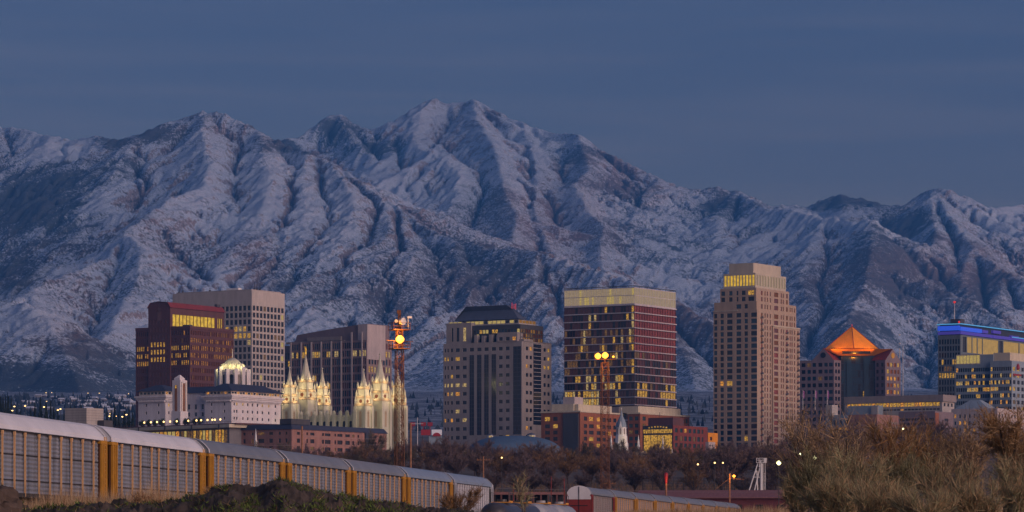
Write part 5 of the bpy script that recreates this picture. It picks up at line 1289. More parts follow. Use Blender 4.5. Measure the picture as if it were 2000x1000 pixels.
# dark brick block before the temple
b = Bld('apartment_building', 'long low pinkish brick block with a dark roof band, in front of the temple', 'building', 569.5, 1640)
D_ = b.Yl(469); W_ = b.X(755); zt = b.Z(838); rw = sorted([(b.Z(p+h), b.Z(p)) for (p, h) in ((843,5.5),(856,8),(871,7))])
mb = MB()
rcx = [(583,6),(600,3),(610,8),(631,4),(640,11),(655,3),(664,10),(679,9),(690,4),(700,3),(733,5),(745,3)]
b.box(mb, 0, W_, 0, D_, 0, zt, dict(cols=pxcols(b, (0,0), (W_,0), rcx), rows=rw, lit=rnd_lit(.06, ('lit_dim',), 'glass_dark', 5)), dict(cols=pxcols(b, (0,D_), (0,0), [(477,5),(493,4),(510,12),(529,8),(546,5),(559,4)]), rows=rw, lit=rnd_lit(.1, ('lit_dim',), 'glass_dark', 6)))
b.add(mb, 'wall', ['pink_brick'])
s_ = MB(); zr_ = b.Z(828); s_.prism([(-.6,-.6),(W_+.5,-.6),(W_+.5,D_+.5),(-.6,D_+.5)], zt+.003, zr_, 0, top=[(1,1),(W_-1,1),(W_-1,D_-2.5),(1,D_-2.5)]); b.add(s_, 'roof', 'slate_navy')
s_ = MB(); s_.box(b.X(712), b.X(724), -.7, -.003, 0, zt-.1); b.add(s_, 'dark_bay', 'dark_navy_wall')  # dark box standing slightly proud of the right wall
s_ = MB(); s_.box(.5, b.X(606, .5), .5, 7, zr_+.003, b.Z(817.5)); b.add(s_, 'stair_head', 'gunmetal')
b.windows()

# billboards and little shed between the temple and the grey tower
e = empty('billboard', at(831, 864, 1900), 0, 'red billboard beside a pale screen, left of the grey granite tower', 'billboard')
q = 1900/F
s_ = MB(); s_.box(-9*q, 10*q, 0, .5, 14*q, 25*q); s_.build('panel', ['sign_red'], e)
s_ = MB(); [s_.box(x*q-.15, x*q+.15, .1, .4, -6, 14*q-.01) for x in (-6, 6)]; s_.build('post', ['gunmetal'], e)
e = empty('billboard', at(853, 864, 1900), 0, 'pale glowing screen with a red arch at its foot, left of the grey granite tower', 'billboard')
s_ = MB(); s_.box(-10*q, 10*q, 0, .5, 14*q, 25*q); s_.build('screen', ['screen_white'], e)
s_ = MB(); pts = [(-8*q*math.cos(math.pi*k/12), 12*q+7*q*math.sin(math.pi*k/12)) for k in range(13)]; s_.face([(x, -.05, z) for x, z in reversed(pts)]); s_.face([(x, -.4, z) for x, z in pts][::-1])
for a_, c_ in zip(pts, pts[1:]): s_.face([(a_[0],-.4,a_[1]),(c_[0],-.4,c_[1]),(c_[0],-.05,c_[1]),(a_[0],-.05,a_[1])])
s_.build('arch_sign', ['sign_red'], e)
s_ = MB(); s_.box(-16*q, 10*q, .6, 8, -8, 12*q); s_.build('building_base', ['blue_grey_wall'], e)
for (px_, y0_, y1_, lb) in ((815.5, 815, 866, 'thin pale radio mast left of the red billboard'),):
    p = at(px_, y1_, 1900); s_ = MB(); s_.tube((0,0,-6), (0,0,(y1_-y0_)*q), .25, .12); s_.tube((-3,0,12*q*3.2), (3,0,12*q*3.2), .12); tag(s_.build('radio_mast', ['white_paint'], loc=p), lb, 'mast')
for k, px_ in enumerate((806, 827, 840)):
    p = at(px_, 832, 2300); s_ = MB(); s_.box(-1.6, 1.6, 0, .6, 0, 2.4); s_.box(-.2, .2, .1, .5, -2.5, -.01)
    tag(s_.build('red_sign', ['sign_red'], loc=p), 'tiny red rooftop sign seen above the billboards', 'sign', 'tiny red signs above the billboards')

# distant houses on the foothills
mat('snow_roof', (.62, .66, .74), .9); wallm('house_wall', (.22, .18, .17)); wallm('house_wall_pale', (.38, .36, .36))
rh = random.Random(4)
HL = [(52,791.5),(75,770),(88,771),(62,788),(120,779.5),(118,783.5),(145,781),(160,784),(172,791),(182,778.5),(203,779),(188,784),(190,782),(180,786),(205,788),(230,772),(236,775),(228,777),(233,781),(245,781),(250,784),(224,789),(229,791),(202,793),(206,797),(262,788),(60,799),(96,797),(158,793),(250,797),(133,789),(212,773),(140,775),(105,775),(262,779),(44,783),(30,790),(172,800),(215,802),(240,802)]
def house(w_, d_, h, wk):
    e = empty('house', (0,0,0), 0, 'small house with a snow covered roof on the foothill left of the brown tower', 'house', 'snow roofed houses on the foothill')
    s_ = MB(); s_.box(-w_/2, w_/2, -d_/2, d_/2, -4, h); s_.build('wall', [wk], e)
    s_ = MB(); r_ = 1.0; z = h+3.0; s_.face([(-w_/2-r_,-d_/2-r_,h-.1),(w_/2+r_,-d_/2-r_,h-.1),(w_/2-1,0,z),(-w_/2+1,0,z)]); s_.face([(w_/2+r_,d_/2+r_,h-.1),(-w_/2-r_,d_/2+r_,h-.1),(-w_/2+1,0,z),(w_/2-1,0,z)])
    s_.face([(w_/2+r_,-d_/2-r_,h-.1),(w_/2+r_,d_/2+r_,h-.1),(w_/2-1,0,z)]); s_.face([(-w_/2-r_,d_/2+r_,h-.1),(-w_/2-r_,-d_/2-r_,h-.1),(-w_/2+1,0,z)]); s_.build('roof', ['snow_roof'], e)
    s_ = MB(); s_.box(-w_*.3, -w_*.3+1.2, -d_/2-.1, -d_/2-.01, h*.35, h*.75); s_.build('window', ['glass_dark'], e)
    return e
protos = [house(13, 9, 4, 'house_wall'), house(17, 10, 5, 'house_wall_pale'), house(11, 8, 3.5, 'house_wall')]
GYi = [p[0] for p in GP]
def ground_at(px_, py):
    lo, hi = 300.0, 6500.0
    for _ in range(40):
        m_ = (lo+hi)/2
        if HY-F*(gz(m_)-CZ)/m_ > py: lo = m_
        else: hi = m_
    return lo
for k, (px_, py) in enumerate(HL):
    py2 = max(py+4, 776); Yh = ground_at(px_, py2); o = protos[k] if k < 3 else copy_tree(protos[rh.randrange(3)])
    o.location = (wx(px_, Yh), Yh, gz(Yh)); o.rotation_euler = (0, 0, rh.uniform(-.5, .5)); s = rh.uniform(.5, .85); o.scale = (s, s, s)
e0 = None
for (px_, py) in ((90,767),(101,767),(143,768),(172,768),(194,768),(251,769),(28,794),(49,793),(86,795),(118,799),(113,801),(216,808),(214,813),(226,813),(239,814),(247,810),(24,802),(91,784)):
    Yh = ground_at(px_, max(py+8, 776)) if py < 790 else 1900.0
    z0_ = gz(Yh); z1_ = wz(py, Yh)
    if e0 is None or abs((z1_-z0_)) > 0:
        big = py > 790
        e = empty('street_lamp', (wx(px_, Yh), Yh, z0_), 0, 'warm street lamp glowing among the dark trees at the left' if big else 'tiny warm street lamp high on the foothill at the left', 'street lamp', 'street lamps among the trees at the left' if big else 'street lamps high on the foothill')
        s_ = MB(); s_.tube((0,0,-1), (0,0,z1_-z0_), .15, .1); s_.build('pole', ['gunmetal'], e)
        s_ = MB(); h_ = z1_-z0_; r_ = .5 if big else .7; s_.lathe([(.1,h_-r_*.6),(r_,h_-r_*.2),(r_,h_+r_*.3),(.1,h_+r_*.6)], 8); s_.build('lamp_head', ['lamp_warm'], e)
# ================================================================ railway: auto rack cars
mat('rail_orange', (.42, .20, .015), .6, var=.25, vscale=1.2); mat('rail_orange_pale', (.55, .33, .16), .65, var=.3, vscale=1.0)
mat('rack_panel', (.21, .235, .28), .55, metal=.25, var=.5, vscale=1.1, stretch=(1.6, 1, .16)); mat('rack_panel_warm', (.30, .26, .25), .6, metal=.2, var=.35, vscale=1.1, stretch=(1.6, 1, .2))
mat('roof_white', (.62, .64, .70), .5, var=.10, vscale=.35); mat('roof_grey', (.24, .26, .29), .45, metal=.3, var=.15, vscale=.35); mat('roof_pale_blue', (.33, .40, .48), .35, metal=.4, var=.12, vscale=.35)
mat('slot_dark', (.012, .012, .018), .8); mat('underframe_black', (.03, .028, .028), .8); mat('rail_orange_shade', (.10, .035, .006), .8); mat('rail_red', (.20, .02, .02), .6, var=.3, vscale=1.0)
mat('rack_silver', (.42, .43, .47), .45, metal=.3, var=.2, vscale=.8); mat('door_white', (.62, .62, .66), .5, var=.12, vscale=.6)
TA = math.atan(1027/F); DL = 27.2; RZ = math.pi/2 - TA; CARL = DL/math.cos(TA); BL = CARL-1.15
def side_pt(n): Y = DL*n; return Vector((1027/F*Y - 15406*DL/F, Y, 0))
_rack_cache = {}
def rack_meshes(key, panel, roofm, framem, postm):
    if key in _rack_cache: return _rack_cache[key]
    h = 1.62; ze = 4.80; zc = 6.0
    d = {}
    s = MB()                                  # corrugated side panels
    for sy in (-1, 1):
        z = .95; k = 0; pts = []
        while z < ze-.02: pts.append((h-.10-(.05 if k % 2 else 0), z)); z += .13; k += 1
        pts.append((h-.10, ze))
        for (a, c) in zip(pts, pts[1:]):
            q = [(.5, sy*a[0], a[1]), (BL-.5, sy*a[0], a[1]), (BL-.5, sy*c[0], c[1]), (.5, sy*c[0], c[1])]
            s.face(q if sy < 0 else q[::-1], 0)
    d['side_panel'] = s.data('side_panel', [panel])
    s = MB(); prof = [(-h-.06, ze+.06), (-h-.02, ze+.32), (-1.38, 5.42), (-1.02, 5.74), (-.55, 5.93), (0, zc), (.55, 5.93), (1.02, 5.74), (1.38, 5.42), (h+.02, ze+.32), (h+.06, ze+.06)]
    nx = 14; xs = [0.15+(BL-.3)*i/nx for i in range(nx+1)]
    for a, c in zip(prof, prof[1:]):
        for x0, x1 in zip(xs, xs[1:]): s.face([(x0,a[0],a[1]),(x1,a[0],a[1]),(x1,c[0],c[1]),(x0,c[0],c[1])], 0, True)
    for x in (.15, BL-.15):
        f = [(x, p[0], p[1]) for p in prof]; s.face(f if x < 1 else f[::-1], 0, False)
    d['roof'] = s.data('roof', [roofm])
    s = MB(); pr = [(p[0]*1.012, p[1]+.045) for p in prof]     # raised end band of the roof
    for a, c in zip(pr, pr[1:]): s.face([(0,a[0],a[1]),(.35,a[0],a[1]),(.35,c[0],c[1]),(0,c[0],c[1])], 0, True)
    d['roof_band'] = s.data('roof_band', ['door_white'])
    s = MB(); s.box(0, BL, -h-.05, h+.05, .95, 1.2); s.box(0, BL, -.5, .5, .6, .95); s.box(-.9, 0, -.2, .2, .65, .95); s.box(BL, BL+.25, -.2, .2, .65, .95); d['underframe'] = s.data('underframe', ['underframe_black'])
    s = MB()
    for sy in (-1, 1): s.box(.02, BL-.02, sy*h-.03 if sy > 0 else -h-.03, h+.03 if sy > 0 else -h+.03, ze-.02, ze+.1)
    d['eave_gap'] = s.data('eave_gap', ['slot_dark'])
    s = MB(); s.box(-.045, .045, -.05, .05, 1.0, ze-.02); s.box(-.12, .12, -.06, .05, ze-.24, ze-.021); d['post'] = s.data('post', [postm])
    s = MB(); s.box(-.62, .62, -.02, .10, 1.0, ze+.0, 1); s.box(-.8, .8, -.12, .12, ze-.16, ze+.04); s.box(-.62, -.38, -.16, -.021, 1.0, ze-.161); s.box(.34, .6, -.16, -.021, 1.0, ze-.161); s.box(-.06, .08, -.14, -.021, 1.0, ze-.161); [s.box(-.379, .339, -.06, -.022, 1.4+.8*k, 1.46+.8*k) for k in range(4)]; d['end_post'] = s.data('end_post', [framem, 'rail_orange_shade' if framem == 'rail_orange' else 'underframe_black'])  # back plate is coloured darker to paint the shade between the end columns
    s = MB(); s.box(-.05, .05, -h+.15, h-.15, 1.2, ze+.3); d['end_door'] = s.data('end_door', [framem])
    s = MB(); s.box(-BL/2+.9, BL/2-.9, -.012, .05, -.028, .028); d['slot'] = s.data('slot', ['slot_dark'])
    s = MB()
    for wx_ in (-.9, .9):
        for wy in (-.75, .75): s.tube((wx_, wy-.07, .45), (wx_, wy+.07, .45), .45, n=12)
        s.tube((wx_, -.7, .45), (wx_, .7, .45), .08)
    s.box(-1.4, 1.4, -.95, -.85, .38, .72); s.box(-1.4, 1.4, .85, .95, .38, .72); d['bogie'] = s.data('bogie', ['underframe_black'])
    s = MB()
    for k in range(14): s.box(-.2, .2, -.03, .03, 1.3+.27*k, 1.34+.27*k)
    s.box(-.22, -.18, -.03, .03, 1.2, 5.1); s.box(.18, .22, -.03, .03, 1.2, 5.1); d['ladder'] = s.data('ladder', [postm])
    _rack_cache[key] = d; return d
def rack(name, label, n, key, panel, roofm, framem, postm, dz=0.0, slots=(), nposts=9, extra=None, group='auto rack cars of the freight train'):
    h = 1.62; P0 = side_pt(n); lat = Vector((-math.cos(TA), math.sin(TA), 0))
    o = P0 + lat*h + Vector((0, 0, 4.3+dz)); d = rack_meshes(key, panel, roofm, framem, postm)
    e = empty(name, o, RZ, label, 'rail car', group)
    for k in ('underframe', 'side_panel', 'roof', 'eave_gap'): link(k, d[k], e)
    for x in (.1, BL-.45): link('roof_band', d['roof_band'], e, (x, 0, 0))
    for x in (.75, BL-.75): link('end_post', d['end_post'], e, (x, -h-.02, 0))
    for x in (.75, BL-.75): q = link('end_post', d['end_post'], e, (x, h+.02, 0), math.pi)
    for x in (.35, BL-.35): link('end_door', d['end_door'], e, (x, 0, 0))
    for x in (4.2, BL-4.2): link('bogie', d['bogie'], e, (x, 0, 0))
    rr = random.Random(int(n*10)); 
    for k in range(nposts):
        x = 3.2+(BL-6.4)*k/(nposts-1)+(rr.uniform(-.35, .35) if nposts < 12 else 0)
        link('post', d['post'], e, (x, -h-.02, 0))
        if k % 2 == 0: link('post', d['post'], e, (x, h+.02, 0), math.pi)
    for z in slots: link('slot', d['slot'], e, (BL/2, -h-.005+.08, z))
    link('ladder', d['ladder'], e, (BL-.35, -h-.1, 0))
    return e
SL = (3.45, 1.95)
cars = [(-1, 'white roofed auto rack car nearest the left edge, grey panels between orange posts', 'a', 'rack_panel', 'roof_white', 'rail_orange', 'rail_orange_pale', SL, 9),
 (0, 'white roofed auto rack car second from the left edge, before the conference hall', 'a2', 'rack_panel', 'roof_white', 'rail_orange', 'rail_orange_pale', SL, 9),
 (1, 'grey roofed auto rack car below the hotel, between white roofed and other grey cars', 'b', 'rack_panel', 'roof_grey', 'rail_orange', 'rail_orange_pale', (), 9),
 (2, 'grey roofed auto rack car before the brick block, behind the highest dirt heap', 'b', 'rack_panel', 'roof_grey', 'rail_orange', 'rail_orange_pale', (), 9),
 (3, 'grey roofed auto rack car directly below the tall lattice mast beside the temple', 'b', 'rack_panel', 'roof_grey', 'rail_orange', 'rail_orange_pale', (), 9),
 (4, 'blue grey roofed auto rack car with orange ends, next to last in the near train', 'c', 'rack_panel', 'roof_pale_blue', 'rail_orange', 'rail_orange_pale', (), 9),
 (5, 'silver auto rack car with pale posts, last car of the near train', 'd', 'rack_silver', 'roof_pale_blue', 'rack_silver', 'door_white', (), 14)]
for (k, lb, key, pm, rm, fm, qm, sl_, npst) in cars: rack('rail_car', lb, 8.5+k, key, pm, rm, fm, qm, 0, sl_, npst)
ordn = ['first car of the farther train with a white and dark red end, grey roof', 'second car of the farther train behind the white ended one', 'third car of the farther train, orange ended with a grey roof', 'fourth car of the farther train, grey roofed', 'fifth car of the farther train, near the orange bulb topped post', 'sixth car of the farther train, grey roofed', 'seventh car of the farther train, below the street lamp', 'eighth car of the farther train, before the red shed', 'last small car at the far end of the farther train']
for k in range(9):
    key = ('e', 'f')[k > 0]
    e = rack('rail_car', ordn[k], 17.65+k*.985, key, 'rack_panel_warm', 'roof_grey', 'rail_red' if k == 0 else 'rail_orange', 'rack_panel_warm' if k == 0 else 'rail_orange_pale', .62+.12*k, (), 9, group='auto rack cars of the farther train')
    if k == 0:
        s = MB(); h = 1.6; prof = [(-h, 4.4), (-h, 5.1), (-1.38, 5.5), (-1.02, 5.8), (-.55, 5.98), (0, 6.06), (.55, 5.98), (1.02, 5.8), (1.38, 5.5), (h, 5.1), (h, 4.4)]
        s.face([(.0, p[0], p[1]) for p in prof[::-1]][::-1]); s.prism([(-.02,-h),(.3,-h),(.3,h),(-.02,h)], 4.2, 5.2); s.build('upper_end_door', ['door_white'], e)
        s = MB(); s.box(-.04, .3, -h, h, 1.1, 4.19); s.build('lower_end_door', ['rail_red'], e)
        s = MB(); s.box(-.08, -.021, -.04, .04, 1.2, 5.9); s.box(-.08, -.041, -1.2, 1.2, 3.3, 3.42); s.build('door_seam', ['slot_dark'], e)
# coupler level track bed
s = MB(); a = side_pt(6.5); c = side_pt(27.5)
def bed(mb, off0, off1, z0a, z0b, dza=.0):
    lat = Vector((-math.cos(TA), math.sin(TA), 0)); p = [a+lat*off0, a+lat*off1, c+lat*off1, c+lat*off0]; q = [z0a, z0a, z0b, z0b]
    i = len(mb.v)
    for dz in (-2.0, 0.0):
        for k in range(4): mb.v.append((p[k].x, p[k].y, q[k]+dz+dza))
    for f in ((0,1,5,4),(1,2,6,5),(2,3,7,6),(3,0,4,7),(4,5,6,7)): mb.f.append([i+x for x in f][::-1]); mb.m.append(0)
bed(s, -.8, 4.2, 4.15, 5.9, -.02)
mat('ballast', (.16, .14, .13), .95, var=.4, vscale=3.0)
tag(s.build('track_bed', ['ballast']), 'gravel bed under the rail cars', None, kind='structure')
for off, nm in ((.85, 'rail nearer the camera under the freight cars'), (2.35, 'rail on the far side under the freight cars')):
    s = MB(); bed(s, off-.04, off+.04, 4.28, 6.02, 0); s.v = [(x, y, z) for (x, y, z) in s.v]; tag(s.build('rail', ['underframe_black']), nm, 'rail')

# low tank cars on the next track
mat('tank_black', (.05, .05, .06), .35, var=.3, vscale=.8); mat('tank_grey', (.32, .34, .38), .4, var=.2, vscale=.8); mat('tank_yellow', (.7, .32, .04), .5)
tl = [('black tank car with a yellow walkway just right of the silver auto rack', 'tank_black'), ('black tank car with a yellow rim, second beyond the silver auto rack', 'tank_black'), ('grey tank car before the white ended car', 'tank_grey'), ('pale grey tank car farthest, beside the dark red car end', 'tank_grey')]
for k, (lb, mm) in enumerate(tl):
    Yk = 352+15.2*k; px_ = (985, 1023, 1062, 1098)[k]; zt_k = wz((982, 983, 984, 986)[k], Yk+6); r_ = 1.5
    e = empty('tank_car', (wx(px_, Yk)-1.2, Yk, zt_k-r_*2-1.0), RZ, lb, 'tank car', 'tank cars on the nearer track')
    s = MB(); n_ = 20; pr = [(0, .05), (.25, .9), (.8, 1.35), (1.4, 1.5), (11.6, 1.5), (12.2, 1.35), (12.75, .9), (13, .05)]; i = len(s.v)
    for (x, rr_) in pr:
        for q in range(n_): t = 2*math.pi*q/n_; s.v.append((x, rr_*math.cos(t), 1.0+r_+rr_*math.sin(t)))
    for g in range(len(pr)-1):
        for q in range(n_): j = (q+1) % n_; s.f.append([g*n_+q, g*n_+j, (g+1)*n_+j, (g+1)*n_+q]); s.m.append(0)
    s.build('tank', [mm], e, smooth=True)
    s = MB(); s.tube((6.5, 0, 1.0+2*r_-.1), (6.5, 0, 1.0+2*r_+.35), .5, n=14); s.build('dome', [mm], e)
    s = MB(); s.box(5.2, 7.8, -.9, .9, 1.0+2*r_+.0, 1.0+2*r_+.08); s.box(5.2, 7.8, -.93, -.9, 1.08+2*r_, 1.2+2*r_); s.build('walkway', ['tank_yellow'], e)
    s = MB(); [s.tube((x, y, 1.05+2*r_), (x, y, 2.0+2*r_), .03) for x in (5.2, 6.5, 7.8) for y in (-.9, .9)]; [s.tube((5.2, y, 2.0+2*r_), (7.8, y, 2.0+2*r_), .03) for y in (-.9, .9)]; s.build('railing', ['gunmetal'], e)
    s = MB(); s.box(-.3, 13.3, -1.2, 1.2, .5, .75); s.build('underframe', ['underframe_black'], e)
    for x in (2, 11):
        s = MB()
        for wx_ in (-.8, .8):
            for wy in (-.75, .75): s.tube((x+wx_, wy-.07, .1), (x+wx_, wy+.07, .1), .42, n=12)
        s.build('bogie', ['underframe_black'], e)

# ================================================================ lattice light masts
mat('rusty_steel', (.14, .055, .025), .7, var=.3, vscale=1.0)
def lattice(s, w0, w1, z0, z1, nb, r=.05):
    c = [(-1,-1), (1,-1), (1,1), (-1,1)]
    for i in range(nb):
        za, zb = z0+(z1-z0)*i/nb, z0+(z1-z0)*(i+1)/nb; wa, wb = [w0+(w1-w0)*(z-z0)/(z1-z0) for z in (za, zb)]
        for k in range(4):
            a, d = c[k], c[(k+1) % 4]
            s.tube((a[0]*wa, a[1]*wa, za), (a[0]*wb, a[1]*wb, zb), r*1.5, n=4, cap=False)
            s.tube((a[0]*wa, a[1]*wa, za), (d[0]*wb, d[1]*wb, zb), r, n=3, cap=False); s.tube((d[0]*wa, d[1]*wa, za), (a[0]*wb, a[1]*wb, zb), r, n=3, cap=False)
            s.tube((a[0]*wb, a[1]*wb, zb), (d[0]*wb, d[1]*wb, zb), r, n=3, cap=False)
Y = 480.0; q = Y/F; zg = gz(Y); e = empty('lattice_mast', (wx(780, Y), Y, zg), R(20), 'rusty lattice light mast with two platforms and a dish, right of the temple spires', 'light mast')
def mz(py): return wz(py, Y)-zg
s = MB(); lattice(s, .56, .46, 0, mz(684), 22, .038); s.build('lattice', ['rusty_steel'], e)
for (py, hw_) in ((682, 1.15), (645, 1.15)):
    s = MB(); z = mz(py); s.box(-hw_, hw_, -hw_, hw_, z, z+.1); s.build('platform', ['rusty_steel'], e)
    s = MB()
    for zz_ in (.5, 1.0): 
        for (a, c) in (((-1,-1),(1,-1)), ((1,-1),(1,1)), ((1,1),(-1,1)), ((-1,1),(-1,-1))): s.tube((a[0]*hw_, a[1]*hw_, z+zz_), (c[0]*hw_, c[1]*hw_, z+zz_), .03, n=4)
    for (x, y) in ((-1,-1),(0,-1),(1,-1),(1,0),(1,1),(0,1),(-1,1),(-1,0)): s.tube((x*hw_, y*hw_, z), (x*hw_, y*hw_, z+1.0), .03, n=4)
    s.build('railing', ['rusty_steel'], e)
s = MB(); lattice(s, .4, .36, mz(682)+.1, mz(645), 3, .045); s.box(-.3, .3, -.3, .3, mz(670), mz(655)); s.build('cabin', ['rusty_steel'], e)
s = MB(); lattice(s, .18, .12, mz(645)+.1, mz(606), 5, .03); s.box(-.35, -.05, -.1, .1, mz(613), mz(606)); s.build('antenna_frame', ['rusty_steel'], e)
s = MB(); s.tube((.1, -.3, mz(628)), (.35, -.75, mz(628)), .42, .5, n=18); s.build('dish', ['door_white'], e, smooth=False)
s = MB(); s.tube((-.55, -.5, mz(628)), (-.7, -.75, mz(628)), .2, .22, n=12); s.build('small_dish', ['door_white'], e)
s = MB(); s.tube((.95, -.9, mz(645)), (.95, -.9, mz(622)), .04); s.box(.85, 1.45, -1.0, -.8, mz(622), mz(618)); s.build('camera_arm', ['door_white'], e)
def floodlamp(parent, x, y, z, r, lit=True):
    s = MB(); s.lathe([(r*.3, -r*.9), (r*.9, -r*.35), (r, 0), (r*.9, r*.35), (r*.3, r*.9)], 12); o = s.build('floodlight', ['lamp_orange' if lit else 'gunmetal'], parent, (x, y, z)); return o
floodlamp(e, -.35, -1.35, mz(664), .58)
s = MB(); s.tube((-2.1, -1.0, mz(666)), (1.6, -1.0, mz(668)), .05); s.build('crossarm', ['rusty_steel'], e)
lamp_point('mast_lamp_glow', (wx(776, Y), Y-2.6, wz(664, Y)), 900, (1, .42, .06), .3)
lamp_point('mast_lamp_glow', (wx(777, Y), Y-1.8, wz(652, Y)), 260, (1, .42, .06), .3)
Y = 620.0; zg = gz(Y); e = empty('lattice_mast', (wx(1181.5, Y), Y, zg), R(12), 'rusty lattice light mast with twin lit floodlights, in front of the glowing crown glass tower', 'light mast')
s = MB(); lattice(s, .72, .58, 0, mz(708), 24, .032); s.build('lattice', ['rusty_steel'], e)
s = MB(); s.tube((-1.9, -.5, mz(702)), (1.9, -.5, mz(702)), .07); s.tube((0, 0, mz(710)), (0, 0, mz(692)), .08); s.build('crossarm', ['rusty_steel'], e)
for (px_, py, r_, l_) in ((1165, 696, .56, True), (1179.5, 694.5, .58, True), (1196, 697, .2, True)):
    floodlamp(e, (px_-1181.5)*Y/F, -.9, mz(py), r_)
lamp_point('mast_lamp_glow', (wx(1176, Y), Y-3.2, wz(708, Y)), 900, (1, .42, .06), .3)
lamp_point('mast_lamp_glow', (wx(1190, Y), Y-3.2, wz(730, Y)), 120, (1, .42, .06), .3)

# ================================================================ poles, wires, street lamp, signal post, chute, shed
def upole(px_, top, Y, lb, arms=1, w=.14, mt='wood_pole'):
    zg = gz(Y); e = empty('utility_pole', (wx(px_, Y), Y, zg), R(-10), lb, 'utility pole'); h = wz(top, Y)-zg
    s = MB(); s.tube((0,0,-.5), (0,0,h), w*1.2, w, n=8); s.build('pole', [mt], e)
    for k in range(arms): s = MB(); s.box(-1.1, 1.1, -.06, .06, h-.7-k*1.1, h-.55-k*1.1); [s.tube((x,0,h-.55-k*1.1), (x,0,h-.35-k*1.1), .06) for x in (-1,-.5,.5,1)]; s.build('crossarm', [mt], e)
    return e
mat('wood_pole', (.28, .14, .08), .85, var=.3, vscale=2.0)
upole(802, 826, 700, 'plain brown wooden pole beside the lattice mast right of the temple', 0, .2)
upole(590, 832, 620, 'wooden pole before the pinkish brick block', 0, .15)
upole(944, 891, 600, 'wooden utility pole with a crossarm above the last near train car', 1, .12)
upole(1191, 0+938, 640, 'short pole with a crossarm and insulators above the white ended rail car', 2, .08, 'wood_pole')
for k, (px_, tp, lb) in enumerate(((1003, 944, 'thin dark red post farthest left of the three behind the tank cars'), (1076.5, 931, 'tallest thin dark red post behind the tank cars'), (1102, 935, 'thin dark red post just left of the white ended rail car'))):
    Yk = 640; zg = gz(Yk); s = MB(); s.tube((0,0,-.5), (0,0,wz(tp, Yk)-zg), .1, .08); tag(s.build('post', ['rail_red'], loc=(wx(px_, Yk), Yk, zg)), lb, 'post')
def wire(p0, p1, sag, lb, r=.03):
    s = MB(); P0, P1 = Vector(p0), Vector(p1); pr = None
    for i in range(17):
        t = i/16; p = P0.lerp(P1, t); p.z -= sag*4*t*(1-t)
        if pr is not None: s.tube(pr, p, r, n=3, cap=False)
        pr = p
    tag(s.build('power_line', ['wire_grey']), lb, 'wire', 'power lines across the yard')
mat('wire_grey', (.30, .26, .26), .6)
wire(at(470, 868, 600), at(800, 866, 620), .3, 'thin wire passing in front of the brick block', .022)
wire(at(590, 851, 620), at(800, 856, 700), .3, 'thin wire from the pole before the brick block to the mast', .022)
wire(at(968, 953, 560), at(1110, 955, 560), .15, 'pale taut wire behind the tank cars', .035)
wire(at(1207, 957, 790), at(1540, 960, 790), .3, 'pale wire above the red shed roof', .03)
Y = 780.0; zg = gz(Y); e = empty('street_lamp', (wx(1425, Y), Y, zg), 0, 'wooden pole with a glowing orange street lamp and guy wires, before the red shed', 'street lamp')
h = wz(925, Y)-zg; s = MB(); s.tube((0,0,-.5), (0,0,h), .2, .16, n=8); s.build('pole', ['wood_pole'], e)
s = MB(); s.tube((0,0,h-.3), (.85,-.1,h-.5), .07); s.build('arm', ['gunmetal'], e); floodlamp(e, .95, -.1, h-.55, .32)
s = MB(); s.tube((0,0,h-1.0), (-3.4,0,h-3.7), .045); s.tube((0,0,h-1.0), (3.2,0,h-1.3), .04); s.build('guy_wire', ['wood_pole'], e)
lamp_point('street_lamp_glow', (wx(1430, Y), Y-1.4, wz(932, Y)), 260, (1, .42, .06), .15)
Y = 770.0; zg = gz(Y); e = empty('signal_post', (wx(1301, Y), Y, zg), 0, 'orange post with a bulb shaped red top, left of the street lamp', 'signal post')
h = wz(923, Y)-zg; s = MB(); s.tube((0,0,-.5), (0,0,h-2.3), .21, .21, n=10); s.build('post', ['wood_pole'], e)
s = MB(); s.lathe([(.2, h-2.4), (.3, h-1.6), (.42, h-.8), (.4, h-.3), (.2, h)], 12); s.build('bulb_top', ['sign_red'], e)
lamp_point('post_glow', (wx(1303, Y), Y-1.2, wz(940, Y)), 70, (1, .35, .05), .1)
# white chute tower
Y = 830.0; zg = gz(Y); q = Y/F; e = empty('loading_chute', (wx(1485, Y), Y, zg), 0, 'white steel loading chute with slanted legs and a ladder, behind the red shed', 'loading tower'); mzz = lambda py: wz(py, Y)-zg; mx_ = lambda px_: (px_-1485)*q
s = MB()
for (a, c) in (((1453,955),(1480,905)), ((1466,955),(1486,905)), ((1481,955),(1478,920))):
    s.tube((mx_(a[0]), -.3, mzz(a[1])-4), (mx_(c[0]), 0, mzz(c[1])), .14, n=6)
s.tube((mx_(1470), -.1, mzz(932)), (mx_(1486), -.1, mzz(932)), .09); s.tube((mx_(1471), -.1, mzz(932)), (mx_(1478), -.1, mzz(918)), .08); s.build('leg_frame', ['white_paint'], e)
s = MB(); s.tube((mx_(1487), 0, mzz(955)-4), (mx_(1487), 0, mzz(905)), .33, n=12); s.tube((mx_(1483), 0, mzz(912)), (mx_(1486), 0, mzz(898)), .24, n=10); s.build('chute_pipe', ['white_paint'], e)
s = MB(); s.box(mx_(1477), mx_(1497), -.5, .5, mzz(904), mzz(903)); [s.tube((mx_(x), -.5, mzz(904)), (mx_(x), -.5, mzz(895)), .055) for x in (1477, 1482, 1490, 1497)]; [s.tube((mx_(1477), -.5, mzz(y)), (mx_(1497), -.5, mzz(y)), .055) for y in (895, 899)]; s.box(mx_(1492), mx_(1496.5), -.5, .1, mzz(903), mzz(895.5)); s.build('head_platform', ['white_paint'], e)
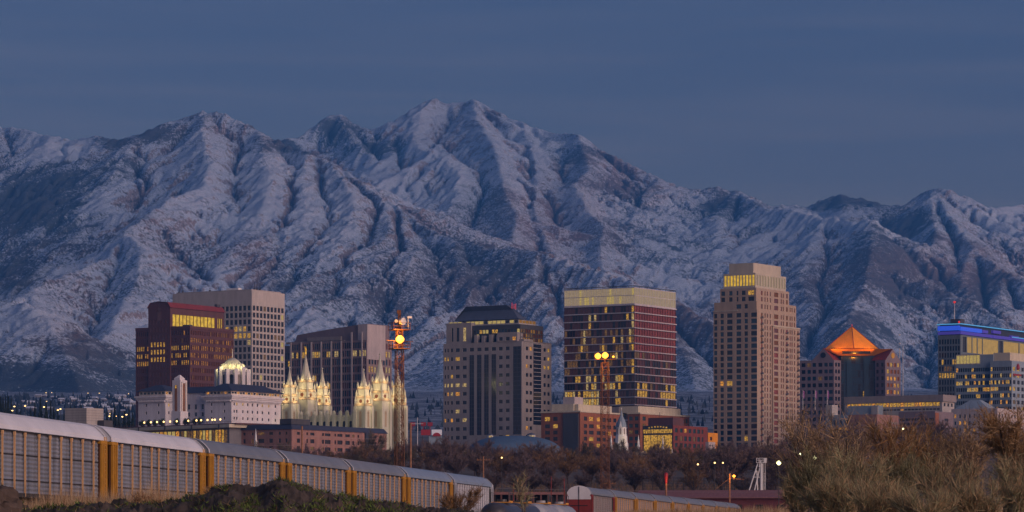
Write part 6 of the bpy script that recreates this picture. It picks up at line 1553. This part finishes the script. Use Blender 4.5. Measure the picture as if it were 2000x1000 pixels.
s = MB(); [s.tube((mx_(x), -.3, mzz(955)-4), (mx_(x), -.3, mzz(903)), .055) for x in (1491.5, 1494.5)]; [s.tube((mx_(1491.5), -.3, mzz(955)+k*.32), (mx_(1494.5), -.3, mzz(955)+k*.32), .04) for k in range(12)]; s.build('ladder', ['white_paint'], e)
# red shed
mat('shed_roof', (.22, .10, .10), .6, var=.2, vscale=.6, stretch=(4,1,1)); mat('shed_wall', (.13, .035, .045), .8, var=.2, vscale=.6)
Y = 800.0; zg = gz(Y); e = empty('shed', (wx(1240, Y), Y, zg), R(-6), 'long low dark red shed with a dull red metal roof, behind the farther train', 'shed'); mzz = lambda py: wz(py, Y)-zg
L_ = (1555-1240)*Y/F; ze_, zr_ = mzz(972), mzz(957)
s = MB(); s.box(0, L_, 0, 9, -1, ze_-.1); s.build('wall', ['shed_wall'], e)
s = MB(); s.face([(-.5,-1,ze_),(L_+.5,-1,ze_),(L_+.5-1.2,4.5,zr_),(.7,4.5,zr_)]); s.face([(L_+.5,10,ze_),(-.5,10,ze_),(.7,4.5,zr_),(L_-.7,4.5,zr_)]); s.face([(L_+.5,-1,ze_),(L_+.5,10,ze_),(L_-.7,4.5,zr_)]); s.face([(-.5,10,ze_),(-.5,-1,ze_),(.7,4.5,zr_)]); s.box(-.5, L_+.5, -1.0, 10, ze_-.18, ze_-.004); s.build('roof', ['shed_roof'], e)
s = MB(); [s.box(L_*(.1+.13*k), L_*(.1+.13*k)+1.6, -.06, -.003, 0.3, ze_-1.6) for k in range(7)]; s.build('shed_door', ['slot_dark'], e)
# dark warehouse and chain fence behind the tank cars / shed
Y = 690.0; zg = gz(Y); e = empty('loading_dock', (wx(962, Y), Y, zg), R(2), 'low dark open loading dock behind the tank cars', 'loading dock'); L_ = 140*Y/F
s = MB(); s.box(0, L_, 0, 6, wz(966, Y)-zg, wz(961, Y)-zg); s.build('roof', ['shed_roof'], e)
s = MB(); [s.box(L_*k/9, L_*k/9+.3, -.01, .3, -1, wz(966, Y)-zg-.003) for k in range(10)]; s.build('column', ['brown_granite'], e)
s = MB(); s.box(.3, L_, 5, 6, -1, wz(966, Y)-zg-.003); s.build('back_wall', ['slot_dark'], e)
Y = 870.0; zg = gz(Y); e = empty('fence', (wx(1255, Y), Y, zg), 0, 'tall dark see-through fence behind the red shed', 'fence'); L_ = 300*Y/F; zt_ = wz(936, Y)-zg
mat('fence_dark', (.03, .025, .03), .8)
s = MB(); [s.box(0, L_, -.02, .02, z, z+.06) for z in [zt_*.1*k+.2 for k in range(10)]]; s.build('rail', ['fence_dark'], e)
s = MB(); [s.box(L_*k/150-.015, L_*k/150+.015, -.03, -.021, 0, zt_) for k in range(151)]; s.build('mesh_panel', ['fence_dark'], e)
for k in range(16): s = MB(); s.box(-.08, .08, .021, .15, -.5, zt_+.15); s.build('post', ['fence_dark'], e, (L_*k/15, 0, 0))
# ================================================================ vegetation
def quad_mesh(name, P0, P1, W, mats, mi=None):
    """thin tapering slivers from P0 to P1 with base width W (numpy arrays)"""
    n = len(P0); d = P1-P0; L = np.linalg.norm(d, axis=1, keepdims=True)+1e-9; d = d/L
    r = RNG.normal(size=(n, 3)); s = np.cross(d, r); s /= (np.linalg.norm(s, axis=1, keepdims=True)+1e-9)
    co = np.empty((n, 3, 3), np.float32); co[:, 0] = P0-s*W[:, None]/2; co[:, 1] = P0+s*W[:, None]/2; co[:, 2] = P1
    me = bpy.data.meshes.new(name); me.vertices.add(n*3); me.vertices.foreach_set('co', co.ravel())
    me.loops.add(n*3); me.loops.foreach_set('vertex_index', np.arange(n*3, dtype=np.int32))
    me.polygons.add(n); me.polygons.foreach_set('loop_start', np.arange(0, n*3, 3, dtype=np.int32))
    for m in mats: me.materials.append(MATS[m])
    if mi is not None: me.polygons.foreach_set('material_index', mi.astype(np.int32))
    me.update(calc_edges=True); return me
def twig_tree(seed, h, rad, nmain, nsub, ntw, tl, tw, base=.12, up=.5, z0=.15, trunk_r=.2, trunkm='bark', crownm=('twig_brown',), ntr=1, lean=.25):
    rs = np.random.default_rng(seed); tb = MB(); P0s, P1s, Ws, mi = [], [], [], []
    limbs = []
    for t in range(nmain):
        a = 2*math.pi*(t+rs.random()*.8)/nmain; z_ = h*(z0+base*rs.random())
        rr = rad*rs.uniform(.35, 1.0); top = h*rs.uniform(.62, 1.0)*(1-.28*(rr/rad)**2)
        p0 = np.array([0, 0, z_ if ntr == 1 else 0.0]) + (0 if ntr == 1 else np.array([math.cos(a), math.sin(a), 0])*rad*.12*rs.random())
        p3 = np.array([math.cos(a)*rr, math.sin(a)*rr, top]); p1 = p0+(p3-p0)*.35+np.array([0, 0, h*.06])+rs.normal(size=3)*h*.02; p2 = p0+(p3-p0)*.7+np.array([0, 0, h*.07])+rs.normal(size=3)*h*.03
        pts = [p0, p1, p2, p3]; r0 = trunk_r*.5
        for i in range(3): tb.tube(pts[i], pts[i+1], r0*(1-.28*i), r0*(1-.28*(i+1)), n=4, cap=False)
        limbs.append(pts)
    if ntr == 1: tb.tube((0,0,-.5), (0,0,h*(z0+base)), trunk_r, trunk_r*.6, n=6, cap=False); tb.tube((0,0,h*z0), tuple(np.array([rs.normal()*h*.03, rs.normal()*h*.03, h*.75])), trunk_r*.6, trunk_r*.15, n=5, cap=False); limbs.append([np.array([0,0,h*.3]), np.array([0,0,h*.5]), np.array([0,0,h*.75]), np.array([0,0,h*.95])])
    for pts in limbs:
        for s_ in range(nsub):
            t = rs.uniform(.18, 1.0)*3*.999; i = int(t); q = pts[i]+(pts[i+1]-pts[i])*(t-i)
            d = (pts[i+1]-pts[i]); d = d/np.linalg.norm(d); o = q.copy(); o[2] = 0; o = o/(np.linalg.norm(o)+.3)
            v = d*.5+o*.35+np.array([0,0,up])+rs.normal(size=3)*.55; v /= np.linalg.norm(v); L = h*rs.uniform(.10, .24)
            e = q+v*L; P0s.append(q[None]); P1s.append(e[None]); Ws.append(np.array([tw*2.6])); mi.append(np.zeros(1))
            k = ntw; tt = rs.random(k)[:, None]*.95+.05; a = q+v*L*tt
            w_ = v*.6+np.array([0,0,up*.7])+rs.normal(size=(k, 3))*.62; w_ /= np.linalg.norm(w_, axis=1, keepdims=True)
            P0s.append(a); P1s.append(a+w_*(tl*rs.uniform(.5, 1.3, k))[:, None]); Ws.append(tw*rs.uniform(.6, 1.3, k)); mi.append(rs.integers(0, len(crownm), k))
    tm = tb.data('trunk', [trunkm]); cm = quad_mesh('crown', np.concatenate(P0s), np.concatenate(P1s), np.concatenate(Ws), crownm, np.concatenate(mi))
    return tm, cm
mat('bark', (.055, .04, .035), .9); mat('bark_pale', (.20, .17, .16), .9)
mat('twig_brown', (.15, .105, .08), .9); mat('twig_purple', (.14, .095, .105), .9); mat('twig_rust', (.26, .14, .05), .9); mat('far_needle', (.028, .042, .06), .9); mat('twig_olive', (.12, .10, .04), .9)
mat('twig_grey_green', (.26, .25, .14), .9); mat('twig_tan', (.36, .25, .14), .9); mat('needle', (.018, .030, .022), .9); mat('shrub_leaf', (.03, .05, .02), .9)
KT = [('bare brown tree among the leafless trees between the rail yard and the city', ('twig_brown','twig_purple')), ('bare purplish tree among the leafless trees between the rail yard and the city', ('twig_purple','twig_brown')),
      ('rust tinted bare tree among the leafless trees between the rail yard and the city', ('twig_rust','twig_brown')), ('olive tinted bare tree among the leafless trees between the rail yard and the city', ('twig_olive','twig_brown'))]
TM = []
for k, (lb, ms) in enumerate(KT):
    for v in range(2): TM.append((k, twig_tree(100+k*7+v, 10, 5.2, 9, 22, 26, 1.15, .075, trunk_r=.24, trunkm='bark', crownm=ms)))
rt = random.Random(12)
def put_tree(px_, Y, hs, kind=None, lab=None, grp=None):
    c = [t for t in TM if kind is None or t[0] == kind]; k, (tm, cm) = rt.choice(c)
    e = empty('bare_tree', (wx(px_, Y), Y, gz(Y)-.2), rt.uniform(0, 6.28), lab or KT[k][0], 'tree', grp or ('leafless trees beyond the rail yard: '+('brown','purplish','rust','olive')[k]))
    link('trunk', tm, e); link('crown', cm, e); s = hs/10.0; e.scale = (s*rt.uniform(.8, 1.35), s*rt.uniform(.8, 1.35), s*rt.uniform(.8, 1.15)); return e
def wk(): return rt.choices([0, 1, 2, 3], [5, 4, 2.6, 1.8])[0]
def rowt(p0, p1, st, Yc, hs, dy=60):
    px_ = p0
    while px_ < p1: put_tree(px_+rt.uniform(-8, 8), Yc+rt.uniform(-dy, dy), rt.uniform(*hs), wk()); px_ += st*rt.uniform(.8, 1.2)
rowt(470, 1560, 30, 1540, (8, 11)); rowt(560, 1560, 33, 1320, (8, 11)); rowt(700, 1560, 38, 1130, (7.5, 10)); rowt(840, 1560, 46, 1010, (7, 9.5), 40); rowt(965, 1550, 48, 925, (6.5, 8.5), 15)
rowt(1560, 2040, 60, 1400, (14, 20)); 
for (px_, Y_, h_) in ((1300, 1000, 10), (1420, 980, 11), (1500, 1000, 13), (1540, 900, 12), (870, 1150, 12), (980, 1250, 9), (1140, 1300, 11), (725, 1560, 14)): put_tree(px_, Y_, h_, 3 if px_ in (725, 1140) else 0)
# smaller rounded evergreen shrubs on the conference hall terrace
def leaf_ball(seed, r, h, n, m, sz=.35, flat=1.0):
    rs = np.random.default_rng(seed); v = rs.normal(size=(n, 3)); v /= np.linalg.norm(v, axis=1, keepdims=True); rr = rs.random(n)**.45
    lump = 1+.22*np.sin(v[:, 0]*4+seed)+.18*np.sin(v[:, 1]*5+v[:, 2]*3+seed*2)
    P = v*(rr*lump)[:, None]*np.array([r, r, h/2])+np.array([0, 0, h*.55]); d = rs.normal(size=(n, 3)); d /= np.linalg.norm(d, axis=1, keepdims=True)
    return quad_mesh('crown', P, P+d*sz, np.full(n, sz*.8), [m])
hb, hz, LN_ = TER
sb_ = [leaf_ball(k, 2.0, 4.0, 900, 'shrub_leaf', .5) for k in range(3)]; tm_ = MB(); tm_.tube((0,0,-.2), (0,0,1.6), .12); tmd = tm_.data('trunk', ['bark'])
for k, px_ in enumerate((277, 290, 303, 316, 345, 362, 366, 380, 390)):
    q_ = hb.W(min(hb.T((0,6), (LN_,6), px_), LN_), 6.0); e = empty('shrub', (q_.x, q_.y, hb.zb+hz), 0, 'small rounded dark shrub on the roof terrace of the conference hall', 'shrub', 'shrubs on the roof terrace')
    link('trunk', tmd, e); link('crown', sb_[k % 3], e); s = rt.uniform(.7, 1.0); e.scale = (s, s, s)
# conifers at the left
def conifer_mesh(seed, h, r, n):
    rs = np.random.default_rng(seed); t = rs.random(n)**.7; z = h*(.08+.92*(1-t)); a = rs.random(n)*6.283; rr = r*t*(.55+.45*np.abs(np.sin(z*2.6+seed)))*rs.uniform(.3, 1, n)
    P = np.stack([rr*np.cos(a)*.5, rr*np.sin(a)*.5, z], 1); Q = np.stack([rr*np.cos(a)*1.25, rr*np.sin(a)*1.25, z-.05*h*rs.random(n)], 1); Q[:, 2] += (rs.random(n)-.4)*.03*h
    P2 = np.concatenate([P, np.array([[0, 0, h*.85]])]); Q2 = np.concatenate([Q, np.array([[0, 0, h*1.02]])])
    return quad_mesh('crown', P2, Q2, np.full(n+1, .045*h), ['needle'])
cms = [conifer_mesh(k, 10, 2.2+.4*k, 1700) for k in range(3)]; tm_ = MB(); tm_.tube((0,0,-.5), (0,0,8), .25, .08); ctr = tm_.data('trunk', ['bark'])
for k, (px_, tp, bt) in enumerate(((1,772,812),(6,776,812),(11,775,812),(16,773,812),(22,778,812),(33,796,812),(68,787,816),(79,776,818),(90,786,820),(99,783,822),(105,795,822),(113,802,822),(138,790,815),(146,792,815),(158,789,815),(190,792,815),(217,799,830),(224,792,832),(232,806,832),(243,802,832),(252,798,832),(259,806,834),(40,800,815),(60,801,816),(125,800,822),(209,804,830))):
    Yk = 1850+rt.uniform(-80, 80); e = empty('conifer', (wx(px_, Yk), Yk, gz(Yk)-1), rt.uniform(0, 6), 'dark conifer among the evergreens behind the first rail cars', 'tree', 'conifers at the left')
    link('trunk', ctr, e); link('crown', rt.choice(cms), e); s = (wz(tp, Yk)-gz(Yk)+1)/10; w_ = min(s, 1.6)*rt.uniform(.9, 1.3); e.scale = (w_, w_, s)
# dark tree belt at the foot of the foothills (one distant mass)
rs = np.random.default_rng(77); n = 26000; Yb = rs.uniform(2900, 5100, n); ub = rs.uniform(-.155, .155, n); zgb = np.interp(Yb, [p[0] for p in GP], [p[1] for p in GP])
nb = vnoise(ub*300, Yb/160, 5); keep = (nb > .42) & ((ub < -.098) | (rs.random(n) < .25)) & (rs.random(n) < .45); Yb, ub, zgb = Yb[keep], ub[keep], zgb[keep]; n = len(Yb)
P = np.stack([ub*Yb, Yb, zgb], 1); Q = P.copy(); Q[:, 2] += rs.uniform(4, 11, n); tag(link('distant_woods', quad_mesh('distant_woods', P, Q, rs.uniform(4, 7, n), ['far_needle'])), 'dark tree cover between the far houses on the foothills', 'woods', kind='stuff')

# ---------------------------------------------------------------- foreground earth heap with weeds
mp_px = [-80,-30,0,18,32,60,120,200,240,280,340,400,430,455,480,505,530,548,570,600,640,680,720,760,800,860,920,980,1040]
mp_py = [950,948,956,966,988,1001,994,986,982,990,982,968,954,948,955,958,946,939,947,957,966,975,981,985,994,1000,1004,1012,1022]
def heap():
    NX, NY = 620, 110; Yc = 86.0; us = np.linspace(-80, 1040, NX); ys = np.linspace(79.5, 97, NY)
    U, Yg = np.meshgrid(us, ys); X = (U-1000)/F*Yg
    top = CZ+(HY-np.interp(U, mp_px, mp_py))/F*Yc
    prof = np.clip(1-((Yg-Yc)/np.where(Yg < Yc, 6.5, 9.0))**2, 0, 1); g = np.interp(Yg, [p[0] for p in GP], [p[1] for p in GP])-.25
    Z = g+(top-g)*prof
    Z += prof*((fbm(X/.62, Yg/.62, 5, 201, .58, ridged=True)-.45)*.34+(fbm(X/.13, Yg/.13, 3, 231)-.5)*.075)
    me = bpy.data.meshes.new('earth_heap'); co = np.stack([X, Yg, Z], -1).reshape(-1, 3).astype(np.float32)
    me.vertices.add(len(co)); me.vertices.foreach_set('co', co.ravel()); I = np.arange(NX*NY, dtype=np.int32).reshape(NY, NX)
    q = np.stack([I[:-1,:-1], I[:-1,1:], I[1:,1:], I[1:,:-1]], -1).reshape(-1, 4); me.loops.add(q.size); me.loops.foreach_set('vertex_index', q.ravel()); me.polygons.add(len(q)); me.polygons.foreach_set('loop_start', np.arange(0, q.size, 4, dtype=np.int32)); me.update(calc_edges=True)
    mat('dark_soil', (.055, .042, .036), .95, var=.55, vscale=2.2, bump=.6, bscale=14); me.materials.append(MATS['dark_soil'])
    tag(link('earth_heap', me), 'heap of dark lumpy earth in the foreground before the train', None, kind='structure')
    rs = np.random.default_rng(31)
    def scatter(n, pmask, hh, ww, mats, name, label, lean=.6):
        i = rs.integers(0, NY, n*3); j = rs.integers(0, NX, n*3); m = pmask(us[j], ys[i]) ; w_ = vnoise(us[j]/26., ys[i]/1.2, 9) ; ok = (rs.random(n*3) < m*np.clip((w_-.35)*3, 0, 1)); i, j = i[ok][:n], j[ok][:n]
        P = np.stack([X[i, j], Yg[i, j], Z[i, j]-.02], 1)+np.c_[rs.normal(size=(len(i), 2))*.03, np.zeros(len(i))]; d = np.c_[rs.normal(size=(len(i), 2))*lean, np.ones(len(i))]; d /= np.linalg.norm(d, axis=1, keepdims=True)
        Q = P+d*(hh*rs.uniform(.4, 1.3, len(i)))[:, None]
        tag(link(name, quad_mesh(name, P, Q, ww*rs.uniform(.6, 1.4, len(i)), mats, rs.integers(0, len(mats), len(i)))), label, 'weeds', kind='stuff')
    mat('weed_green', (.09, .14, .025), .9); mat('weed_dark', (.045, .06, .02), .9); mat('grass_dry', (.42, .28, .15), .9); mat('grass_dry_pale', (.52, .39, .24), .9); mat('grass_rust', (.20, .10, .05), .9)
    scatter(42000, lambda u, y: np.clip(np.exp(-((u-470)/60)**2)+np.exp(-((u-600)/70)**2)+.5*np.exp(-((u-720)/60)**2)+.25, 0, 1), .15, .03, ['weed_green','weed_dark'], 'weeds', 'low green weeds growing on the earth heap', 1.0)
    scatter(9000, lambda u, y: np.clip(.25+np.exp(-((u-440)/40)**2)*.6+np.exp(-((u-650)/40)**2)*.5, 0, 1), .22, .012, ['grass_dry','grass_rust'], 'dead_stalks', 'dead tan stalks lying over the earth heap', 1.4)
heap()
def grass_strip(p0, p1, Ya, Yb_, n, hfun, label, name='dry_grass', w=.014, mats=('grass_dry','grass_dry_pale','grass_rust'), seed=3):
    rs = np.random.default_rng(seed); px_ = rs.uniform(p0, p1, n); Y_ = rs.uniform(Ya, Yb_, n); cl = vnoise(px_/14., Y_/1.6, seed+2); ok = cl > .32; px_, Y_ = px_[ok], Y_[ok]
    X = (px_-1000)/F*Y_; g = np.interp(Y_, [p[0] for p in GP], [p[1] for p in GP]); hh = hfun(px_)*rs.uniform(.55, 1.1, len(px_))*(.7+.5*vnoise(px_/9., Y_, seed+5))
    P = np.stack([X, Y_, g-.05], 1); d = np.c_[rs.normal(size=(len(X), 2))*.16, np.ones(len(X))]; Q = P+d*hh[:, None]
    tag(link(name, quad_mesh(name, P, Q, w*rs.uniform(.6, 1.5, len(X)), list(mats), rs.integers(0, len(mats), len(X)))), label, 'grass', kind='stuff')
def hh1(px_):  # blade tips seen at these rows
    r_ = np.interp(px_, [30,80,120,200,250,300,340,400,460,960], [978,962,952,958,950,942,952,960,962,980]); return np.maximum(.25, CZ+(HY-r_)/F*118-gz(118))
grass_strip(20, 520, 112, 124, 30000, hh1, 'tall dry tan grass between the earth heap and the first rail cars')
def hh2(px_): return np.interp(px_, [1180, 1260, 1300, 1400, 1560, 2050], [.3, .5, .55, .6, .7, .8])
grass_strip(1190, 2050, 190, 230, 30000, lambda p: hh2(p)*1.05, 'dry grass along the bottom edge before the farther train', seed=9, w=.02)
# dry bush and boulder at left, dark leafy shrub in the middle
def bush(px_, base_py, Y, h, rad, name, label, ms, seed, nm=12, ns=16, nt=22, tl=.28, tw=.02, up=.6, grp=None, z=None, tr=.04, trm='bark', ntr=0, z0=.1):
    tm, cm = twig_tree(seed, h, rad, nm, ns, nt, tl, tw, trunk_r=tr, crownm=ms, ntr=ntr, up=up, trunkm=trm, z0=z0)
    e = empty(name, (wx(px_, Y), Y, (gz(Y)-.1) if z is None else z), 0, label, 'bush' if name != 'bare_tree' else 'tree', grp); link('trunk', tm, e); link('crown', cm, e); return e
bush(285, 0, 112, 1.25, .7, 'dry_bush', 'reddish dry bush rising before the second rail car', ('grass_rust','grass_dry'), 5, tl=.2, tw=.012)
bush(455, 0, 92, .9, .7, 'dry_bush', 'pale dry bush on the crest of the earth heap left of its peak', ('grass_dry','grass_rust'), 6, tl=.16, tw=.01, z=2.9)
bush(690, 0, 110, 1.0, .6, 'dry_bush', 'low dry bush behind the right slope of the earth heap', ('grass_dry','grass_rust'), 8, tl=.18, tw=.012)
bush(895, 0, 120, 1.5, .9, 'dry_bush', 'low dark bush before the next to last near rail car', ('twig_brown','twig_rust'), 9, tl=.22, tw=.014)
bush(1022, 0, 120, 2.35, .35, 'dry_bush', 'single tall pale wispy stalk before the tank cars', ('twig_grey_green','twig_tan'), 10, nm=4, ns=8, nt=12, tl=.3, tw=.012, up=1.0)
s = MB(); i0 = 0; nn_ = 22; rb = random.Random(5)
def boulder(px_, Y, r, sc_, lb, seed):
    import mathutils
    s = MB(); NU_, NV_ = 28, 18
    for j in range(NV_+1):
        for i in range(NU_):
            th = math.pi*j/NV_; ph = 2*math.pi*i/NU_; d = Vector((math.sin(th)*math.cos(ph), math.sin(th)*math.sin(ph), math.cos(th))); f = 1+.45*(mathutils.noise.noise(d*1.6+Vector((seed,0,0))))+.16*mathutils.noise.noise(d*5+Vector((seed,3,0))); s.v.append((d.x*r*f*sc_[0], d.y*r*f*sc_[1], d.z*r*f*sc_[2]))
    for j in range(NV_):
        for i in range(NU_): k = (i+1) % NU_; s.f.append([j*NU_+i, (j+1)*NU_+i, (j+1)*NU_+k, j*NU_+k]); s.m.append(0)
    mat('rock_brown', (.07, .05, .042), .9, var=.4, vscale=3, bump=.5, bscale=10) if 'rock_brown' not in MATS else None
    tag(s.build('boulder', ['rock_brown'], loc=(wx(px_, Y), Y, wz(1010, Y))), lb, 'rock')
boulder(-6, 80, .62, (1.0, .9, 1.0), 'brown boulder cut by the bottom left corner', 3)
# ---------------------------------------------------------------- large bushes at the right, near the camera
RB = [ # px, Y, height, radius, kind, label, seed
 ('tamarisk_bush', 1600, 128, 2.95, 1.15, ('twig_grey_green','twig_olive'), 'grey green feathery bush nearest the red shed, leftmost of the big bushes', 41),
 ('tamarisk_bush', 1672, 118, 2.7, 1.1, ('twig_grey_green','twig_tan'), 'pale grey green feathery bush second from the left, before the white louvered block', 42),
 ('tamarisk_bush', 1760, 122, 2.6, 1.2, ('twig_grey_green','twig_olive'), 'grey green feathery bush in the middle of the big bushes, below the parking garage', 43),
 ('tamarisk_bush', 1850, 112, 2.35, 1.1, ('twig_tan','twig_grey_green'), 'tan feathery bush with upright plumes left of the dark trunked tree', 44),
 ('tamarisk_bush', 1985, 110, 2.4, 1.0, ('twig_grey_green','twig_tan'), 'grey green feathery bush in the bottom right corner', 45)]
RB += [('tamarisk_bush', 1560, 138, 1.9, .8, ('twig_grey_green','twig_tan'), 'low grey green bush at the left foot of the big bushes', 46),
 ('tamarisk_bush', 1636, 104, 1.75, .95, ('twig_grey_green','twig_tan'), 'low pale bush between the leftmost and second feathery bushes', 47),
 ('tamarisk_bush', 1716, 100, 1.8, .9, ('twig_tan','twig_grey_green'), 'low tan bush in front of the second and middle feathery bushes', 48),
 ('tamarisk_bush', 1805, 98, 1.7, .9, ('twig_grey_green','twig_tan'), 'low grey green bush right of the middle feathery bush', 49),
 ('tamarisk_bush', 1900, 100, 1.7, .85, ('twig_tan','twig_grey_green'), 'low tan bush at the foot of the dark trunked tree', 50)]
for (nm, px_, Y_, h_, r_, ms, lb, sd_) in RB: bush(px_, 0, Y_, h_, r_, nm, lb, ms, sd_, nm=22, ns=18, nt=10, tl=.44, tw=.016, up=.8, tr=.03, trm='bark_pale')
BT = [(1580, 190, 6.0, 1.75, ('twig_tan','twig_brown'), 'spreading bare tan tree behind the leftmost feathery bush, near the beige tower', 51),
 (1655, 175, 5.2, 1.9, ('twig_tan','twig_brown'), 'bare tan tree before the grey building with the blue window', 52),
 (1738, 165, 4.7, 1.7, ('twig_rust','twig_tan'), 'rust tinted bare tree before the stained concrete block', 53),
 (1815, 170, 4.6, 1.7, ('twig_rust','twig_olive'), 'golden brown bare tree before the parking garage', 54),
 (1890, 160, 4.4, 1.5, ('twig_tan','twig_brown'), 'bare tan tree before the grey stone building at right', 55)]
for (px_, Y_, h_, r_, ms, lb, sd_) in BT: bush(px_, 0, Y_, h_, r_, 'bare_tree', lb, ms, sd_, nm=16, ns=26, nt=10, tl=.42, tw=.018, up=.5, ntr=1, tr=.10, z0=.12)
e = bush(1962, 0, 122, 4.2, 1.5, 'bare_tree', 'bare tree with a thick dark leaning trunk at the right edge', ('twig_tan','twig_rust'), 61, nm=10, ns=30, nt=30, tl=.34, tw=.018, up=.4, ntr=1, tr=.17, z0=.3, trm='bark'); e.rotation_euler = (0, R(7), 0)
# glaring yard lights seen through the bushes
mat('lamp_white_green', (.8, .9, .6), .3, emit=(1, .95, .45), estr=4)
for (px_, py, Y_, r_, lb) in ((1521, 904, 700, .42, 'bright yellowish yard light left of the big bushes'), (1563, 887, 700, .22, 'yellowish yard light seen through the edge of the leftmost bush'), (1591, 894, 700, .36, 'bright pale yard light seen through the leftmost bushes'), (1764, 838, 900, .3, 'small amber light before the parking garage'), (1734, 898, 600, .15, 'tiny greenish light among the middle bushes'), (1396, 904, 900, .22, 'small pale light left of the white loading chute, left one of a pair'), (1412, 904, 900, .2, 'small pale light left of the white loading chute, right one of a pair'), (1363, 907, 900, .22, 'dim pale light on a post above the bulb topped post'), (980, 894, 900, .2, 'small white light among the bare trees right of the utility pole')):
    zg = gz(Y_); e = empty('yard_light', (wx(px_, Y_), Y_, zg), 0, lb, 'yard light'); zz_ = wz(py, Y_)-zg
    s = MB(); s.tube((0,0,-.5), (0,0,zz_), .08, .06); s.build('pole', ['gunmetal'], e); s = MB(); s.lathe([(r_*.3,-r_),(r_,-r_*.3),(r_,r_*.3),(r_*.3,r_)], 10); s.build('lamp_head', ['lamp_white_green' if px_ > 1500 else 'lamp_warm'], e, (0, 0, zz_))

# low brown scrub covering the ground under the leafless trees
rs = np.random.default_rng(78); n = 60000; Yb = rs.uniform(620, 1000, n)**1.0; pxb = rs.uniform(560, 1600, n); nb = vnoise(pxb/22., Yb/14, 15); k_ = nb > .35; Yb, pxb = Yb[k_], pxb[k_]; n = len(Yb)
zb_ = np.interp(Yb, [p[0] for p in GP], [p[1] for p in GP]); Xb = (pxb-1000)/F*Yb
side = Xb - (.1467*Yb-59.86) ; k_ = (np.abs(side) > 6) ; k_ &= ~((pxb > 1230) & (Yb < 840)); Xb, Yb, zb_ = Xb[k_], Yb[k_], zb_[k_]; n = len(Xb)
P = np.stack([Xb, Yb, zb_-.1], 1); d = np.c_[rs.normal(size=(n, 2))*.5, np.ones(n)]; Q = P+d*rs.uniform(.6, 2.6, n)[:, None]
tag(link('undergrowth', quad_mesh('undergrowth', P, Q, rs.uniform(.06, .16, n), ['twig_brown','twig_purple','twig_rust','twig_olive'], rs.integers(0, 4, n))), 'low brown scrub growing under the leafless trees', 'scrub', kind='stuff')
